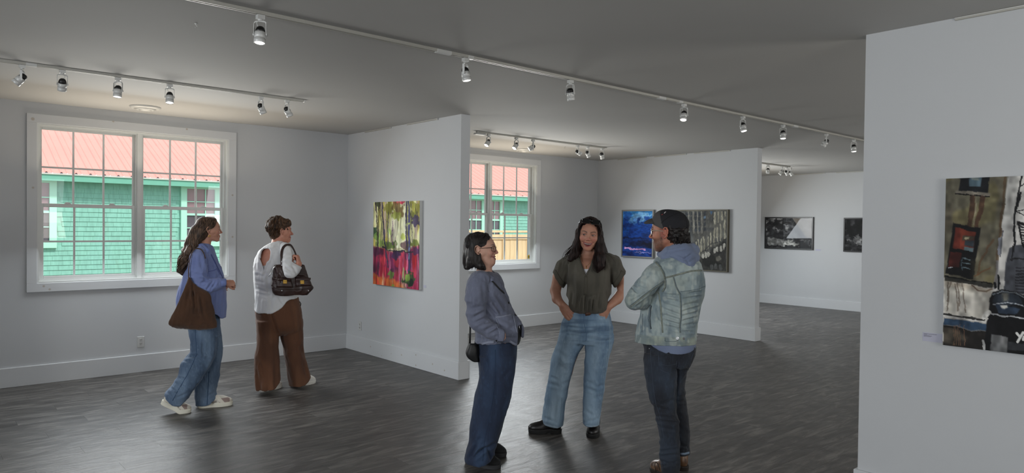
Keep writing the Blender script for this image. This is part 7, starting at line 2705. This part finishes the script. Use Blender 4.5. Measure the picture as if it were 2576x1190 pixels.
    B.cut(lambda x, y, z: -(x-q0[0])+0*y+0*z, .003)
    crl = [((500, 700), (520, 705), 3, .008), ((505, 712), (533, 702), 3, .008), ((520, 730), (536, 708), 3, .009), ((530, 728), (545, 706), 2.6, .008), ((490, 690), (512, 694), 4, .006), ((486, 720), (510, 732), 4, .005), ((515, 690), (525, 700), 3, .006), ((505, 640), (508, 680), 4, .004), ((492, 645), (486, 690), 4, .004)]
    finish(p, 'sleeve', B, M_cloth, blue, 1, [dict(amp=.010, scale=(14, 14, 10), seed=72), dict(amp=.004, scale=(34, 34, 30), seed=73)], crl, bp)
    B = Sculpt(np.arange(-.16, .26, .008), np.arange(.02, .28, .008), np.arange(.98, 1.46, .008))
    B.chain([A(505, 640, .13), A(504, 670, .165), A(508, 712, .165), A(530, 716, .165), A(544, 712, .155)], [.06, .062, .055, .046, .036], .02)
    finish(p, 'sleeve', B, M_cloth, blue, 1, None, (), bp)
    M_sh = mat('blue_shirt_trim', (120, 136, 192), .85, var=.08, scale=30)
    M_sd = mat('blue_shirt_seam', (78, 90, 146), .85)
    p.strip('cuff', 'sleeve', [(561, 697), (563, 705), (563, 716), (560, 726)], .045, M_sh, .006)
    p.patch('collar', 'shirt', [(494, 614), (512, 613), (528, 631), (521, 640)], M_sh, .009, lift=.003)
    mb = MB()
    mb.tube([tuple(A(523, 614, .03)), tuple(A(530, 620, .03)), tuple(A(537, 628, .01))], [.010, .016, .008], 8, True, .5)
    mb.build('collar', mat('blue_collar_inside', (74, 82, 116), .85), p.root, True)
    p.strip('shoulder_seam', ['shirt', 'sleeve'], [(515, 634), (522, 655), (524, 680), (522, 696)], .004, M_sd, .003)
    p.strip('chest_pocket_seam', 'shirt', [(524, 683), (536, 681), (546, 676), (552, 690)], .004, M_sd, .003)
    p.strip('placket', 'shirt', [(531, 640), (540, 658), (549, 676), (557, 692), (563, 704)], .014, M_sd, .004)
    MB().tube([tuple(t) for t in smooth_line([A(552, 668, -.02), A(556, 671, -.02), A(557.5, 677, -.02), A(555, 683, -.01)], 10)], .003, 6).build('hanging_sunglasses', M_black, p.root, True)
    # jeans
    J = Sculpt(np.arange(-.42, .26, .0062), np.arange(-.22, .24, .0074), np.arange(.02, .98, .0068))
    J.loft(p.rows([(785, 474, 548, 0, .15), (803, 472, 552, 0, .165), (825, 474, 553, 0, .168), (845, 476, 556, 0, .165)]), .02)
    J.loft(p.rows([(822, 474, 541, -.08, .085), (850, 477.5, 543.5, -.09, .09), (874, 479, 543, -.09, .092), (888, 476, 542, -.09, .092), (900, 464, 540, -.09, .095), (912, 453, 535, -.09, .096), (921, 450, 529, -.09, .097), (945, 446, 513, -.09, .098), (968, 432, 500, -.09, .098), (982, 419, 490, -.09, .098), (996, 412, 479, -.09, .098), (1010, 413, 468, -.09, .095), (1024, 424, 466, -.09, .09), (1030, 430, 466, -.09, .09)]), .012, n=2.3)
    J.loft(p.rows([(822, 490, 554, .08, .085), (850, 495, 557, .09, .088), (874, 498, 560, .095, .088), (898, 497, 560, .10, .088), (921, 494, 556, .10, .088), (945, 491, 552, .10, .088), (968, 490, 547, .10, .088), (985, 490.6, 543, .10, .090), (1000, 491.5, 546, .10, .092), (1006, 492, 550, .10, .094), (1026, 493, 556, .10, .095)]), .012, n=2.3)
    g = lambda q: A(q[0], q[1], 0)
    hx = [A(x, 1010, -.15)[0] for x in (405, 421, 435, 452, 468, 480)]
    hz = [A(440, y, -.15)[2] for y in (985, 1008, 1017, 1021, 1012, 1008)]
    hx2 = [A(x, 1015, .06)[0] for x in (488, 505, 525, 540, 556)]
    hz2 = [A(520, y, .02)[2] for y in (1024, 1023, 1019, 1011, 1001)]
    J.cut(lambda x, y, z: np.where(y < .005, z-np.interp(x, hx, hz).reshape(x.shape), z-np.interp(x, hx2, hz2).reshape(x.shape)), .003)
    dp = denim_paint(p, (128, 150, 172), (54, 74, 100), 11, [(520, 870, 14, 40, .35), (480, 940, 16, 40, .2), (530, 960, 10, 40, .25)], .5, (13, 13, 5))
    crl = [((466, 900), (500, 892), 3, .011), ((458, 906), (490, 912), 3, .007), ((478, 895), (528, 905), 4, .006), ((450, 950), (470, 955), 3, .008), ((440, 962), (466, 975), 3, .009), ((428, 975), (450, 990), 3, .010), ((420, 985), (436, 1006), 3, .009), ((444, 1000), (470, 990), 3, .006),
           ((500, 900), (520, 925), 5, .005), ((540, 905), (522, 940), 4, .006), ((545, 985), (515, 1000), 3, .006), ((550, 1003), (530, 1012), 3, .006), ((495, 960), (500, 1015), 3, .005), ((485, 850), (486, 885), 4, .004), ((505, 840), (512, 890), 5, .004)]
    finish(p, 'jeans', J, M_denim, (84, 104, 130), 1, [dict(amp=.012, scale=(10, 10, 6), seed=74), dict(amp=.004, scale=(30, 30, 20), seed=75)], crl, dp)
    sd = mat('mid_denim_seam', (58, 82, 112), .9)
    sl_ = mat('mid_denim_light_seam', (118, 144, 172), .9)
    p.strip('side_seam', 'jeans', [(491, 830), (493, 860), (495, 890), (482, 920), (470, 945), (458, 965), (446, 985), (434, 1008)], .005, sd, .003)
    p.strip('side_seam', 'jeans', [(526, 935), (524, 970), (522, 1000), (521, 1018)], .006, sd, .003)
    p.strip('side_seam', 'jeans', [(522.5, 935), (520.5, 970), (518.5, 1000)], .003, sl_, .003)
    # sneakers

    def snk(V0, C, L):
        x, y, z = V0.T
        C = mixc(C, (140, 118, 112), .9*((x > .17) & (x < L-.03) & (z > .035) & (z < .075) & (np.abs(y) > .012)))
        C = mixc(C, (226, 220, 206), .9*sstep(.3, .6, np.sin(x*62+z*50))*((x > .04) & (x < L-.05)))
        C = mixc(C, (120, 112, 104), .8*((x > .08) & (x < .15) & (z < .06)))
        return mixc(C, (222, 216, 200), .9*(z < .038)*(x > L-.07))
    h = p.floor(498, 1026)
    t = p.floor(586, 1018)
    shoe(p, 'sneaker', h, t, (206, 200, 188), (228, 224, 208), w=.095, h=.085, sole_h=.030, paint=snk, mat_up=vmat_shoe_m)
    t = p.floor(482, 1037)
    h = t+np.array([-.262, .03, 0])
    shoe(p, 'sneaker', h, t, (206, 200, 188), (228, 224, 208), w=.095, h=.085, sole_h=.030, paint=snk, lift_heel=.50, mat_up=vmat_shoe_m)
    # hair
    MH = hair_mat('long_brown_hair', (38, 28, 24), (112, 88, 70), .5)
    H = Sculpt(np.arange(-.30, .14, .0034), np.arange(-.13, .13, .0038), np.arange(1.14, 1.68, .0038))
    T_ = lambda x, y, z: hc+Rm@(np.array([x, y, z])*hs)
    H.ell(T_(0, -.022, .036), np.array([.084, .098, .090])*hs, .01, Rm)
    H.ell(T_(0, -.058, -.03), np.array([.076, .060, .085])*hs, .03, Rm)
    H.chain([A(500, 585, 0), A(487, 610, 0), A(477, 632, .0), A(466, 655, 0), A(458, 678, 0), A(458, 690, 0)], [.075, .066, .058, .048, .034, .014], .02, sq=((0, 1, 0), 1.0))
    H.chain([A(505, 580, -.05), A(492, 608, -.06), A(478, 630, -.06), A(466, 655, -.055)], [.034, .034, .034, .028], .02)
    H.ell(T_(0, .105, -.022), np.array([.12, .072, .115])*hs, .006, Rm, sub=True)
    H.ell(T_(.088, -.004, -.012), np.array([.030, .022, .040])*hs, .006, Rm, sub=True)
    V, F = H.surface(2)
    N = vnormals(V, F)
    w = np.clip((hc[2]-.02-V[:, 2])/.25, 0, 1)
    V = V+N*((vnoise(V*np.array([90, 90, 10]), 5)-.5)*.008*(.35+.65*w)+w*.006*np.sin(V[:, 2]*95+V[:, 0]*60))[:, None]
    ho = p.add('hair', V, F, MH, None)
    mb = MB()
    gl = []
    for a0 in (0, .2, .4, .6, .8, 1.0):
        gl.append([T_(.004, .045-a0*.10, .112), T_(.050, .040-a0*.11, .090), T_(.080, .012-a0*.085, .036), A(512-a0*26, 588, -.085+.05*a0), A(500-a0*26, 612, -.085+.05*a0), A(487-a0*24, 634, -.085+.06*a0), A(475-a0*24, 656, -.075+.06*a0), A(467-a0*18, 674, -.06+.05*a0), A(461-a0*12, 688, -.045+.04*a0)])
    strands(gl, 25, 190, .0036, wav=.016, jit=.008, segs=30, mb=mb)
    gl = [[T_(.004, .055, .104), T_(.045, .058, .080), T_(.074, .042, .036), T_(.084, .015, .012), T_(.086, -.02, .0)], [T_(.004, .045, .110), T_(.055, .045, .088), T_(.082, .02, .035), T_(.086, -.02, .01), T_(.086, -.045, -.02)]]
    strands(gl, 26, 50, .003, wav=.002, jit=.004, segs=12, mb=mb)
    put('hair_locks', mb.mesh('hair_locks', MH, True), ho)
    # suede tote hanging from her shoulder
    sm = mat('brown_suede', (72, 46, 28), .95, var=.22, scale=9, bump=.3, bscale=220, sheen=.3)
    c0 = np.array([A(490, 825, -.25)[0], -.25, A(490, 827, -.25)[2]])
    bo = empty('tote_bag', tuple(p.O+p.X*c0[0]+p.Y*c0[1]+np.array([0, 0, c0[2]])), p.root.rotation_euler.z)
    tag(bo, 'slouchy brown suede tote bag on the shoulder of the person in the blue shirt', 'bag')
    G = Sculpt(np.arange(-.30, .28, .0048), np.arange(-.09, .09, .005), np.arange(-.04, .48, .0048))
    rr = [(z-c0[2], x-c0[0], a_, yc-c0[1], yh) for z, x, a_, yc, yh in p.rows([(697, 473, 479, -.25, .020), (706, 470, 484, -.25, .026), (720, 465.5, 497, -.25, .030), (739, 458, 526, -.25, .034), (762, 448, 532, -.25, .040), (782, 438, 537, -.25, .050), (798, 430, 540.5, -.25, .056), (808, 425, 543.5, -.25, .058), (815, 426, 545.5, -.25, .055), (820, 436, 545.5, -.25, .046), (826, 470, 538, -.25, .034), (828.5, 494, 516, -.25, .02)])]
    G.loft(rr, .01, n=2.0)
    V, F = G.surface(1)
    V0 = V+c0
    N = vnormals(V, F)
    V0 = fold_disp(V0, N, amp=.012, scale=(11, 11, 4), seed=81)
    V0 = creases(p, V0, vnormals(V0, F), [((486, 735), (491, 775), 3, .016), ((493, 740), (498, 790), 3, .012), ((478, 725), (466, 780), 4, .006), ((505, 750), (515, 800), 4, .007), ((489, 770), (492, 790), 4, .010), ((484, 712), (487, 745), 3, .010)])
    V0 = fold_disp(V0, N, amp=.004, scale=(30, 30, 16), seed=82)
    put('bag_body', np_mesh('bag_body', V0-c0, F, sm), bo)
    p.bv['tote'] = BVHTree.FromPolygons([tuple(v) for v in V0.tolist()], [tuple(f) for f in F.tolist()])
    L = lambda q: tuple(q-c0)
    pts = [A(474, 704, -.25), A(474.5, 680, -.245), A(476, 660, -.235), A(480, 643, -.215), A(485, 632, -.195), A(492, 625.5, -.17), A(500, 625.5, -.165), A(507, 629, -.18), A(513, 638, -.20), A(517, 650, -.225)]
    MB().tube([L(t) for t in smooth_line(pts, 36)], .0075, 8, True, .5).build('strap', sm, bo, True)
    pts = [A(476, 708, -.22), A(478, 680, -.215), A(480, 655, -.2), A(487, 636, -.175), A(495, 629, -.15)]
    MB().tube([L(t) for t in smooth_line(pts, 24)], .0065, 8, True, .5).build('strap', sm, bo, True)
    return p


woman_blue()


# ------------------------------------------------------------------ woman walking away: short curly hair, white top, brown trousers
def woman_white():
    p = Person(712, 983, 'walking person with short brown hair, white open-back top and wide brown trousers')
    A = p.at
    hc = A(707, 581.5, 0)
    Rm = frame((.965, .26, 0))
    hs = .98
    S_ = Sculpt(grid_line(-.32, .34, .008, [(-.10, .26)], .0034),
                grid_line(-.36, .26, .012, [(-.34, .10)], .0040),
                grid_line(.02, 1.76, .018, [(1.18, 1.36), (1.42, 1.74)], .0032))
    S_.chain([A(703, 592, 0), A(699, 610, 0), A(696, 630, 0)], [.052, .054, .065], .02)
    S_.loft(p.rows([(614, 682, 716, 0, .07), (626, 664, 727, 0, .105), (640, 655, 729, 0, .130), (690, 648, 735, 0, .125), (740, 650, 745, 0, .135), (790, 652, 748, 0, .14)]), .03, rnd=.02)
    wr = A(752, 664, -.25)
    S_.chain([A(719, 636, -.13), A(726, 660, -.22), A(731, 690, -.295)], [.046, .044, .038], .01)
    S_.chain([A(731, 690, -.295), A(742, 678, -.275), wr], [.038, .035, .027], .01)
    hand_sculpt(S_, wr, (-.15, .25, 1), (.9, -.35, .1), side=-1, s=.96, curl=(1.0, 1.3, .8), thumb=(.3, .7))
    w2 = A(670, 690, .25)
    S_.chain([A(664, 638, .10), A(656, 680, .16), w2], [.05, .04, .026], .01)
    hand_sculpt(S_, w2, (.6, .6, 0), (0, 1, .3), side=1, s=.96, curl=(.6, .8, .6))
    S_.chain([A(680, 810, -.02), A(672, 890, -.06), A(672, 965, -.1)], [.085, .055, .04], .02)
    S_.chain([A(728, 810, .02), A(738, 890, .08), A(752, 955, .12)], [.085, .055, .04], .02)
    head_sculpt(S_, hc, Rm, hs, smile=.4, nose=1.06, jaw=1.0)
    V, F = S_.surface(1)
    C = np.tile(lin((202, 146, 124)), (len(V), 1))
    C = mixc(C, (180, 112, 92), .4*vnoise(V*55, 4))
    C = head_paint(V, C, hc, Rm, hs, smile=.4, brow=(60, 44, 38), lip=(158, 86, 82), blush=(200, 104, 90))
    p.add('body', V, F, M_skin, C)
    eyes_obj(p, hc, Rm, hs, (60, 44, 34), (0, 0), M_eye)
    # camisole under the open back, then the top
    U = Sculpt(np.arange(-.3, .3, .009), np.arange(-.2, .2, .009), np.arange(.86, 1.50, .009))
    U.loft(p.rows([(661, 649, 738, 0, .140), (690, 646, 738, 0, .134), (740, 646, 747, 0, .142), (760, 648, 748, 0, .145)]), .01)
    finish(p, 'camisole', U, M_cloth, (214, 214, 216))
    B = Sculpt(np.arange(-.32, .24, .0056), np.arange(-.22, .22, .0064), np.arange(.72, 1.56, .0058))
    B.loft(p.rows([(606, 690, 715, 0, .072), (611, 680, 719, 0, .09), (616, 671, 724, 0, .112), (622, 661, 730, 0, .135), (630, 651, 734, 0, .150), (640, 645, 736, 0, .156), (655, 640.5, 738, 0, .158), (685, 637.5, 740, 0, .155), (704, 638.5, 743, 0, .155), (733, 641, 748, 0, .16), (752, 641, 750.5, 0, .165), (770, 640, 752, 0, .168), (790, 638.5, 752, 0, .168)]), .01, n=2.2)
    B.chain([A(704, 585, 0), A(700, 610, 0)], [.060, .066], .01, sub=True)
    hx = [A(x, 770, -.15)[0] for x in (636, 643, 650, 674, 690, 700, 712, 720, 726, 755)]
    hz = [A(690, y, -.15)[2] for y in (780, 786, 788.5, 789.5, 786, 781, 771, 760, 755, 755)]
    B.cut(lambda x, y, z: z-np.interp(x, hx, hz).reshape(x.shape)+0*y, .003)
    # keyhole: straight top edge and a round bottom, then a narrow V below
    k0, k1, k2 = A(650, 625, -.14), A(683, 625, -.14), A(662, 660, -.14)
    cx_, rx_ = A(668, 640, -.14)[0], (A(680.5, 640, -.14)-A(655, 640, -.14))[0]/2
    zt, zb = A(667, 625, -.14)[2], A(667, 660, -.14)[2]

    def key(x, y, z):
        zm = (zt+zb)/2
        sk = (zm-z)*.12
        d = (((np.abs(x-cx_+sk)/rx_)**2.6+(np.abs(z-zm)/((zt-zb)/2))**2.6)**(1/2.6)-1)*rx_
        return np.maximum(d, y+.02)
    B.cut(key, .004)
    a, b_, c_ = A(652, 650, -.15), A(664, 682, -.15), A(673, 655, -.15)

    def vc(x, y, z):
        h = lambda p0, p1: ((x-p0[0])*(p1[2]-p0[2])-(z-p0[2])*(p1[0]-p0[0]))/math.hypot(p1[0]-p0[0], p1[2]-p0[2])
        return np.maximum(np.maximum(np.maximum(h(a, b_), h(b_, c_)), h(c_, a)), y+.02)
    B.cut(vc, .004)
    white = (222, 222, 222)
    wp = lambda V, C, N: mixc(C, (206, 208, 212), .5*vnoise(V*np.array([20, 20, 10]), 3))
    crl = [((673, 662), (662, 700), 3, .006), ((652, 665), (668, 690), 3, .006), ((690, 640), (668, 690), 4, .005), ((645, 690), (662, 696), 3, .006), ((642, 706), (664, 712), 3, .006), ((645, 726), (672, 735), 3, .006), ((650, 740), (680, 745), 3, .006), ((672, 700), (684, 780), 4, .006), ((690, 740), (676, 785), 4, .005), ((655, 750), (652, 785), 4, .005), ((700, 745), (712, 765), 3, .005), ((646, 640), (643, 680), 3, .005)]
    finish(p, 'top', B, M_cloth, white, 1, [dict(amp=.009, scale=(14, 14, 7), seed=91), dict(amp=.003, scale=(36, 36, 22), seed=92)], crl, wp)
    B = Sculpt(np.arange(-.10, .30, .0044), np.arange(-.38, .0, .0048), np.arange(1.12, 1.50, .0044))
    B.chain([A(716, 624, -.095), A(722, 636, -.15), A(726, 655, -.215), A(729, 676, -.275), A(731, 687, -.295)], [.056, .060, .058, .054, .048], .02)
    B.chain([A(731, 687, -.295), A(740, 679, -.28), A(752, 665, -.25)], [.050, .046, .038], .02)
    q0 = A(751, 668, -.25)
    B.cut(lambda x, y, z: np.maximum(-((x-q0[0])*.55+(z-q0[2])*.83), q0[0]-.06-x)+0*y, .003)
    crl = [((714, 649), (736, 645), 2.4, .004), ((716, 668), (738, 690), 3, .006), ((716, 684), (736, 690), 3, .006), ((735, 668), (748, 690), 3, .006), ((722, 676), (742, 684), 3, .005)]
    finish(p, 'sleeve', B, M_cloth, white, 1, [dict(amp=.008, scale=(16, 16, 14), seed=93)], crl, wp)
    B = Sculpt(np.arange(-.32, .10, .008), np.arange(.0, .34, .008), np.arange(1.0, 1.50, .008))
    B.chain([A(668, 640, .07), A(659, 662, .12), A(656, 690, .17), A(668, 692, .24)], [.056, .054, .048, .036], .02)
    finish(p, 'sleeve', B, M_cloth, white, 1, None, (), wp)
    # wide trousers
    J = Sculpt(np.arange(-.34, .34, .0064), np.arange(-.26, .28, .0076), np.arange(.015, 1.0, .007))
    J.loft(p.rows([(748, 650, 751, 0, .135), (760, 646, 753.5, 0, .15), (777, 643.5, 757.5, 0, .16), (800, 644, 760.5, 0, .165), (818, 645, 761.5, 0, .155), (832, 650, 757, 0, .125), (842, 660, 748, 0, .08)]), .015, n=2.2)
    J.loft(p.rows([(805, 644.2, 697, -.02, .138), (820, 644.5, 699.5, -.025, .128), (838, 645.5, 702, -.03, .12), (855, 646, 702, -.04, .112), (871, 645.5, 700, -.05, .105), (895, 642, 702, -.06, .105), (918, 641, 703.5, -.07, .11), (942, 641.5, 704, -.08, .115), (965, 643, 704.5, -.09, .12), (984, 644.5, 704.5, -.09, .125), (992, 645, 704, -.09, .125)]), .010, n=2.2)
    J.loft(p.rows([(805, 694, 761, .02, .142), (820, 701, 761.5, .03, .130), (838, 705, 762, .04, .12), (855, 708, 762, .05, .112), (871, 713, 762.5, .07, .105), (895, 715, 767, .09, .105), (918, 718, 774, .11, .11), (942, 721.5, 780.5, .12, .115), (962, 727, 782.5, .13, .12), (977, 731.5, 782.5, .13, .12)]), .010, n=2.2)
    hx = [A(x, 980, -.2)[0] for x in (640, 652, 680, 693, 705, 712)]
    hz = [A(675, y, -.2)[2] for y in (985, 984, 983, 980, 962, 950)]
    hx2 = [A(x, 970, .05)[0] for x in (724, 734, 755, 768, 784)]
    hz2 = [A(750, y, .03)[2] for y in (972, 974, 974, 970, 955)]
    xm = A(709, 900, 0)[0]
    J.cut(lambda x, y, z: np.where(x < xm, z-np.interp(x, hx, hz).reshape(x.shape), z-np.interp(x, hx2, hz2).reshape(x.shape))+0*y, .003)
    tp = lambda V, C, N: mixc(mixc(C, (66, 40, 26), .5*sstep(.4, .8, vnoise(V*np.array([12, 12, 5]), 3))), (124, 84, 56), .3*sstep(.6, .9, vnoise(V*np.array([16, 16, 4]), 9)))
    crl = [((683, 788), (702, 842), 3, .014), ((656, 830), (668, 860), 4, .005), ((648, 905), (666, 945), 4, .007), ((646, 935), (654, 985), 4, .008), ((668, 860), (680, 875), 4, .004), ((735, 880), (728, 900), 4, .006), ((745, 850), (766, 900), 4, .006), ((740, 830), (748, 900), 5, .005), ((750, 780), (756, 850), 4, .004), ((664, 888), (660, 980), 6, .005), ((690, 900), (694, 975), 5, .005), ((740, 910), (748, 970), 5, .005), ((762, 910), (776, 955), 4, .006)]
    finish(p, 'trousers', J, M_cloth, (98, 62, 40), 1, [dict(amp=.012, scale=(11, 11, 3), seed=95), dict(amp=.004, scale=(30, 30, 14), seed=96)], crl, tp)
    MB().tube([tuple(A(753, 758, -.02)), tuple(A(757, 764, -.02)), tuple(A(756, 770, -.02))], .008, 6, True, .5).build('pocket_flap', M_black, p.root, True)
    # shoes
    h = p.floor(655, 985)
    shoe(p, 'shoe', h, h+np.array([.19, .16, 0]), (226, 224, 218), (232, 230, 222), w=.098, h=.08, sole_h=.028, mat_up=vmat_shoe_m)
    h = p.floor(742, 972)
    shoe(p, 'shoe', h, h+np.array([.20, .13, 0]), (226, 224, 218), (232, 230, 222), w=.098, h=.08, sole_h=.028, mat_up=vmat_shoe_m)
    # hair
    MH = hair_mat('short_brown_hair', (30, 21, 17), (104, 74, 50), .5)
    H = Sculpt(np.arange(-.18, .16, .0036), np.arange(-.14, .14, .004), np.arange(1.48, 1.80, .0036))
    T_ = lambda x, y, z: hc+Rm@(np.array([x, y, z])*hs)
    H.ell(T_(0, -.020, .046), np.array([.090, .106, .090])*hs, .01, Rm)
    H.ell(T_(0, -.070, .040), np.array([.080, .068, .070])*hs, .03, Rm)
    H.ell(T_(0, -.040, .085), np.array([.070, .070, .056])*hs, .03, Rm)
    H.ell(T_(0, .045, .082), np.array([.064, .050, .042])*hs, .03, Rm)
    H.ell(T_(0, -.060, -.035), np.array([.070, .046, .048])*hs, .02, Rm)
    H.ell(T_(0, .112, -.040), np.array([.12, .088, .100])*hs, .006, Rm, sub=True)
    H.ell(T_(.090, -.006, -.016), np.array([.034, .020, .030])*hs, .006, Rm, sub=True)
    V, F = H.surface(1)
    N = vnormals(V, F)
    V = V+N*((vnoise(V*np.array([38, 38, 38]), 5)-.5)*.020+(vnoise(V*np.array([110, 110, 40]), 6)-.5)*.008)[:, None]
    ho = p.add('hair', V, F, MH, None)
    bv = p.bv['hair']
    mb = MB()
    rg = np.random.RandomState(5)
    for i in range(240):
        th = rg.uniform(-2.9, .9)
        ph = rg.uniform(-.35, 1.35)
        d = np.array([math.sin(-th)*0+math.cos(ph)*math.sin(rg.uniform(-1.6, 1.6)), -math.cos(ph)*math.cos(th*.5), math.sin(ph)])
        P0 = Vector(T_(0, -.02, .03))
        pts = []
        q = d.copy()
        sw = rg.uniform(-.5, .5)
        for k in range(8):
            t = k/7
            dd = q+np.array([sw*t, -.25*t, -.75*t])
            dd /= np.linalg.norm(dd)
            w_ = Vector(Rm@dd)
            hh = bv.ray_cast(P0+w_*.3, -w_)
            if hh[0] is None:
                break
            pts.append(tuple(hh[0]+w_*(.002+.006*math.sin(t*3.1))))
        if len(pts) > 4:
            n_ = len(pts)
            mb.tube(pts, [.0042*min(1, .4+2*j/n_)*min(1, (n_-j)/n_*1.8) for j in range(n_)], 5, True, .5)
    put('hair_locks', mb.mesh('hair_locks', MH, True), ho)
    # dark brown leather handbag under her arm
    lm = mat('dark_brown_leather', (50, 32, 28), .42, var=.25, scale=14, bump=.25, bscale=70)
    c0 = np.array([A(736, 742, -.205)[0], -.205, A(736, 743, -.205)[2]])
    bo = empty('handbag', tuple(p.O+p.X*c0[0]+p.Y*c0[1]+np.array([0, 0, c0[2]])), p.root.rotation_euler.z)
    tag(bo, 'dark brown leather handbag with gold clasps under the arm of the person in white', 'bag')
    G = Sculpt(np.arange(-.24, .24, .0044), np.arange(-.11, .11, .0046), np.arange(-.03, .34, .0044))
    rr = [(z-c0[2], x-c0[0], a_, yc-c0[1], yh) for z, x, a_, yc, yh in p.rows([(666.5, 690, 764, -.205, .016), (671, 687.5, 766, -.205, .026), (680, 686, 769, -.205, .032), (700, 684.5, 776, -.205, .042), (716, 683, 784, -.205, .048), (726, 683, 787.5, -.205, .050), (732, 685, 784, -.205, .050), (742.5, 694, 773, -.205, .045)])]
    G.loft(rr, .01, n=3.0, rnd=.006)
    V, F = G.surface(1)
    V0 = V+c0
    V0 = fold_disp(V0, vnormals(V0, F), amp=.010, scale=(16, 16, 12), seed=97)
    V0 = creases(p, V0, vnormals(V0, F), [((690, 672), (694, 700), 3, .006), ((700, 690), (706, 712), 3, .008), ((686, 705), (697, 706), 2.5, .005), ((745, 695), (770, 698), 3, .006)])
    put('bag_body', np_mesh('bag_body', V0-c0, F, lm), bo)
    p.bv['bag'] = BVHTree.FromPolygons([tuple(v) for v in V0.tolist()], [tuple(f) for f in F.tolist()])
    off = lambda o: (setattr(o, 'location', tuple(-c0)), o)[1] if o else None
    off(p.patch('pocket', 'bag', [(697, 702), (733, 706), (738, 724), (695, 724)], lm, .020, step=2.5, parent=bo))
    off(p.patch('pocket', 'bag', [(743, 702), (776, 700), (783, 720), (744, 721)], lm, .020, step=2.5, parent=bo))
    p.bv['bagp'] = p.bv['bag']
    off(p.patch('pocket_flap', 'bag', [(742, 697), (778, 699), (779, 707), (742, 710)], lm, .026, step=2.5, parent=bo, lift=.004))
    off(p.patch('pocket_flap', 'bag', [(700, 697), (732, 700), (733, 708), (699, 706)], lm, .026, step=2.5, parent=bo, lift=.004))
    off(p.strip('piping', 'bag', [(684, 722), (700, 727), (736, 728), (770, 727), (786, 722)], .008, lm, .008, parent=bo))
    off(p.strip('zip', 'bag', [(694, 668), (688, 674), (686, 682), (685, 700)], .008, M_silver, .004, parent=bo))
    L = lambda q: tuple(q-c0)
    MB().tube([L(A(686, 680, -.25)), L(A(681, 688, -.26)), L(A(676, 696, -.26))], .0035, 6).build('zip_pull', M_silver, bo, True)
    for x_, y_ in ((760, 709), (717, 708)):
        f_ = MB()
        q = np.array(p.hit('bag', x_, y_)[0])+np.array([0, -.026, 0])-c0
        f_.box(q[0]-.018, q[0]+.018, q[1]-.004, q[1]+.006, q[2]-.020, q[2]+.018, .003)
        f_.box(q[0]-.013, q[0]+.013, q[1]-.009, q[1]-.003, q[2]-.002, q[2]+.006, .002)
        f_.lathe([(.005, -.012), (.005, -.003)], 10, (q[0], q[1], q[2]-.010), 'y')
        f_.build('clasp', M_gold, bo)
    for x_, y_ in ((709, 731), (776, 731)):
        q = np.array(p.hit('bag', x_, y_)[0])-c0
        MB().lathe([(.0055, -.006), (.0055, .004)], 10, tuple(q), 'y').build('stud', M_silver, bo)
    sl = [A(709.5, 668, -.245), A(708, 650, -.235), A(708, 636, -.22), A(711, 625, -.20), A(717, 618, -.175), A(724, 615.5, -.16), A(732, 617, -.15), A(739, 628, -.15), A(744, 640, -.155), A(746.5, 652, -.16)]
    MB().tube([L(t) for t in smooth_line(sl, 40)], .0125, 8, True, .30, up=(0, 1, 0)).build('handle', lm, bo, True)
    sl = [A(713, 668, -.225), A(713, 645, -.215), A(718, 628, -.195), A(726, 618, -.155)]
    MB().tube([L(t) for t in smooth_line(sl, 24)], .0115, 8, True, .30, up=(0, 1, 0)).build('handle', lm, bo, True)
    for y_ in (658, 667):
        q = A(709, y_, -.255)-c0
        MB().lathe([(.006, -.005), (.006, .003)], 10, tuple(q), 'y').build('stud', M_silver, bo)
    return p


woman_white()
